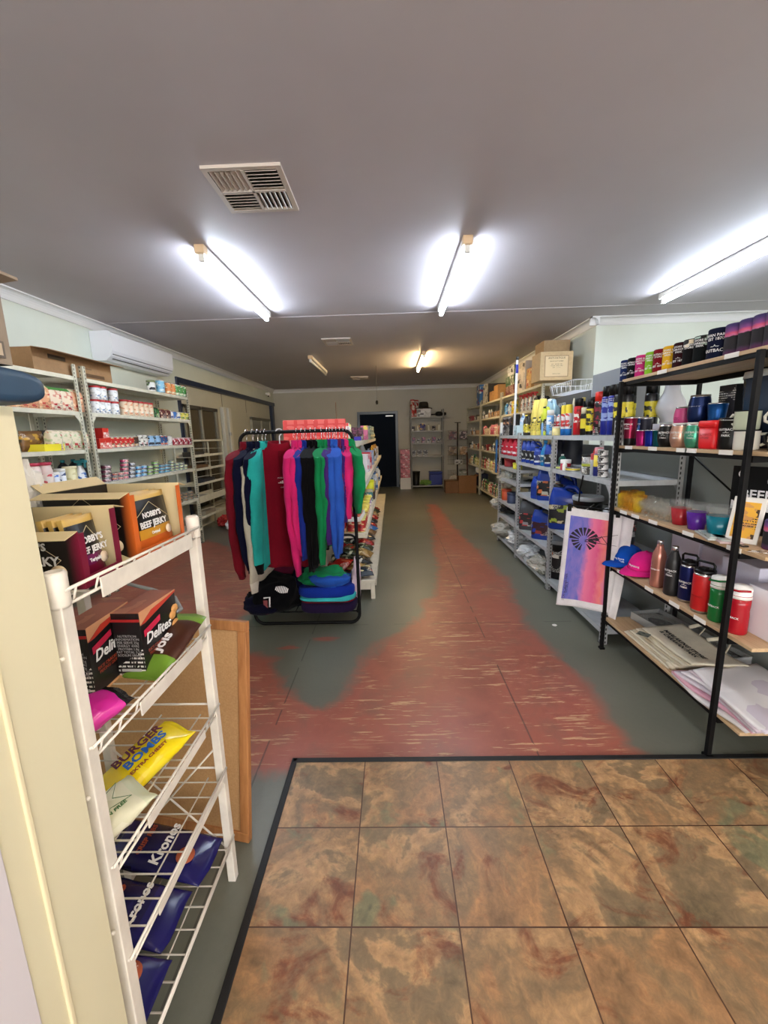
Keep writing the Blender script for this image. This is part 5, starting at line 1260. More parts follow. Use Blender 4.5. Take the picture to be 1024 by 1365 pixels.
for i, (px, nm, c) in enumerate(items):
    tx = ['STORE &\nCARAVAN\nPARK', 'OUTBACK\nSTORE', 'STORE &\nCARAVAN\nPARK'][i % 3]
    m = fabric(c) if sum(c) > 1 else None
    pm = PM(c, (170, 196, 184), c, 26, rough=.8, lines=False) if 'green picture' in nm else (PM(c, (222, 210, 180), c, 34, rough=.8, lines=False) if 'cream' in nm else None)
    top.put('stubby_cooler', 'drink cooler', nm+' foam stubby cooler', cooler(.037, .115, m, pm), px=px, d=.055, jit=False, rz=32,
            texts=[scrib(tx.split('\n'), .0125, .037, z=.082)]+([] if pm else [scrib(['~^~', 'EST 1870'], .013, .037, z=.036)]), group='foam stubby coolers on the black shelf')
y0 = yat(957, 1.415, 1.75)
top.put('stubby_cooler', 'drink cooler', 'larger navy foam cooler with white print', cooler(.043, .125, fabric((22, 28, 52))), y=y0, d=.06, jit=False, rz=32,
        texts=[scrib(['AVAN PARK', 'EST 1870'], .016, .043, z=.088), scrib(['~^~', 'OUTBACK'], .018, .043, z=.042)], group='foam stubby coolers on the black shelf')
for k, px in enumerate((980, 999, 1018, 1036)):
    top.put('stubby_cooler', 'drink cooler', 'purple and red sunset foam cooler', cooler(.0375, .122, SUN.m), px=px, d=.055, jit=False, rz=25, group='foam stubby coolers on the black shelf')
# lidded blue tubs behind
for k, (px, w, h) in enumerate(((889, .15, .135), (902, .16, .15), (922, .22, .16))):
    b = MB(); b.loft([sup(w*.9, .14, 0, .35), sup(w, .16, h*.8, .35)], PM((46, 84, 160), (36, 66, 130), (70, 110, 180), 8, lines=False)); 
    l = MB(); l.loft([sup(w*1.04, .17, h*.76, .35), sup(w*1.06, .175, h*.8, .35), sup(w*1.04, .17, h, .35), sup(w*.9, .14, h*1.02, .35)], C(176, 182, 190, rough=.6))
    top.put('lidded_tub', 'tub', ['small', 'middle-sized', 'largest'][k]+' blue tub with pale grey lid', [('tub_body', b.mesh('tub_body')), ('lid', l.mesh('lid'))], px=px, d=.26+.015*k, jit=False)
top.put('white_packet', 'packet', 'flat white packet behind the navy cooler', crumple(.24, .14, .14, C(232, 234, 236), seed=41), px=954, d=.24)
top.put('white_packet', 'packet', 'white packet behind the sunset coolers', crumple(.22, .14, .15, C(232, 234, 236), seed=42), px=990, d=.22)
# second board
s = KS(1.31, "black shelf's second board")
@kind
def tumbler(r, h, m, rim=None, lid=None, taper=.8, stem=False, base=None):
    b = MB(); rim = rim or SILV; base = base or m
    if stem: pr = [(r*.62, 0), (r*.78, h*.06), (r*.96, h*.28), (r, h*.45), (r*.97, h*.7), (r*.84, h*.93), (r*.83, h), (r*.79, h), (r*.78, h*.9), (0, h*.88)]
    else: pr = [(r*taper, 0), (r*(taper+.02), h*.02), (r*(taper+.25*(1-taper)), h*.25), (r*(taper+.6*(1-taper)), h*.6), (r*.985, h*.94), (r, h*.95), (r, h), (r*.94, h), (r*.93, h*.92), (0, h*.9)]
    b.lathe(pr, m, segm=[base, base]+[m]*3+[rim]*(len(pr)-6), seg=28)
    o = [('tumbler_body', b)]
    if lid: l = MB(); l.lathe([(r*1.02*(.84 if stem else 1), h*.985), (r*1.03*(.84 if stem else 1), h*1.0), (r*(.82 if stem else .98), h*1.045), (r*.7, h*1.055), (r*.7, h*1.03), (0, h*1.03)], lid, seg=28); o.append(('lid', l))
    return o
def TM(c, rough=.28): return C(*c, rough=rough, metal=.65)
logo = lambda r, z, m=None: [scrib(['OUTBACK', '~^~', 'PARK'], .013, r, m, z=z)]
s.put('tall_tumbler', 'tumbler', 'tall maroon metallic tumbler', tumbler(.036, .165, TM((130, 20, 56)), base=BLKP), px=839, d=.05, texts=logo(.034, .11), jit=False, rz=30)
s.put('tall_tumbler', 'tumbler', 'tall midnight blue metallic tumbler', tumbler(.04, .165, TM((24, 56, 100))), px=850, d=.12, texts=logo(.037, .11), jit=False, rz=30)
s.put('tall_tumbler', 'tumbler', 'tall navy tumbler with matte finish', tumbler(.036, .16, C(22, 24, 48)), px=858, d=.14, jit=False)
for px, nm, c in ((856, 'magenta', (176, 26, 110)), (868, 'royal blue', (20, 40, 150)), (879, 'teal', (14, 90, 100))): s.put('short_tumbler', 'tumbler', 'short %s metallic tumbler' % nm, tumbler(.034, .088, TM(c)), px=px, d=.045, jit=False)
for px, nm, c, w_ in ((889, 'matte black', None, 0), (906, 'rose gold', (206, 160, 140), 1), (926, 'mint green', (80, 170, 140), 1)):
    s.put('stemless_tumbler', 'tumbler', nm+' stemless wine tumbler', tumbler(.043, .112, TM(c) if c else BLKP, stem=True, lid=C(226, 224, 220) if w_ else None), px=px, d=.055, texts=logo(.041, .06), jit=False, rz=30)
b = MB(); b.loft([sup(.075, .075, 0, .4), sup(.082, .082, .01, .4), sup(.088, .088, .095, .4)], C(214, 30, 36, rough=.4)); b.loft([sup(.094, .094, .095, .4), sup(.094, .094, .118, .4), sup(.085, .085, .123, .4)], C(220, 36, 40, rough=.4))
s.put('lunch_canister', 'canister', 'bright red square lidded canister', [('canister', b.mesh('canister')), ('printed_mark', textmesh('OUTBACK\nSTORE', .014, C(150, 20, 26)))], px=950.5, d=.055, jit=False, rz=10)
STOCK[-1]['o'].children[1].location = (0, -.0448, .055)
s.put('travel_mug', 'mug', 'black insulated mug with steel rim', tumbler(.05, .125, BLKP, lid=BLKP, taper=.9), px=975, d=.075, texts=logo(.049, .07), jit=False, rz=25)
@kind
def mug(r, h, m, rim, inner, hm):
    b = MB(); b.lathe([(r*.9, 0), (r*.97, .004), (r, h*.3), (r, h-.003), (r*1.03, h), (r*.98, h+.001), (r*.95, h-.006), (r*.93, .01), (0, .008)], m, segm=[m, m, m, rim, rim, rim, inner, inner], seg=28)
    q = MB(); q.tube([(-r*.97, 0, h*.8), (-r*1.35, 0, h*.82), (-r*1.6, 0, h*.62), (-r*1.55, 0, h*.4), (-r*1.0, 0, h*.24)], .0055, hm, 8)
    return [('mug_body', b), ('handle', q)]
EN = C(232, 232, 220, rough=.2); 
s.put('enamel_mug', 'mug', 'white enamel mug at the foot of a pair', mug(.042, .078, EN, M_BLACK, EN, EN), px=995, d=.06, rz=-140, jit=False)
s.put('enamel_mug', 'mug', 'pale green enamel mug stacked on the white one', mug(.042, .075, C(196, 206, 180, rough=.2), M_BLACK, C(200, 210, 186, rough=.25), EN), px=996, d=.058, dz=.0795, rz=14, jit=False)
s.put('enamel_mug', 'mug', 'black enamel mug at the right edge', mug(.044, .08, BLKP, EN, EN, BLKP), y=1.535, d=.06, rz=10, jit=False)
s.put('enamel_mug', 'mug', 'white-rimmed mug stacked on the black one', mug(.042, .075, EN, M_BLACK, EN, EN), y=1.54, d=.06, dz=.0815, rz=20, jit=False)
s.put('travel_mug', 'mug', 'tall black mug behind the enamel mugs', tumbler(.045, .15, BLKP, lid=BLKP, taper=.95), px=993, d=.20, jit=False)
# raised second row on cartons
b = MB()
for px, w, h, c in ((905, .18, .09, (190, 184, 190)), (930, .16, .10, (206, 200, 196)), (885, .12, .12, (196, 196, 204)), (948, .12, .118, (60, 60, 64))):
    s.put('gift_box', 'box', 'boxed tumbler, %s carton' % {190: 'mauve grey', 206: 'cream', 196: 'pale lilac', 60: 'charcoal'}[c[0]], carton_box(w*.55, .10, h, C(*c), C(*c)), px=px, d=.18, jit=False)
s.put('stemless_tumbler', 'tumbler', 'pink stemless tumbler in the back row', tumbler(.042, .11, C(206, 70, 130, rough=.4), stem=True, taper=1.1), px=910, d=.18, dz=.0915, texts=[scrib(['PARK'], .018, .04, INKK, z=.05)], jit=False)
s.put('stemless_tumbler', 'tumbler', 'navy stemless tumbler in the back row', tumbler(.05, .15, TM((26, 44, 90)), stem=True), px=931, d=.18, dz=.1015, texts=logo(.047, .08), jit=False, rz=20)
s.put('short_tumbler', 'tumbler', 'bright blue cup on the charcoal carton', tumbler(.04, .085, TM((30, 90, 160))), px=956, d=.17, dz=.119, jit=False)
STOCK[-1]['o'].location.y = STOCK[-4]['o'].location.y if False else STOCK[-1]['o'].location.y
s.put('glazed_jug', 'vase', 'white glazed bulb-shaped lamp base', [('vase_body', MB().lathe([(.05, 0), (.055, .006), (.05, .02), (.075, .06), (.082, .09), (.07, .13), (.045, .18), (.036, .23), (.038, .25), (0, .25)], C(222, 224, 232, rough=.15), seg=28).mesh('vase_body'))], px=893, d=.33, dz=.125, jit=False)
VASE = STOCK[-1]
s.put('pedestal_tin', 'canister', 'white canister under the bulb-shaped vase', can(.075, .122, C(206, 206, 210, rough=.4)), px=893, d=.33, jit=False)
STOCK[-1]['o'].location = (VASE['o'].location.x, VASE['o'].location.y, 1.3225)
b = MB(); b.loft([sup(.34, .2, 0, .5), sup(.36, .22, .06, .5), sup(.36, .22, .065, .5)], C(22, 36, 70)); 
l = MB(); l.loft([sup(.34, .2, .066, .5), sup(.36, .215, .30, .5)], C(60, 76, 96, rough=.2)); l2 = MB(); l2.loft([sup(.37, .222, .30, .5), sup(.36, .215, .33, .5)], C(206, 208, 206))
s.put('food_cooler', 'cooler', 'large slate blue translucent canister with pale lid', [('base', b.mesh('base')), ('canister_body', l.mesh('canister_body')), ('lid', l2.mesh('lid'))], y=1.80, d=.315, jit=False)
s.put('blue_box', 'box', 'blue printed carton with a white label patch', carton_box(.13, .09, .15, P((40, 80, 160), (60, 110, 190), (26, 50, 120), 10), C(34, 60, 130)), y=1.60, d=.20, dz=.1415, jit=False)
s.put('brown_box', 'box', 'russet carton beneath the blue one', carton_box(.15, .12, .14, C(110, 60, 44), C(110, 60, 44)), y=1.60, d=.20, jit=False)
s.put('dark_box', 'box', 'tall black carton with small print', carton_box(.10, .10, .29, P((34, 32, 38), (60, 54, 60), (24, 24, 26)), C(24, 24, 28)), y=2.07, d=.30, jit=False)
# third board: glassware
s = KS(.93, "black shelf's third board")
def glassm(c, a=.45): return C(*c, rough=.04, alpha=a*.55, name='glass')
@kind
def glass(r, h, m, taper=.8, rimm=None, split=.6, thick=.003):
    b = MB(); rimm = rimm or m
    b.lathe([(r*taper*.97, 0), (r*taper, .003), (r*(taper+(1-taper)*.6), h*split), (r, h), (r-thick, h), (r*(taper+(1-taper)*.6)-thick, h*split), (r*taper-thick, .012), (0, .010)], m, segm=[m, m, rimm, rimm, rimm, m, m], seg=22)
    return [('glass_body', b)]
for k, (px, dd) in enumerate(((829, .05), (836, .05), (843, .05), (850, .05), (832, .13), (840, .13), (848, .13), (856, .13), (845, .21), (853, .21))):
    s.put('amber_glass', 'glass', 'small %s tumbler glass' % ('amber' if k % 3 else 'yellow'), glass(.026, .085, glassm((206, 140, 30) if k % 3 else (220, 190, 40), .75)), px=px, d=dd, jit=False, group='small coloured glasses')
for px, dd in ((858, .05), (865, .05), (872, .05), (879, .05), (886, .05), (862, .12), (870, .12), (878, .12), (887, .12), (893, .06), (866, .2), (876, .2), (886, .2)):
    s.put('clear_glass', 'glass', 'small clear stemware glass', [('glass_body', (CACHE.setdefault(('stem',), MB().lathe([(.024, 0), (.025, .002), (.005, .006), (.004, .022), (.012, .03), (.024, .045), (.024, .075), (.022, .075), (.022, .046), (.008, .034), (0, .033)], glassm((190, 190, 180), .34), seg=18).mesh('glass_body'))))], px=px, d=dd, jit=False, group='small clear glasses')
for px, nm, c in ((907, 'red', (170, 34, 44)), (928.5, 'purple', (84, 26, 150)), (957, 'teal', (10, 110, 130))):
    k = {907: 1, 928.5: 1.0, 957: 1.08}[px]
    s.put('ice_bucket_glass', 'glass', 'large %s glass with clear rim' % nm, [('coloured_bowl', CACHE.setdefault(('bowl', nm), MB().lathe([(.030*k, 0), (.034*k, .003), (.044*k, .085*k), (.041*k, .085*k), (.031*k, .01), (0, .009)], glassm(c, 1.55), seg=28).mesh('coloured_bowl'))), ('clear_rim', CACHE.setdefault(('rim', nm), MB().lathe([(.044*k, .085*k), (.049*k, .125*k), (.046*k, .125*k), (.041*k, .085*k)], glassm((190, 196, 196), .22), seg=28).mesh('clear_rim')))], px=px, d=.07, jit=False)
b = MB(); b.box(-.055, .055, -.004, .004, 0, .19, C(232, 230, 224, rough=.3), ch=.002); b.box(-.04, .04, -.0055, -.0035, .02, .17, PM((232, 176, 60), (206, 150, 90), (70, 50, 30), 26)); 
t = s.put('towel_pack', 'packet', 'yellow printed towel in a clear sleeve', [('pack_body', b.mesh('pack_body'))], px=988, d=.075, jit=False); t.rotation_euler = (R(-14), 0, R(-62))
b = MB(); b.box(-.10, .10, -.004, .004, 0, .30, M_BLACK, ch=.001); 
t = s.put('hook_pack', 'packet', 'tall black carded pack with white lettering', [('card', b.mesh('card')), ('printed_lettering', textmesh('BEER\nMONEY', .055, INKW, bold=.02))], px=1004, d=.23, jit=False, rz=25)
t.children[1].location = (0, -.0045, .15)
b = MB(); b.tube(arc((-.06, -.005, .265), .015, 0, 360, 14), .003, C(200, 200, 200), 6); b.tube(arc((.05, -.005, .24), .018, 0, 360, 14), .003, C(200, 200, 200), 6); obj('ring', b, t.children[0])
t = s.put('can_cooler', 'drink cooler', 'purple sunset can cooler at the right end', cooler(.04, .115, SUN.m), y=1.575, d=.12, jit=False)
for k, (px, dd, c) in enumerate(((950, .04, (190, 196, 196)), (966, .05, (214, 190, 190)))):
    b = MB(); b.box(-.085, .085, -.04, .04, 0, .008, C(*c, rough=.2), ch=.002); b.box(-.07, .07, -.03, .03, .008, .013, PM((170, 180, 176), (226, 226, 226), (110, 130, 120), 30))
    s.put('flat_pack', 'packet', ['flat clear-wrapped grey packet', 'flat clear-wrapped pink packet'][k], [('packet', b.mesh('packet'))], px=px, d=dd, jit=False, rz=-20)
for k, y in enumerate((1.66, 1.53)):
    b = MB(); b.tube(arc((0, 0, .004), .018, 0, 300, 10, 'xy'), .002, M_CHROME, 6); b.box(.01, .05, -.012, .012, 0, .006, PM((40, 36, 34), (200, 160, 150), (226, 226, 226), 60), ch=.002); b.box(-.05, -.015, -.01, .012, 0, .005, M_CHROME, ch=.001)
    s.put('key_ring', 'key ring', 'metal souvenir key ring', [('ring_and_tag', b.mesh('ring_and_tag'))], y=y, d=.04, jit=False, rz=60*k)
# fourth board: caps and drink bottles
s = KS(.565, "black shelf's fourth board")
def cap(m, name, desc, px, d, rz, txt):
    b = MB(); S = []
    for j in range(9):
        a = j/8*math.pi/2; S.append([(.085*math.cos(a)*math.cos(t), .095*math.cos(a)*math.sin(t), .015+.115*math.sin(a)**.85) for t in [2*math.pi*k/26 for k in range(26)]])
    b.loft(S, m); q = MB()
    def fn(u, v):
        a = math.pi+math.pi*(u*.9+.05); r = 1+v*(.85*math.sin(math.pi*(u))**.7)
        return (.085*math.cos(a)*(1+v*.12), .095*math.sin(a)*r, .016+.012*math.cos((u-.5)*3)*v-.028*v*v+.012)
    q.sheet(fn, 20, 8, m, .002)
    k = MB(); k.lathe([(.006, .128), (.008, .131), (.004, .135), (0, .135)], m, seg=10)
    t = s.put(name, 'cap', desc, [('crown', b.mesh('crown')), ('brim', q.mesh('brim')), ('top_button', k.mesh('top_button'))], px=px, d=d, jit=False, rz=rz)
    tm = textmesh(txt, .017, INKW, wrap=.089, bold=.02)
    for v in tm.vertices: v.co.y -= .004
    obj('printed_lettering', tm, t.children[0], loc=(0, 0, .058), rot=(R(8), 0, 0))
cap(fabric((20, 84, 190)), 'baseball_cap', 'royal blue baseball cap with white lettering', 838, .11, 12, 'Marlaking Store\n& Caravan Park')
cap(fabric((232, 40, 140)), 'baseball_cap', 'hot pink baseball cap', 860, .12, 20, 'Marlaking\nStore')
for k, (px, z) in enumerate(((831, 0), (831, .05), (832, .10))):
    b = MB(); b.loft([sup(.13, .11, 0, .7), sup(.14, .12, .02, .7), sup(.12, .10, .048, .7)], PM((226, 206, 80), (60, 50, 60), (226, 190, 200), 10, lines=False))
    s.put('folded_sarong', 'cloth', 'yellow and dark striped folded cloth', [('cloth', b.mesh('cloth'))], px=px, d=.30, dz=z, jit=False, stackpos=['at stack foot', 'second up', 'topmost'][k])
s.put('drink_bottle', 'bottle', 'rose gold steel bottle with narrow neck', bottle(.035, .255, TM((190, 130, 116), .25), SILV, neck=.42, sh=.66, capr=.42), px=876, d=.055, texts=[scrib(['OUTBACK'], .01, .035, z=.10)], jit=False, rz=30)
s.put('drink_bottle', 'bottle', 'matte black steel bottle with narrow neck', bottle(.036, .255, C(30, 30, 32, rough=.4), SILV, neck=.42, sh=.66, capr=.42), px=895, d=.055, texts=logo(.036, .12), jit=False, rz=30)
@kind
def hbottle(r, h, m):
    b = MB(); b.lathe([(r*.93, 0), (r*.95, .012), (r, .014), (r, h*.80), (r*.97, h*.83), (r*.96, h*.88)], m, segm=[SILV, SILV, m, m, SILV], seg=28)
    l = MB(); l.lathe([(r*.98, h*.875), (r*1.0, h*.88), (r*1.0, h*.93), (r*.9, h*.955), (0, h*.955)], BLKP, seg=28)
    q = MB(); q.tube([(-r*.85, 0, h*.93), (-r*.9, 0, h*1.06), (-r*.7, 0, h*1.10), (r*.7, 0, h*1.10), (r*.9, 0, h*1.06), (r*.85, 0, h*.93)], .0055, BLKP, 8); q.box(-r*.35, r*.35, -r*.6, r*.1, h*.95, h*1.0, BLKP, ch=.003)
    return [('bottle_body', b), ('lid', l), ('carry_handle', q)]
s.put('insulated_bottle', 'bottle', 'navy insulated bottle with black handle lid', hbottle(.036, .215, TM((24, 34, 96), .35)), px=915, d=.07, texts=logo(.036, .09), jit=False, rz=30)
s.put('insulated_bottle', 'bottle', 'red insulated bottle with black handle lid', hbottle(.043, .215, C(196, 30, 34, rough=.35)), px=935, d=.055, texts=[scrib(['OUTBACK'], .011, .043, C(150, 20, 24), z=.08)], jit=False, rz=20)
@kind
def sport(r, h, m):
    b = MB(); b.lathe([(r*.92, 0), (r, .008), (r, h*.4), (r*.96, h*.5), (r, h*.6), (r, h*.74)], m, seg=26)
    l = MB(); l.lathe([(r*1.02, h*.74), (r*1.02, h*.80), (r*1.0, h*.81), (r*1.0, h*.94), (r*.95, h*.97), (r*.6, h*.975), (r*.6, h), (0, h)], WHT, segm=[WHT, m, WHT, WHT, WHT, WHT, WHT], seg=26)
    q = MB(); q.tube([(-r, 0, h*.9), (-r*.6, -r*1.1, h*.9), (r*.6, -r*1.15, h*.93), (r*1.25, -r*.4, h*.95)], .0045, m, 8)
    return [('bottle_body', b), ('screw_lid', l), ('strap', q)]
s.put('sport_bottle', 'bottle', 'green translucent bottle with white flip lid', sport(.035, .205, C(10, 110, 50, rough=.2)), px=956, d=.055, texts=[scrib(['OUTBACK'], .011, .035, z=.07)], jit=False, rz=15)
s.put('sport_bottle', 'bottle', 'deep red translucent bottle with white flip lid', sport(.037, .205, C(160, 20, 34, rough=.2)), px=982, d=.05, texts=[scrib(['OUTBACK'], .011, .037, z=.07)], jit=False, rz=15)
LIL = C(206, 204, 220, rough=.6)
for k, (y, d_, w, dd, h, nm, dz) in enumerate(((2.28, .35, .22, .14, .27, 'tall lilac-white carton nearest the caps', 0), (2.04, .35, .22, .14, .22, 'lilac-white carton in the middle of the row', 0), (1.80, .30, .20, .22, .24, 'lilac-white carton with darker flap', 0), (1.575, .21, .13, .22, .20, 'white carton at the right end of the shelf', 0))):
    m = C(232, 230, 238, rough=.6) if k == 3 else LIL
    t = s.put('plain_carton', 'box', nm, [('carton_body', MB().box(-w/2, w/2, -dd/2, dd/2, 0, h, m, ch=.002).mesh('carton_body')), ('lid_flap', MB().box(-w/2+.002, w/2-.002, -dd/2+.002, dd/2*.3, h, h+.003, C(170, 166, 180, rough=.6)).mesh('lid_flap'))], y=y, d=d_, jit=False, dz=dz)
# bottom board
s = KS(.20, "black shelf's bottom board")
b = MB(); b.box(-.30, .30, -.10, .10, 0, .004, C(150, 150, 150, rough=.3)); 
for a in ((-.30, -.294, -.10, .10), (.294, .30, -.10, .10), (-.294, .294, -.10, -.094), (-.294, .294, .094, .10)): b.box(a[0], a[1], a[2], a[3], .004, .05, C(176, 178, 178, rough=.25))
i_ = MB(); i_.box(-.285, .285, -.085, .085, .006, .03, PM((40, 40, 42), (110, 110, 110), (20, 20, 22), 40)); l = MB(); l.box(-.303, .303, -.103, .103, .05, .055, glassm((150, 156, 156), .35))
s.put('display_tray', 'tray', 'long clear-lidded tray of small dark goods', [('tray_body', b.mesh('tray_body')), ('tray_contents', i_.mesh('tray_contents')), ('clear_lid', l.mesh('clear_lid'))], y=2.235, d=.30, jit=False, rz=9)
# cotton totes
CAN = fabric((228, 220, 198), 'calico'); CAND = fabric((206, 194, 168), 'calico_dim')
for k in range(7):
    sd = random.Random(50+k); z0 = .2128+k*.0095
    def fn(u, v, k=k, z0=z0):
        x = 1.375+.010*k+(v)*.25; y = 2.335-u*.40-.012*k+.03*v*(1-2*u)
        fl = .010*math.sin(u*5+k*1.3)*v+.004*math.sin(v*9+k*2)+.018*max(0, u-.85)*6*(v*.6)*(1 if k % 2 else .4)
        return (x, y, z0+.0065+max(-.002, fl*.4)+(0.03*max(0, u-.75)*k*.18))
    b = MB(); b.sheet(fn, 22, 16, CAN if k == 6 else (CAND if k % 2 else CAN), .005)
    t = empty('tote_bag', (1.50, 2.1, z0)); obj('bag_body', b.move(Matrix.Translation((-1.50, -2.1, -z0))), t)
    if k == 6:
        t['label'] = 'top folded calico tote bag with black lettering and handles'
        for q0, (ha, hb) in enumerate(((.12, .30), (.42, .70))):
            h = MB(); pts = []
            for i in range(13):
                w = i/12; a = Vector(fn(ha+(hb-ha)*w, 1.0)); pts.append(a+Vector((.06*math.sin(math.pi*w), 0, .035*math.sin(math.pi*w)+.004))-Vector((1.5, 2.1, z0)))
            h.tube(pts, .010, CAN, 8, ry=.003); obj('handle', h, t)
        tm = textmesh('MARLAKING STORE\n& CARAVAN PARK', .040, INKK, bold=.035)
        for v in tm.vertices:
            x, _, z = v.co; p_ = Vector(fn(.5+x/.40*.82, .34+z/.30)); v.co = p_+Vector((0, 0, .0035))-Vector((1.5, 2.1, z0))
        obj('printed_lettering', tm, t)
        f = MB(); f.box(-.03, .02, -.03, .03, 0, .002, PM((110, 116, 106), (60, 66, 60), (180, 180, 170), 60)); obj('printed_emblem', f, t, loc=(-.105, .08, .0085), rz=.7)
        t['category'] = 'tote bag'; t['group'] = 'folded calico tote bags'
    else:
        t['category'] = 'tote bag'; t['group'] = 'folded calico tote bags'
        t['label'] = ['lowest', 'second lowest', 'third lowest', 'middle', 'third from top', 'second from top'][k]+' calico tote bag in the folded pile under the lettered one'
# folded printed tea towels
TCOL = [(226, 222, 222), (222, 170, 186), (214, 206, 214), (232, 226, 230), (206, 190, 200), (226, 226, 230)]
for k in range(6):
    z0 = .2128+k*.0105
    def fn(u, v, k=k, z0=z0):
        x = 1.362+.008*k+v*.34-.02*math.sin(u*4+k); y = 1.89-u*.42+.05*v-.012*k
        over = max(0, 1.485-y)
        return (x, y, z0+.007+.004*math.sin(u*9+v*4+k*1.7)+.003*math.sin(v*13+k)+.002-min(over, 0))
    b = MB(); b.sheet(fn, 24, 18, fabric(TCOL[k]) if k < 5 else PM((226, 224, 226), (206, 198, 210), (232, 230, 232), 5, rough=.9, lines=False), .007)
    t = obj('folded_tea_towel', b); tag(t, ['bottom', 'pink second lowest', 'third lowest', 'fourth lowest', 'second from top', 'top, crumpled pale'][k]+' folded tea towel in the pile at the right', 'tea towel', 'folded tea towels on the bottom board')
b = MB(); b.tube([(1.40, 1.975, .222), (1.385, 1.95, .235), (1.39, 1.92, .225), (1.41, 1.93, .222)], .010, CAN, 8); tag(obj('rolled_strap', b), 'rolled cotton strap beside the calico totes', 'strap')
# ---------------------------------------------------------------- garments on the rack (bar at Y 2.95, Z 1.465)
def garment(name, label, c, x, yaw, L=.85, w=.50, sl=.72, thick=.038, seed=0, emblem=False, hang=BLKP, short=False, collar=True, polo=False, y=2.95, drop=.0, cuff=None):
    rnd = random.Random(seed); m = fabric(c); ztop = 1.365-drop
    t = empty(name, (x, y, ztop), R(yaw)); tag(t, label, 'fleece top' if not polo else 'polo shirt', 'tops hanging on the black rack')
    b = MB(); S = []; n = 44; rows = 30; ph = rnd.random()*6
    for j in range(rows+1):
        v = j/rows
        if v < .16: hw = .075+(w/2-.075)*(v/.16)**.75; z = -(.10 if polo else .07)*(v/.16)**1.2
        else: hw = w/2*(1-.06*math.sin((v-.16)*3)); z = -(.10 if polo else .07)-(L-.07)*(v-.16)/.84
        ty = thick*(.28+.72*min(1, v*2.2))
        ring = []
        for k in range(n):
            a = 2*math.pi*k/n; cc, s_ = math.cos(a), math.sin(a)
            f = 1+(.34 if polo else .16)*v*math.sin(a*6+ph+v*2.2)+(.22 if polo else .10)*v*math.sin(a*11+ph*2-v*4)
            ring.append((hw*math.copysign(abs(cc)**.85, cc)*(1+.03*v*math.sin(7*v+ph)), ty/2*f*math.copysign(abs(s_)**.7, s_), z-(.012*math.sin(a*3+ph) if j == rows else 0)))
        S.append(ring)
    b.loft(S, m); obj('shirt_body', b, t)
    for sgn in (-1, 1):
        q = MB(); S = []; N = 22; kk = rnd.random()*6
        for j in range(N+1):
            v = j/N; z = -.045-sl*v
            if short: rad = .085-.01*v
            else: rad = .085*(1-v)**.6*.45+.052+.016*math.sin(math.pi*min(1, v*1.25))
            if v > .93 and not short: rad *= .82
            cx = sgn*(w/2-.035+.05*math.sin(min(1, v*1.5)*math.pi*.5)-.03*v+.02*math.sin(v*5+kk)*v); cy = .01*math.sin(v*4+kk)*v
            ring = []
            for k in range(18):
                a = 2*math.pi*k/18; f = 1+.13*math.sin(a*3+v*9+kk)*(.3+v)+.07*math.sin(v*26+a*2+kk)
                ring.append((cx+rad*.85*f*math.cos(a), cy+rad*.40*f*math.sin(a), z+(.03*(1-v)**6*math.cos(a)*-sgn)))
            S.append(ring)
        cm = fabric(cuff) if cuff else m
        q.loft(S, m, segm=[m]*(N-2)+[cm]*2); obj('sleeve', q, t)
    if collar:
        q = MB(); S = []
        for z, r_ in ((-.012, .085), (.012, .078), (.038, .074), (.04, .068), (.010, .070), (-.014, .076)):
            S.append([(r_*math.cos(2*math.pi*k/24), r_*.52*math.sin(2*math.pi*k/24)+.012*(1-z*5)*0, z-.022*(math.sin(2*math.pi*k/24) < -.2)*abs(math.sin(2*math.pi*k/24))) for k in range(24)])
        q.loft(S, m, cap=False); obj('collar', q, t)
    if emblem:
        f = -thick/2-.012
        e = MB(); e.box(-.055, .055, 0, .0015, -.002, .002, C(220, 200, 200))
        for i in range(9):
            xx = -.05+.1*i/8; hh = .016*math.sin(math.pi*i/8)+.004; e.box(xx-.005, xx+.005, 0, .0015, -hh*.3, hh, C(220, 200, 200))
        obj('embroidered_emblem', e, t, loc=(.026, f-.012, -.25))
        obj('printed_lettering', textmesh('MARLAKING STORE', .013, C(222, 206, 206)), t, loc=(.026, f-.012, -.215)); obj('printed_lettering', textmesh('CARAVAN PARK', .011, C(222, 206, 206)), t, loc=(.026, f-.012, -.282))
        q = MB(); q.box(-.012, .012, 0, .002, -.20, -.03, fabric(tuple(v*.8 for v in c))); obj('placket', q, t, loc=(0, f+.012, 0))
    h = empty('coat_hanger', (x, 2.95, 1.465), R(yaw)); tag(h, '', 'coat hanger', 'hangers on the black rack')
    HANGERS.append((h, label, hang is not BLKP))
    q = MB(); zz = -.10-drop; q.tube([(-w*.40, 0, zz-.055), (-.04, 0, zz+.006), (0, 0, zz+.014), (.04, 0, zz+.006), (w*.40, 0, zz-.055)], .006, hang, 8); obj('hanger_arms', q, h)
    q = MB(); q.tube([(0, 0, zz+.014), (0, 0, -.03), (.006, 0, -.022)]+arc((0, 0, 0), .022, -50, 190, 10), .0026 if hang is BLKP else .0045, M_CHROME if hang is BLKP else hang, 6); obj('hook', q, h)
    return t
HANGERS = []
MAR = (112, 18, 32); NVY = (13, 16, 42); CRM = (196, 190, 172); TEA = (40, 170, 162); PNK = (214, 40, 112); GRE = (20, 130, 74); RBL = (44, 90, 186); PUR = (66, 36, 110); BLK = (10, 10, 12); ROY = (26, 44, 130)
garment('fleece_jumper', 'long maroon top at the left end of the rack', MAR, -1.035, 82, L=.80, sl=.86, thick=.038, seed=1)
garment('fleece_jumper', 'navy top with lighter blue shoulder, next to the maroon one', NVY, -.99, 84, L=.86, sl=.80, seed=2, thick=.038)
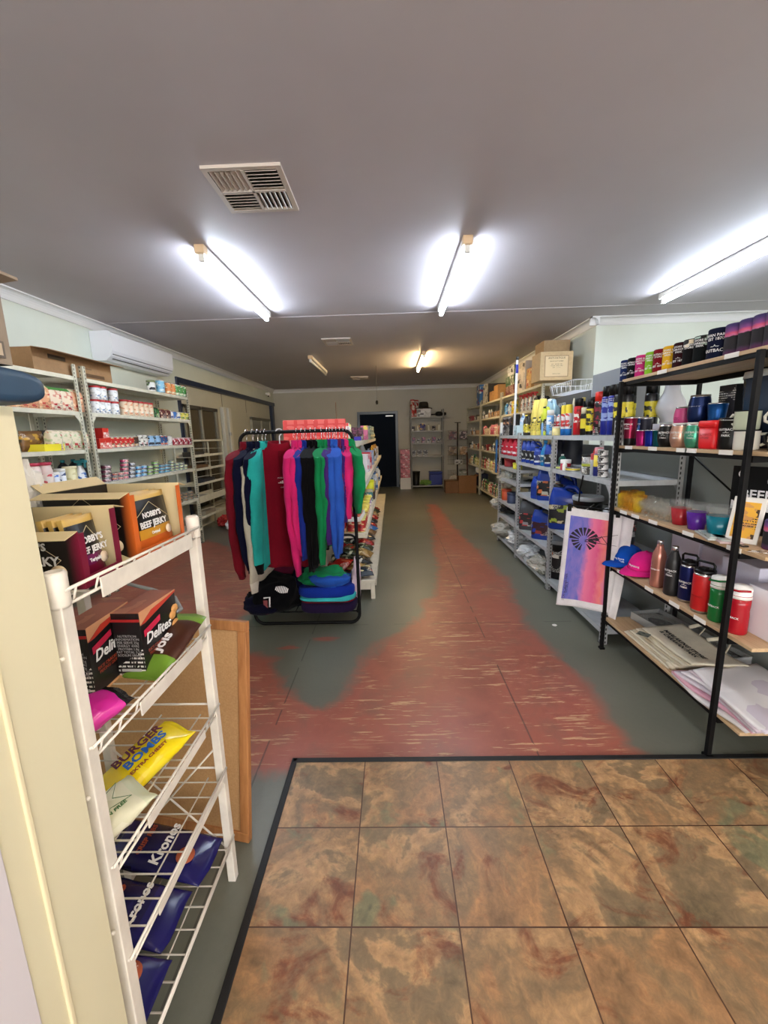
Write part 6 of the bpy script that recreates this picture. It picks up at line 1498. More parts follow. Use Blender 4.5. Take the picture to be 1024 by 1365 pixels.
garment('fleece_jumper', 'cream top hanging lower than its neighbours at left', CRM, -.955, 86, L=.88, sl=.90, thick=.038, seed=3, drop=.05, cuff=(226, 222, 208))
garment('fleece_jumper', 'second dark navy top behind the cream one', NVY, -.925, 85, L=.80, sl=.74, thick=.038, seed=4)
garment('fleece_jumper', 'turquoise top between the cream and the dark red shirts', TEA, -.90, 84, L=.84, sl=.82, thick=.038, seed=5, cuff=BLK)
garment('polo_shirt', 'dark red collared shirt facing the entry, white emblem on chest', (124, 16, 34), -.80, 20, L=.84, w=.42, sl=.70, thick=.12, y=2.92, seed=6, emblem=True, hang=C(214, 214, 220, rough=.3), polo=True)
garment('fleece_jumper', 'hot pink top beside the dark red shirt', PNK, -.675, 88, L=.70, sl=.84, thick=.038, seed=7)
garment('fleece_jumper', 'thin strip of a second hot pink top', PNK, -.64, 89, L=.66, sl=.70, thick=.038, seed=8)
garment('fleece_jumper', 'royal blue top squeezed beside the black one', ROY, -.61, 88, L=.64, sl=.72, thick=.038, seed=9)
garment('fleece_jumper', 'black top in the middle of the rack', BLK, -.575, 90, L=.86, sl=.80, thick=.038, seed=10)
garment('fleece_jumper', 'second black top, pressed against the green one', BLK, -.54, 90, L=.80, sl=.78, thick=.038, seed=11)
garment('fleece_jumper', 'bright green long-sleeved top right of the black ones', GRE, -.50, 93, L=.70, sl=.76, thick=.038, seed=12)
garment('fleece_jumper', 'slim green top hidden behind the bright green one', GRE, -.46, 92, L=.60, sl=.60, thick=.038, seed=13)
garment('fleece_jumper', 'purple top between the green and blue ones', PUR, -.44, 92, L=.55, sl=.62, thick=.038, seed=14)
garment('fleece_jumper', 'mid blue top, left one of the blue pair', RBL, -.42, 94, L=.68, sl=.72, thick=.038, seed=15)
garment('fleece_jumper', 'mid blue top, right one of the blue pair', RBL, -.395, 96, L=.64, sl=.68, thick=.038, seed=16)
garment('fleece_jumper', 'small purple and plum child top', (110, 34, 70), -.37, 96, L=.44, w=.36, sl=.46, thick=.045, seed=17)
garment('fleece_jumper', 'small dark purple child top', PUR, -.345, 95, L=.44, w=.36, sl=.48, thick=.045, seed=18)
garment('fleece_jumper', 'small hot pink child top near the right end', PNK, -.325, 96, L=.42, w=.36, sl=.46, thick=.038, seed=19)
garment('fleece_jumper', 'small green child top at the right end of the rack', GRE, -.305, 112, L=.44, w=.38, sl=.42, thick=.038, seed=20, hang=C(214, 214, 220, rough=.3))
for h, lb, wh in HANGERS: h['label'] = ('white' if wh else 'wire')+' hanger of the '+' '.join(lb.replace(',', '').split()[:11])
# folded clothes on the rack's tray (deck Z about .11)
def folded(label, c, x0, x1, y0, y1, z0, th, seed=0, droop=0, rz=0, m=None):
    m = m or fabric(c); b = MB(); n = 34; S = []
    for j, (v, k) in enumerate(((0, .97), (.15, 1), (.5, 1.01), (.85, .99), (1, .94))):
        ring = []
        for i in range(n):
            a = 2*math.pi*i/n; c_, s_ = math.cos(a), math.sin(a)
            x = (x0+x1)/2+(x1-x0)/2*k*math.copysign(abs(c_)**.42, c_)*(1+.02*math.sin(a*5+seed)); y = (y0+y1)/2+(y1-y0)/2*k*math.copysign(abs(s_)**.42, s_)*(1+.03*math.sin(a*4+seed*2))
            z = z0+th*v+.012*v*math.sin(a*2+seed)-droop*max(0, abs(c_)-.8)
            ring.append((x, y, z))
        S.append(ring)
    b.loft(S, m); 
    # rumpled top skin
    q = MB()
    o = obj('folded_garment', b, loc=(0, 0, 0)); tag(o, label, 'folded top', 'folded tops at the foot of the rack'); return o
folded('folded dark purple top at the very bottom of the right pile', (34, 22, 54), -.735, -.305, 2.90, 3.26, .112, .075, 1)
folded('thin folded maroon top under the turquoise one', (120, 20, 36), -.73, -.31, 2.91, 3.25, .1885, .012, 2)
folded('folded turquoise top in the right pile', (60, 184, 190), -.735, -.31, 2.90, 3.25, .2015, .032, 3)
folded('thick folded royal blue top in the right pile', (22, 50, 150), -.745, -.315, 2.90, 3.26, .2350, .075, 4)
def heap(name, label, c, cx, cy, z, w, d, h, seed, emblem=None, c2=None):
    bm = bmesh.new(); bmesh.ops.create_icosphere(bm, subdivisions=4, radius=1); b = MB(); m = fabric(c)
    for v in bm.verts:
        p = v.co; q = Vector((p.x*1.3+seed*5, p.y*1.3, p.z)); k = 1+.30*noise.noise(q)+.14*noise.noise(q*2.4)+.05*noise.noise(q*5)
        x, y = math.copysign(abs(p.x)**.8, p.x)*k*w/2, math.copysign(abs(p.y)**.8, p.y)*k*d/2
        b.v.append((cx+x, cy+y, z+max(0.0, (p.z*.5+.42)*h*k)))
    bm.verts.index_update()
    for f in bm.faces: b.face([v.index for v in f.verts], m, True)
    bm.free(); o = obj(name, b); tag(o, label, 'folded top', 'folded tops at the foot of the rack'); return o
heap('folded_garment', 'green fleece bunched on the right pile', (20, 120, 70), -.56, 3.03, .310, .36, .26, .13, 3)
heap('folded_garment', 'mid blue fleece crumpled over the green one', (36, 84, 176), -.50, 2.96, .315, .28, .20, .10, 6)
o = heap('folded_garment', 'black fleece heaped at the left of the rack, white emblem', (8, 8, 12), -.93, 3.04, .108, .40, .34, .30, 8)
e = MB(); 
for i in range(8): e.box(-.05+i*.012, -.043+i*.012, -.001, .001, -.012-.012*math.sin(i*.45), .014+.014*math.sin(i*.4), INKW)
obj('printed_emblem', e, o, loc=(-.83, 2.835, .33), rot=(R(-30), R(15), 0)); 
e = MB(); e.tube([(-.015, 0, .02), (.03, 0, .025), (.025, 0, -.05)], .006, INKW, 6); e.box(-.02, .01, 0, .003, -.11, 0, C(130, 60, 66)); obj('swing_tag', e, o, loc=(-.96, 2.845, .245))
heap('folded_garment', 'navy fleece spread under the black heap at left', (12, 12, 32), -1.02, 3.0, .106, .30, .36, .17, 11)
heap('folded_garment', 'dark navy fleece between the two piles', (12, 14, 38), -.76, 3.14, .108, .20, .26, .34, 13)
heap('folded_garment', 'plum and dark fleece behind the black heap', (84, 20, 44), -.86, 3.2, .108, .32, .16, .40, 15)
heap('folded_garment', 'blue scrap of fleece peeping above the black heap', (26, 64, 150), -.96, 3.24, .108, .22, .12, .44, 16)
heap('folded_garment', 'turquoise scrap of fleece at the far left of the rack', (34, 150, 150), -1.13, 3.2, .002, .12, .16, .30, 17)
heap('folded_garment', 'white and pink garment hanging at the right upright', (214, 190, 200), -.315, 3.12, .108, .07, .18, .34, 18)

# ---------------------------------------------------------------- gondola stock
class GS2(Shelf): pass
GX = {1: .18, 2: .60, 3: 1.02, 4: 1.365}
GXF = {1: -.165, 2: -.235, 3: -.235, 4: -.29}
gp = {1: 'gondola base', 2: 'gondola second tier', 3: 'gondola third tier', 4: 'gondola top'}
def GSh(i): return Shelf(GXF[i], GX[i], 1, gp[i])
s = GSh(4)
rbx = carton_box(.095, .05, .205, PM((214, 48, 46), (226, 90, 84), (236, 200, 190), 14), C(196, 40, 40), C(214, 60, 56))
for k in range(6):
    x = -.885+k*.088; o = spawn('biscuit_box', 'box', 'tall coral red box', gp[4], rbx, (x, 3.60, 1.3655), R(random.uniform(-3, 3)), 'red boxes on the gondola top', x, by='from the left')
for k in range(5):
    x = -.86+k*.09; o = spawn('biscuit_box', 'box', 'tall coral red box', gp[4], rbx, (x, 3.70, 1.3655), 0, 'red boxes on the gondola top', x, 'back row', by='from the left')
spawn('biscuit_box', 'box', 'coral box with white stripe', gp[4], carton_box(.05, .05, .17, PM((222, 80, 70), (236, 230, 224), (220, 60, 50), 20), C(230, 226, 218)), (-.40, 3.66, 1.3655), 0)
def tput(px, Y, name, cat, desc, parts, rz=0):
    return spawn(name, cat, desc, gp[4], parts, (max(-.93, min(-.335, xat(px, Y, 1.42))), Y, 1.3655), R(rz), None, Y)
tput(427, 4.3, 'custard_tin', 'tin', 'cream and tan tin', can(.055, .16, PM((222, 204, 150), (210, 180, 110), (60, 50, 44), 18), C(226, 214, 170)))
tput(439, 4.5, 'white_tub', 'tub', 'white tub with pale pink lid', tub(.05, .11, PM((226, 220, 220), (214, 190, 196), (120, 110, 120), 20), C(226, 206, 206)))
for px, Y, h in ((450, 5.0, .20), (457, 5.15, .215), (464, 5.3, .20)): tput(px, Y, 'cereal_box', 'box', 'tall pale yellow box', carton_box(.085, .06, h, PM((232, 226, 130), (236, 232, 206), (206, 206, 90), 16, lines=False), C(234, 226, 190)))
for px, Y in ((472, 5.5), (480, 5.7)): tput(px, Y, 'maroon_box', 'box', 'dark maroon box', carton_box(.09, .08, .17, PM((70, 24, 44), (120, 60, 90), (200, 180, 190), 20), C(60, 22, 40)))
tput(475, 5.3, 'blue_box', 'box', 'small indigo box before the maroon ones', carton_box(.12, .05, .05, C(50, 40, 150), C(50, 40, 150)))
tput(486, 6.0, 'pink_box', 'box', 'pink and yellow box', carton_box(.10, .09, .20, PM((220, 110, 150), (236, 214, 90), (226, 190, 200), 12), C(220, 120, 150)))
for yy, st in ((6.3, None), (6.3, 'up'), (6.6, None), (6.85, None), (6.85, 'up'), (7.05, None), (7.25, None), (7.05, 'up')):
    s.put('small_jar', 'jar', 'small green-grey jar', can(.065, .10, PM((150, 160, 140), (90, 110, 100), (200, 190, 150), 20), C(170, 190, 170)), y=yy, d=.08, dz=.1015 if st else 0, stackpos='upper layer' if st else 'lower layer')
for yy in (7.4, 7.9): s.put('rice_pack', 'packet', 'cream pack', pouch(.2, .1, .13, PM((214, 196, 150), (196, 170, 110), (230, 220, 190), 16), C(210, 190, 140)), y=yy, d=.09)
s = GSh(3)
for px, c, c2, n in ((485.5, (226, 222, 226), (200, 90, 110), 'white'), (489, (206, 40, 60), (240, 230, 230), 'red and white'), (493, (150, 170, 210), (226, 230, 240), 'blue and white'), (496.5, (150, 170, 210), (226, 230, 240), 'blue and white'), (500, (190, 196, 220), (90, 100, 160), 'lilac')):
    s.put('laundry_box', 'box', n+' box', carton_box(.15, .11, .20, PM(c, c2, (226, 226, 230), 12), C(*c)), px=px, d=.09, rz=-8)
for yy in (6.6, 7.0, 7.4, 7.9): s.put('gold_pack', 'packet', 'shiny gold packet', pouch(.17, .10, .25, C(190, 140, 40, rough=.25, metal=.7), C(200, 150, 60, rough=.25, metal=.7)), y=yy, d=.09)
s.put('white_pack', 'packet', 'pale grey upright packet', pouch(.16, .1, .30, C(190, 200, 214, rough=.3), C(200, 206, 214)), y=6.2, d=.22)
for k in range(5): s.put('brown_box', 'box', 'plain box at the shaded near end', carton_box(.12, .08, .14, C(90, 60, 60), C(70, 50, 50)), y=3.62+k*.22, d=.28)
s = GSh(2)
canr = can(.038, .11, PM((170, 36, 36), (214, 180, 130), (120, 24, 28), 26), C(206, 196, 120))
for r in range(3):
    for k in range(4): s.put('sauce_can', 'can', 'red can with yellow lid', canr, y=3.50+k*.088, d=.05+r*.085, stackpos=['front row', 'middle row', 'back row'][r])
s.put('tray_pack', 'tray', 'white cardboard tray of red jars', tray_box(.34, .22, .04, WHT), y=3.56, d=.15, dz=.1115)
for k in range(3):
    for r in range(2): s.put('red_jar', 'jar', 'red and brown jar', tub(.038, .10, PM((150, 40, 34), (206, 120, 80), (90, 30, 24), 26), C(214, 190, 90), lh=.2), y=3.52+k*.084, d=.09+r*.085, dz=.115, stackpos='in the white tray')
for k in range(4): s.put('yellow_lid_tub', 'tub', 'tan tub with yellow lid', tub(.045, .10, PM((180, 120, 80), (90, 50, 40), (226, 200, 120), 26), C(226, 206, 90), lh=.25), y=4.06+k*.11, d=.07, dz=0)
for k in range(3): s.put('purple_tub', 'tub', 'purple and white tub with yellow lid', tub(.045, .10, PM((130, 70, 160), (226, 216, 230), (90, 40, 120), 22), C(232, 220, 90), lh=.22), y=4.6+k*.2, d=.08)
s.put('yellow_domed_tub', 'tub', 'bright yellow round tub', tub(.07, .15, C(226, 224, 40), C(226, 224, 40)), px=492, d=.09, dz=.0)
STOCK[-1]['o'].location.z += .10; s.put('support_box', 'box', 'dark carton beneath the bright yellow tub', carton_box(.16, .16, .098, C(60, 40, 40), C(60, 40, 40)), px=492, d=.09)
STOCK[-2]['o'].location.y = STOCK[-1]['o'].location.y
for k, px in enumerate((498, 502)): s.put('blue_bottle', 'bottle', 'blue and white pump bottle', bottle(.07, .26, PM((200, 214, 230), (40, 90, 160), (230, 236, 240), 12), C(40, 90, 150), neck=.6, capr=.6), px=px, d=.07)
for k in range(12): s.put('mixed_grocery', 'jar', random.choice(['tan jar', 'grey jar', 'teal jar']), tub(.055, .15, P(random.choice([(180, 150, 110), (120, 130, 140), (60, 120, 120)]), (226, 214, 190), (90, 70, 60)), C(190, 180, 150)), y=5.2+k*.26, d=.08)
for k in range(5): s.put('brown_bag', 'packet', 'tall kraft brown packet', pouch(.20, .11, .32, C(176, 140, 90), C(190, 150, 100)), y=6.4+k*.4, d=.16)
# bags laid on the base
s = GSh(1); BG = [((150, 24, 30), (220, 120, 100), (60, 14, 20), 'red'), ((30, 34, 36), (190, 190, 180), (90, 90, 60), 'black'), ((150, 120, 70), (226, 206, 150), (60, 44, 30), 'gold'), ((50, 60, 44), (190, 190, 160), (24, 30, 24), 'olive'), ((120, 90, 60), (200, 60, 40), (226, 190, 150), 'brown'), ((34, 100, 170), (214, 220, 226), (190, 150, 90), 'blue')]
rr = random.Random(4); seq = [2, 1, 2, 3, 0, 1, 4, 5, 0, 1, 0, 2, 3, 0, 5, 1, 0, 2]
for k in range(14):
    y = 3.62+k*.235; c = BG[seq[k]]
    for r in range(3):
        cc = c if r == 0 else BG[rr.choice([0, 1, 3, 4])] if r == 1 else BG[rr.choice([0, 1, 3])]
        t = spawn('snack_bag', 'snack bag', cc[3]+' snack bag', gp[1]+[', aisle edge', ', middle', ', inner side'][r], pouch(.17, .065, .20, PM(cc[0], cc[1], cc[2], 16, rough=.25, lines=False), C(*cc[0], rough=.25), seed=k % 5), (-.20-.125*r-.02, y+rr.uniform(-.03, .03), .185), 0, 'snack bags on the gondola base', y, rot=(R(-74+rr.uniform(-6, 6)), 0, R(90+rr.uniform(-18, 18))))
        t.location = (-.235-.12*r, y+rr.uniform(-.02, .02), .212)
        t.location.x -= .0
# front patterned bag and red one as the photograph shows
spawn('snack_bag', 'snack bag', 'dark patterned bag with round label', 'at the near corner of the gondola base', pouch(.17, .05, .20, PM((30, 44, 56), (214, 200, 150), (190, 50, 50), 12, rough=.25), C(30, 40, 50)), (-.27, 3.44, .21), rot=(R(-80), 0, R(10)))
spawn('snack_bag', 'snack bag', 'shiny red bag lying on the heap', 'at the near corner of the gondola base', pouch(.16, .06, .22, PM((190, 30, 26), (220, 90, 60), (150, 20, 20), 12, rough=.2), C(190, 30, 26, rough=.2)), (-.55, 3.44, .26), rot=(R(-75), 0, R(-30)))

# ---------------------------------------------------------------- far wall: shelf unit stock and floor stock
def FS(z, nm): return nm, z+.0155
def fput(name, cat, desc, parts, x, z, nm, y=11.03, order=None):
    return spawn(name, cat, desc, nm, parts, (x, y, z+.0155), 0, None, x, by='from the left')
fw = 'on the far grey shelving'
for x in (.55, .66): fput('red_canister', 'canister', 'tall red and white printed canister', tub(.055, .44, PM((190, 50, 44), (226, 214, 206), (120, 30, 30), 10), C(176, 60, 50), lh=.08), x, 1.86, fw+' top')
STOCK[-1]['o'].location.y = 11.2
fput('white_box', 'box', 'white box under the dark hat', carton_box(.36, .2, .20, PM((206, 206, 204), (90, 90, 94), (226, 226, 226), 10), C(196, 196, 196)), .84, 1.86, fw+' top')
b = MB(); b.lathe([(.22, 0), (.225, .008), (.13, .03), (.125, .05), (.12, .13), (.10, .17), (.05, .175), (0, .165)], fabric((64, 56, 48)), seg=28, sy=.8); q = MB(); q.lathe([(.128, .045), (.1285, .075)], BLKP, seg=28, sy=.8)
t = fput('brimmed_hat', 'hat', 'dark brimmed bush hat on the white box', [('hat_body', b.mesh('hat_body')), ('hat_band', q.mesh('hat_band'))], .84, 2.061, fw)
b = MB(); b.tube([(-.25, 0, .04), (.0, 0, .05), (.12, 0, .06)], .018, BLKP); b.lathe([(.03, .0), (.09, .02), (.10, .07), (.06, .12), (0, .12)], BLKP, c=(.14, 0), sx=1.1); b.lathe([(.02, .01), (.06, .03), (.06, .09), (0, .1)], BLKP, c=(.27, 0))
t = fput('whisk', 'tool', 'black fan-shaped gadget lying at the right', [('gadget', b.mesh('gadget'))], 1.10, 1.86, fw+' top'); 
FK = {1.50: [('navy_tin', 'tin', 'dark small tin', can(.05, .12, PM((40, 40, 60), (190, 190, 196), (24, 24, 30), 20), SILV)), ('pale_bottle', 'bottle', 'pale small bottle', bottle(.035, .17, C(206, 204, 190), C(90, 90, 90)))], 1.18: [('purple_box', 'box', 'dark purple box', carton_box(.10, .08, .15, PM((60, 40, 90), (200, 120, 140), (30, 26, 40), 20), C(50, 36, 70))), ('black_box', 'box', 'black and white box', carton_box(.12, .08, .11, PM((30, 30, 34), (226, 226, 226), (90, 90, 96), 20), BLKP))], .85: [('black_case', 'box', 'black lettered case', carton_box(.13, .1, .15, PM((26, 26, 30), (206, 206, 206), (90, 90, 90), 22), BLKP))]}
lv = {1.50: 'fourth board', 1.18: 'third board', .85: 'second board'}
for z, ks in FK.items():
    x = .56; i = 0
    while x < (1.32 if z > 1 else 1.0):
        k = ks[i % len(ks)]; fput(k[0], k[1], k[2], k[3], x, z, fw+' '+lv[z]); x += .135 if z > 1 else .16; i += 1
fput('round_tin', 'tin', 'round blue-purple tin standing on edge', [('tin_body', MB().lathe([(.0, 0), (.09, 0), (.095, .01), (.095, .05), (.09, .06), (0, .06)], PM((50, 50, 110), (226, 190, 120), (30, 30, 60), 14), seg=24).move(Matrix.Translation((0, 0, .095)) @ Matrix.Rotation(R(90), 4, 'X')).mesh('tin_body'))], .79, 1.50, fw+' fourth board', y=11.0)
fput('black_bin', 'bin', 'black tapered bin with a white label', tub(.11, .38, BLKP, BLKP, lh=.06, taper=.8), .62, .06, fw+' bottom board')
b = MB(); b.box(-.17, .17, -.15, .15, 0, .30, C(20, 40, 130, rough=.4), ch=.02); l = MB(); l.box(-.175, .175, -.155, .155, .301, .36, C(24, 50, 140, rough=.4), ch=.02); q = MB(); q.tube([(-.12, 0, .36), (-.12, 0, .40), (.12, 0, .40), (.12, 0, .36)], .012, C(180, 184, 190))
fput('cool_box', 'cool box', 'blue cool box with pale handle', [('box_body', b.mesh('box_body')), ('lid', l.mesh('lid')), ('handle', q.mesh('handle'))], 1.15, .06, fw+' bottom board', y=11.13)
fput('green_strap_bundle', 'bundle', 'lime green and black bundle', crumple(.34, .24, .14, C(110, 150, 60), seed=61), .88, .06, fw+' bottom board')
# boxes beside it
b = spawn('white_carton', 'box', 'white carton under the pink boxes', 'on the floor beside the dark door', carton_box(.28, .28, .30, C(206, 206, 204), C(200, 200, 198)), (.33, 11.0, 0))
for k in range(3): spawn('pink_carton', 'box', 'pink printed carton', 'on the white carton by the dark door', carton_box(.25, .25, .245, PM((196, 110, 126), (120, 30, 50), (226, 196, 200), 12), C(150, 100, 110)), (.33, 11.0, .3035+k*.2485), stackpos=['lowest of three', 'middle of three', 'uppermost'][k])
# wire spinner stand
t = empty('display_stand', (1.72, 11.0, 0)); tag(t, 'black wire display stand between the far shelving and the corner', 'display stand')
q = MB(); q.tube([(0, 0, .03), (0, 0, 1.68)], .015, M_BLACK); obj('pole', q, t)
q = MB()
for a in range(4): q.tube([(0, 0, .06), (.24*math.cos(R(45+90*a)), .24*math.sin(R(45+90*a)), .012)], .012, M_BLACK)
obj('foot', q, t); q = MB(); q.tube([(-.08, 0, 1.70), (.08, 0, 1.70)], .008, M_BLACK); q.tube([(0, 0, 1.66), (0, 0, 1.70)], .01, M_BLACK); obj('finial', q, t)
for k, z in enumerate((1.26, .86, .62, .22)):
    for s_ in (-1, 1):
        q = MB(); w0 = .24; M = Matrix.Translation((s_*.03, -.02, z))
        for i in range(5): q.tube([(s_*(.03+.045*i), 0, 0), (s_*(.03+.045*i), 0, .24)], .003, M_BLACK, 5)
        for zz in (0, .12, .24): q.tube([(s_*.02, 0, zz), (s_*w0, 0, zz)], .003, M_BLACK, 5)
        q.move(M); obj('wire_panel', q, t)
for k, (x, z, c, c2, n) in enumerate(((-.14, 1.27, (90, 40, 50), (40, 36, 44), 'dark red packs'), (.14, 1.27, (70, 60, 66), (180, 160, 160), 'grey packs'), (.15, .87, (120, 96, 66), (160, 130, 96), 'brown packs'), (-.14, .87, (110, 90, 66), (60, 50, 44), 'tan packs'), (0.02, .62, (196, 196, 192), (110, 110, 110), 'white box'), (.15, .24, (150, 156, 146), (200, 200, 196), 'pale packs'))):
    b = MB(); b.box(-.10, .10, -.02, .02, 0, .21 if n != 'white box' else .12, PM(c, c2, (60, 56, 54), 12), ch=.003); tag(obj('carded_pack', b, loc=(1.72+x, 10.93, z)), n+' hung on the black wire display stand', 'packet')
spawn('white_bag', 'bag', 'white sack at the foot of the display stand', 'by the back wall', crumple(.30, .26, .34, C(190, 186, 176), seed=71), (1.60, 10.75, 0))
spawn('red_bag', 'bag', 'dark red bag at the foot of the far shelving', 'by the back wall', crumple(.30, .26, .24, C(110, 30, 34), seed=72), (1.52, 10.35, 0))
carton('cardboard_box', .42, .34, .40, cardboard((136, 96, 60)), loc=(2.0-.22+.0, 9.98, 0), flapang=(None, 60, None, 60)); tag([o for o in COL.objects if o.name.startswith('cardboard_box')][-1], 'open cardboard box on the floor before the corner shelving', 'cardboard box')
carton('cardboard_box', .36, .34, .30, cardboard((120, 84, 54)), flaps=False, loc=(1.45, 9.95+.1, 0)); tag([o for o in COL.objects if o.name.startswith('cardboard_box')][-1], 'closed cardboard box left of the open one, far corner', 'cardboard box')
s = RS(0, 'corner')
for y in (9.80, 10.02): spawn('paper_roll', 'paper roll', 'white paper roll seen end-on', 'stacked on the corner shelving foot', roll(.085, .12, C(222, 222, 218), C(60, 60, 60)), (2.10, y, s.z+.30), R(-8), None, y, rot=(0, 0, R(-20)))
for k, y in enumerate((9.80, 10.04)): spawn('navy_carton', 'box', 'navy carton', 'on the corner shelving bottom board', carton_box(.2, .2, .297, C(30, 40, 80), C(26, 34, 70)), (2.14, y, s.z), R(-90), None, y)
b = MB(); b.tube([(1.93, 10.6, .01), (1.96, 10.95, 1.0)], .018, C(70, 36, 30), 8); tag(obj('timber_pole', b), 'dark wooden pole leaning in the far right corner', 'pole')
b = MB(); b.box(-.04, .04, -.012, .012, 0, .62, C(40, 110, 200, rough=.4), ch=.004); tag(obj('blue_tube_pack', b, loc=(1.965, 7.87, .665), rz=R(-90)), 'long bright blue packet hanging on the right-wall shelving post', 'packet')

# ---------------------------------------------------------------- stock on the wire snack rack
def jerky(w, d, h, c, name_l, loc, rz, flav, flcol, hn=None):
    hn = hn or h
    """display carton: back and side walls printed, the +X end cut open to show the pouches"""
    t = empty('jerky_display_box', loc, R(rz)); tag(t, name_l, 'display box')
    G = NT('jerky_print_%d' % c[0]); o = G.coords(); sp = G.node('ShaderNodeSeparateXYZ'); G.link(o, sp.inputs[0])
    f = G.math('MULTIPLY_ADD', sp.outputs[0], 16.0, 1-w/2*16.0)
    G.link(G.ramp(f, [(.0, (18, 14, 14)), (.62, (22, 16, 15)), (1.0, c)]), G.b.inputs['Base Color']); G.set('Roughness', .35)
    CR = C(214, 196, 150, rough=.6); k = .002
    b = MB(); b.box(-w/2, w/2, -d/2, d/2, 0, k, G.m); b.box(-w/2, w/2, -d/2, -d/2+k, k, hn, G.m, sides={'+y': CR}); b.box(-w/2, w/2, d/2-k, d/2, k, h, G.m, sides={'-y': CR}); b.box(-w/2, -w/2+k, -d/2+k, d/2-k, k, h, G.m)
    b.box(w/2-k, w/2, -d/2+k, -d/2+.016, k, hn*.96, C(*c, rough=.35)); b.box(w/2-k, w/2, d/2-.016, d/2-k, k, h*.96, C(*c, rough=.35)); b.box(w/2-k, w/2, -d/2+.016, d/2-.016, k, .022, C(*c, rough=.35))
    o1 = obj('carton_body', b, t)
    for sy in (-1, 1):
        f_ = MB(); f_.box(-w/2, w/2, 0, .0015, 0, .034, CR); f_.move(Matrix.Translation((0, sy*(d/2-.001), h if sy > 0 else hn)) @ Matrix.Rotation(R(-sy*105+ (0 if sy < 0 else 0)), 4, 'X')); obj('flap', f_, t)
    fl = MB(); fl.box(0, .0015, -d/2+.003, d/2-.003, 0, .03, CR); fl.move(Matrix.Translation((-w/2, 0, h)) @ Matrix.Rotation(R(-50), 4, 'Y')); obj('flap', fl, t)
    # side print
    LN = C(200, 186, 150, rough=.5)
    p = MB(); e = -d/2-.0008; cx, cz, r = -.01, hn*.52, hn*.42
    pts = [(cx-r*1.25, e, cz), (cx, e, cz+r), (cx+r*1.25, e, cz), (cx, e, cz-r)]
    p.tube(pts, .0008, LN, 4, closed=True); obj('diamond_mark', p, o1)
    obj('printed_lettering', textmesh("NOBBY'S", .019, INKW, bold=.03), o1, loc=(cx-.004, e-.0002, cz+.025)); obj('printed_lettering', textmesh('BEEF JERKY', .023, INKW, bold=.03), o1, loc=(cx-.004, e-.0002, cz-.002))
    p = MB(); p.lathe([(0, 0), (.014, 0), (.014, .001), (0, .001)], C(226, 206, 170), seg=20, tilt=Matrix.Translation((w/2-.042, e, h*.24)) @ Matrix.Rotation(R(90), 4, 'X')); obj('round_seal', p, o1)
    # pouch standing in the opening
    n = max(1, round((d-.03)/.09))
    for i in range(3):
        pp = MB(); pw, ph_ = d-.034, h*.90
        def fn(u, v, i=i): return (.010*math.sin(math.pi*u)*math.sin(math.pi*v)+.0, (u-.5)*pw, v*ph_)
        pm = C(18, 15, 15, rough=.3); pc = C(c[0], c[1], c[2], rough=.3); gd = C(206, 170, 90, rough=.35)
        pp.sheet(fn, 10, 18, gd, .010, mf=lambda u, v: (pc if v < .22 else (C(*flcol, rough=.35) if v < .38 and u > .2 else pm)) if v < .88 and .03 < u < .97 else gd)
        q = empty('jerky_pouch', (0, 0, 0)); q.location = Vector(loc)+Matrix.Rotation(R(rz), 3, 'Z') @ Vector((w/2-.022-i*.018, 0, .003)); q.rotation_euler = (0, R(-7), R(rz))
        tag(q, ['front', 'second', 'rear'][i]+' jerky pouch inside the '+name_l.split(' display')[0]+' display box', 'snack pouch', 'jerky pouches')
        o2 = obj('pouch_body', pp, q)
        if i == 0:
            for tx, sz, zz in (("NOBBY'S", .018, .62), ('BEEF JERKY', min(.021, d*.15), .46), (flav, .010, .30)):
                obj('printed_lettering', textmesh(tx, sz, INKW, bold=.03), o2, loc=(.0125, 0, ph_*zz), rot=(0, 0, R(90)))
            p = MB(); p.lathe([(0, 0), (.011, 0), (.011, .001), (0, .001)], C(226, 206, 180), seg=18, tilt=Matrix.Translation((.011, pw*.33, ph_*.28)) @ Matrix.Rotation(R(90), 4, 'Y')); obj('round_seal', p, o2)
            p = MB(); p.tube([(.006, -pw*.45, ph_*.5), (.0125, 0, ph_*.84), (.006, pw*.45, ph_*.5)], .0007, LN, 4); obj('diamond_mark', p, o2)
    return t
jerky(.165, .115, .138, (120, 18, 50), 'maroon beef jerky display box nearest the cream partition', (-.652, .757, 1.158), 3, 'Teriyaki', (120, 30, 90), hn=.108)
jerky(.20, .20, .155, (206, 100, 36), 'orange beef jerky display box at the far end of the rack', (-.670, .975, 1.158), -2, 'Original', (206, 150, 40))
t = spawn('snack_packet', 'snack packet', 'flat pale packet with green print', 'on the rack top shelf between the jerky boxes', pouch(.09, .02, .12, PM((214, 204, 160), (60, 130, 50), (226, 220, 190), 18, rough=.3), C(206, 196, 150)), (-.60, .845, 1.165), rot=(R(-84), 0, R(60)))
t = spawn('paper_bag', 'bag', 'white crumpled paper bag', 'on the rack top shelf behind the maroon jerky box', crumple(.12, .10, .235, C(232, 230, 226), seed=81), (-.84, .90, 1.158))
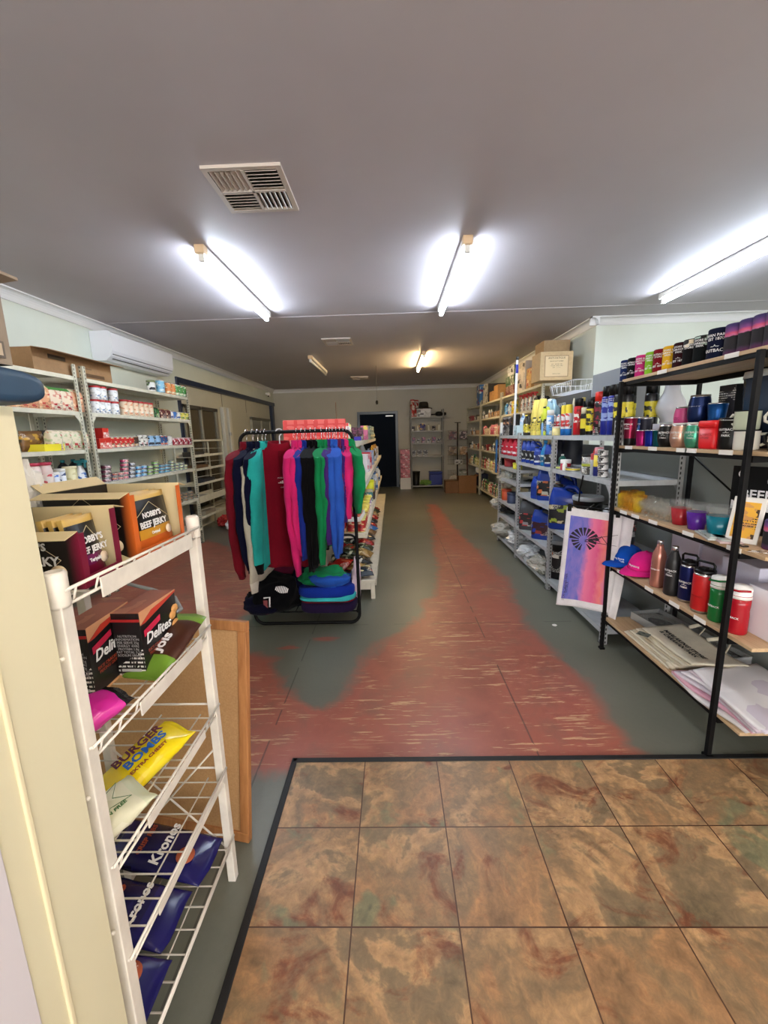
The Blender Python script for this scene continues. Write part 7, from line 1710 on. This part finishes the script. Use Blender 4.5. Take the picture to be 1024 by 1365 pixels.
def delites(loc, rz, label, w=.068, d=.165, h=.165):
    t = empty('cracker_box', loc, R(rz)); tag(t, label, 'box', 'black cracker boxes on the wire rack'); bk = C(18, 17, 18, rough=.3); k = C(206, 160, 110)
    b = MB(); b.box(-w/2, w/2, -d/2, d/2, .004, h-.002, bk, sides={'+z': PM((176, 96, 66), (196, 120, 86), (150, 60, 44), 18, lines=False), '-y': PM((22, 20, 22), (34, 30, 32), (20, 18, 20), 30)}, ch=.001); b.box(-w/2-.0008, w/2+.0008, -d/2-.0008, d/2+.0008, 0, .006, k)
    o1 = obj('carton_body', b, t); X = w/2+.0012
    p = MB(); 
    def poly(pts, m, x=X): 
        b0 = len(p.v); p.v += [(x, y, z) for y, z in pts]; p.face(list(range(b0, b0+len(pts))), m)
    poly([(-d/2, h), (-d/2, h*.80), (-d*.2, h*.93), (d/2, h*.98), (d/2, h)], C(206, 150, 110)); poly([(-d/2, h*.80), (-d*.38, h*.80), (d*.5, h*.96), (d/2, h*.985), (-d*.2, h*.93)], C(190, 56, 40), X+.0004)
    poly([(-d*.44, h*.60), (-d*.44, h*.70), (-.0, h*.78), (0, h*.69)], C(196, 30, 70), X+.0006)
    obj('printed_panel', p, o1)
    obj('printed_lettering', textmesh('Delites', .036, INKW, bold=.02, shear=.2), o1, loc=(X+.001, -.012, h*.55), rot=(0, 0, R(90)))
    obj('printed_lettering', textmesh('RICE CRACKERS\nPEKING DUCK', .011, C(150, 60, 40)), o1, loc=(X+.001, -.02, h*.34), rot=(0, 0, R(90)))
    p = MB()
    for i, (yy, zz) in enumerate(((.052, .30), (.066, .46), (.058, .62), (.074, .24), (.070, .70))):
        p.lathe([(0, 0), (.014, 0), (.015, .002), (.010, .004), (0, .004)], C(214, 156, 90, rough=.6), seg=14, tilt=Matrix.Translation((X-.001, yy*d/.165, h*zz)) @ Matrix.Rotation(R(90), 4, 'Y'), sx=.8)
    obj('cracker_picture', p, o1)
    q = MB(); q.box(-w/2-.0005, w/2+.0005, -d/2-.0014, -d/2-.0004, h*.86, h*.90, C(176, 40, 40)); q.box(-w*.35, w*.35, -d/2-.0014, -d/2-.0004, h*.10, h*.14, C(200, 200, 200)); obj('side_print', q, o1)
    obj('printed_lettering', textmesh('NUTRITION\nINFORMATION\nPER SERVE 25g\nENERGY 430kJ\nPROTEIN 1.8g\nFAT TOTAL 3.1g\nSODIUM 180mg', .0085, C(150, 150, 150)), o1, loc=(0, -d/2-.0012, h*.5))
delites((-.700, .875, .868), 2, 'black cracker box beside the near post of the wire rack', d=.15)
delites((-.628, .955, .868), -2, 'black cracker box farther along the rack, full lettering showing', d=.15)
def seal(r, x, z, d, m):
    p = MB(); p.lathe([(0, 0), (r, 0), (r, .001), (0, .001)], m, seg=20, tilt=Matrix.Translation((x, -d/2-.003, z)) @ Matrix.Rotation(R(90), 4, 'X')); obj('printed_seal', p, STOCK[-1]['o'].children[0])
def bagx(desc, loc, rot, w, d, h, m1, m2, txts, place, name='snack_bag', seed=0, crimp=None):
    parts = pouch(w, d, h, m1, m2, crimp, seed=seed)
    t = spawn(name, 'snack bag', desc, place, [(n, me) for n, me in parts]+[], loc, rot=rot, texts=[(textmesh(s, z, m, align='CENTER', bold=.03, shear=.1), (x, -d/2-.0035, y), rz_) for s, z, m, x, y, rz_ in txts], group='snack bags on the wire rack'); return t
OR = C(196, 90, 40, rough=.4)
# brown and green pouch
TZ_ = (0, R(-90), 0)
bagx('brown pouch with green corner', (-.60, .865, .876), (R(-68), 0, R(-10)), .11, .03, .20, PM((66, 36, 26), (76, 44, 32), (60, 30, 22), 8, rough=.3, lines=False), C(110, 150, 50, rough=.3), [('Jols', .04, INKW, 0, .09, TZ_)], 'leaning before the cracker boxes', seed=1)
bagx('pink pouch with biscuit picture', (-.645, .655, .884), (R(-82), 0, R(-26)), .10, .045, .135, PM((206, 40, 150), (214, 60, 160), (190, 30, 130), 6, rough=.15, lines=False), C(24, 20, 24, rough=.2), [('GF', .018, INKW, .0, .06, (0, 0, 0))], 'near end of second rack shelf', seed=2)
bagx('bright yellow bag with blue and maroon lettering', (-.665, .785, .636), (R(-80), 0, R(-24)), .115, .05, .20, PM((240, 214, 20), (244, 222, 50), (226, 196, 20), 6, rough=.2, lines=False), C(240, 214, 20, rough=.2), [('BURGER', .034, C(90, 20, 40), -.022, .10, TZ_), ('BOMBS', .034, C(24, 90, 170), .008, .10, TZ_), ('EXTRA CHEESY', .014, C(130, 20, 30), .036, .09, TZ_)], 'third rack shelf', seed=3)
bagx('cream bag with thin green star outlines', (-.655, .655, .637), (R(-80), 0, R(-30)), .115, .05, .15, PM((222, 220, 190), (232, 230, 206), (214, 206, 170), 8, rough=.3, lines=False), C(210, 214, 180, rough=.3), [('GLUTEN FREE', .012, C(60, 110, 50), .035, .07, TZ_)], 'near end of third rack shelf', seed=4)
p_ = MB(); P5 = [(.055*(1 if i % 2 else .38)*math.sin(i*math.pi/5), -.0275, .075+.055*(1 if i % 2 else .38)*math.cos(i*math.pi/5)) for i in range(10)]; p_.tube(P5, .0008, C(60, 110, 50), 4, closed=True)
obj('star_outline', p_, STOCK[-1]['o'].children[0])
NV = PM((24, 22, 70), (30, 28, 84), (18, 16, 50), 6, rough=.2, lines=False); NV2 = C(28, 26, 92, rough=.2)
bagx('dark navy bag with white lettering and orange seal', (-.575, 1.02, .165), (R(-80), 0, R(86)), .145, .05, .31, NV, NV2, [('Kronos', .042, INKW, 0, .15, (0, 0, 0)), ('190g', .022, INKW, -.02, .075, (0, 0, 0)), ('CRISP RIBS', .02, C(150, 60, 30), 0, .21, (0, 0, 0))], 'lowest rack shelf, farthest', seed=5)
seal(.026, -.02, .075, .05, C(186, 92, 56))
bagx('dark navy bag with orange block letters', (-.60, .865, .165), (R(-80), 0, R(88)), .145, .05, .30, NV, NV2, [('CRISP\nRIBS', .042, C(150, 60, 30), .0, .20, (0, 0, 0)), ('Kronos', .036, INKW, 0, .11, (0, 0, 0))], 'lowest rack shelf, middle', seed=6)
bagx('dark navy barbecue bag with orange seal', (-.575, .71, .165), (R(-80), 0, R(90)), .145, .05, .30, NV, NV2, [('CRISP\nRIBS', .036, C(150, 60, 30), 0, .16, (0, 0, 0)), ('BARBECUE', .022, INKW, 0, .10, (0, 0, 0)), ('190g', .022, INKW, .02, .07, (0, 0, 0))], 'lowest rack shelf, nearest', seed=7)
seal(.026, .02, .07, .05, C(186, 92, 56))
bagx('brown crumpled snack bag behind the wires', (-.76, 1.02, .42), (R(-80), 0, R(80)), .12, .05, .13, PM((96, 56, 34), (150, 96, 60), (50, 30, 24), 14, rough=.2, lines=False), C(90, 56, 40), [], 'fourth rack shelf', seed=8)
# grey loop handle of a bag seen behind the rack
b = MB(); b.tube([(-1.19, 1.72, .80), (-1.05, 1.66, .795), (-.92, 1.60, .78), (-.86, 1.53, .76), (-.88, 1.47, .745), (-.98, 1.46, .735), (-1.02, 1.47, .60), (-1.02, 1.48, .02)], .008, C(150, 152, 150, rough=.3), 8); b.box(-1.06, -.98, 1.44, 1.52, 0, .02, C(60, 60, 60)); tag(obj('hose_stand', b), 'grey curved plastic tube behind the wire snack rack', 'tube')
spawn('paper_scrap', 'litter', 'small white paper scrap', 'on the floor below the tea towel', crumple(.035, .03, .012, C(236, 236, 232), seed=91), (1.17, 2.86, 0))
write_labels()

# ---------------------------------------------------------------- picture settings
SC.view_settings.view_transform = 'Standard'; SC.view_settings.look = 'None'; SC.view_settings.gamma = 1
SC.view_settings.use_curve_mapping = False; SC.view_settings.exposure = 1.85
SC.cycles.use_denoising = True; SC.cycles.max_bounces = 8; SC.cycles.diffuse_bounces = 6; SC.cycles.transparent_max_bounces = 12
SC.cycles.sample_clamp_indirect = 6
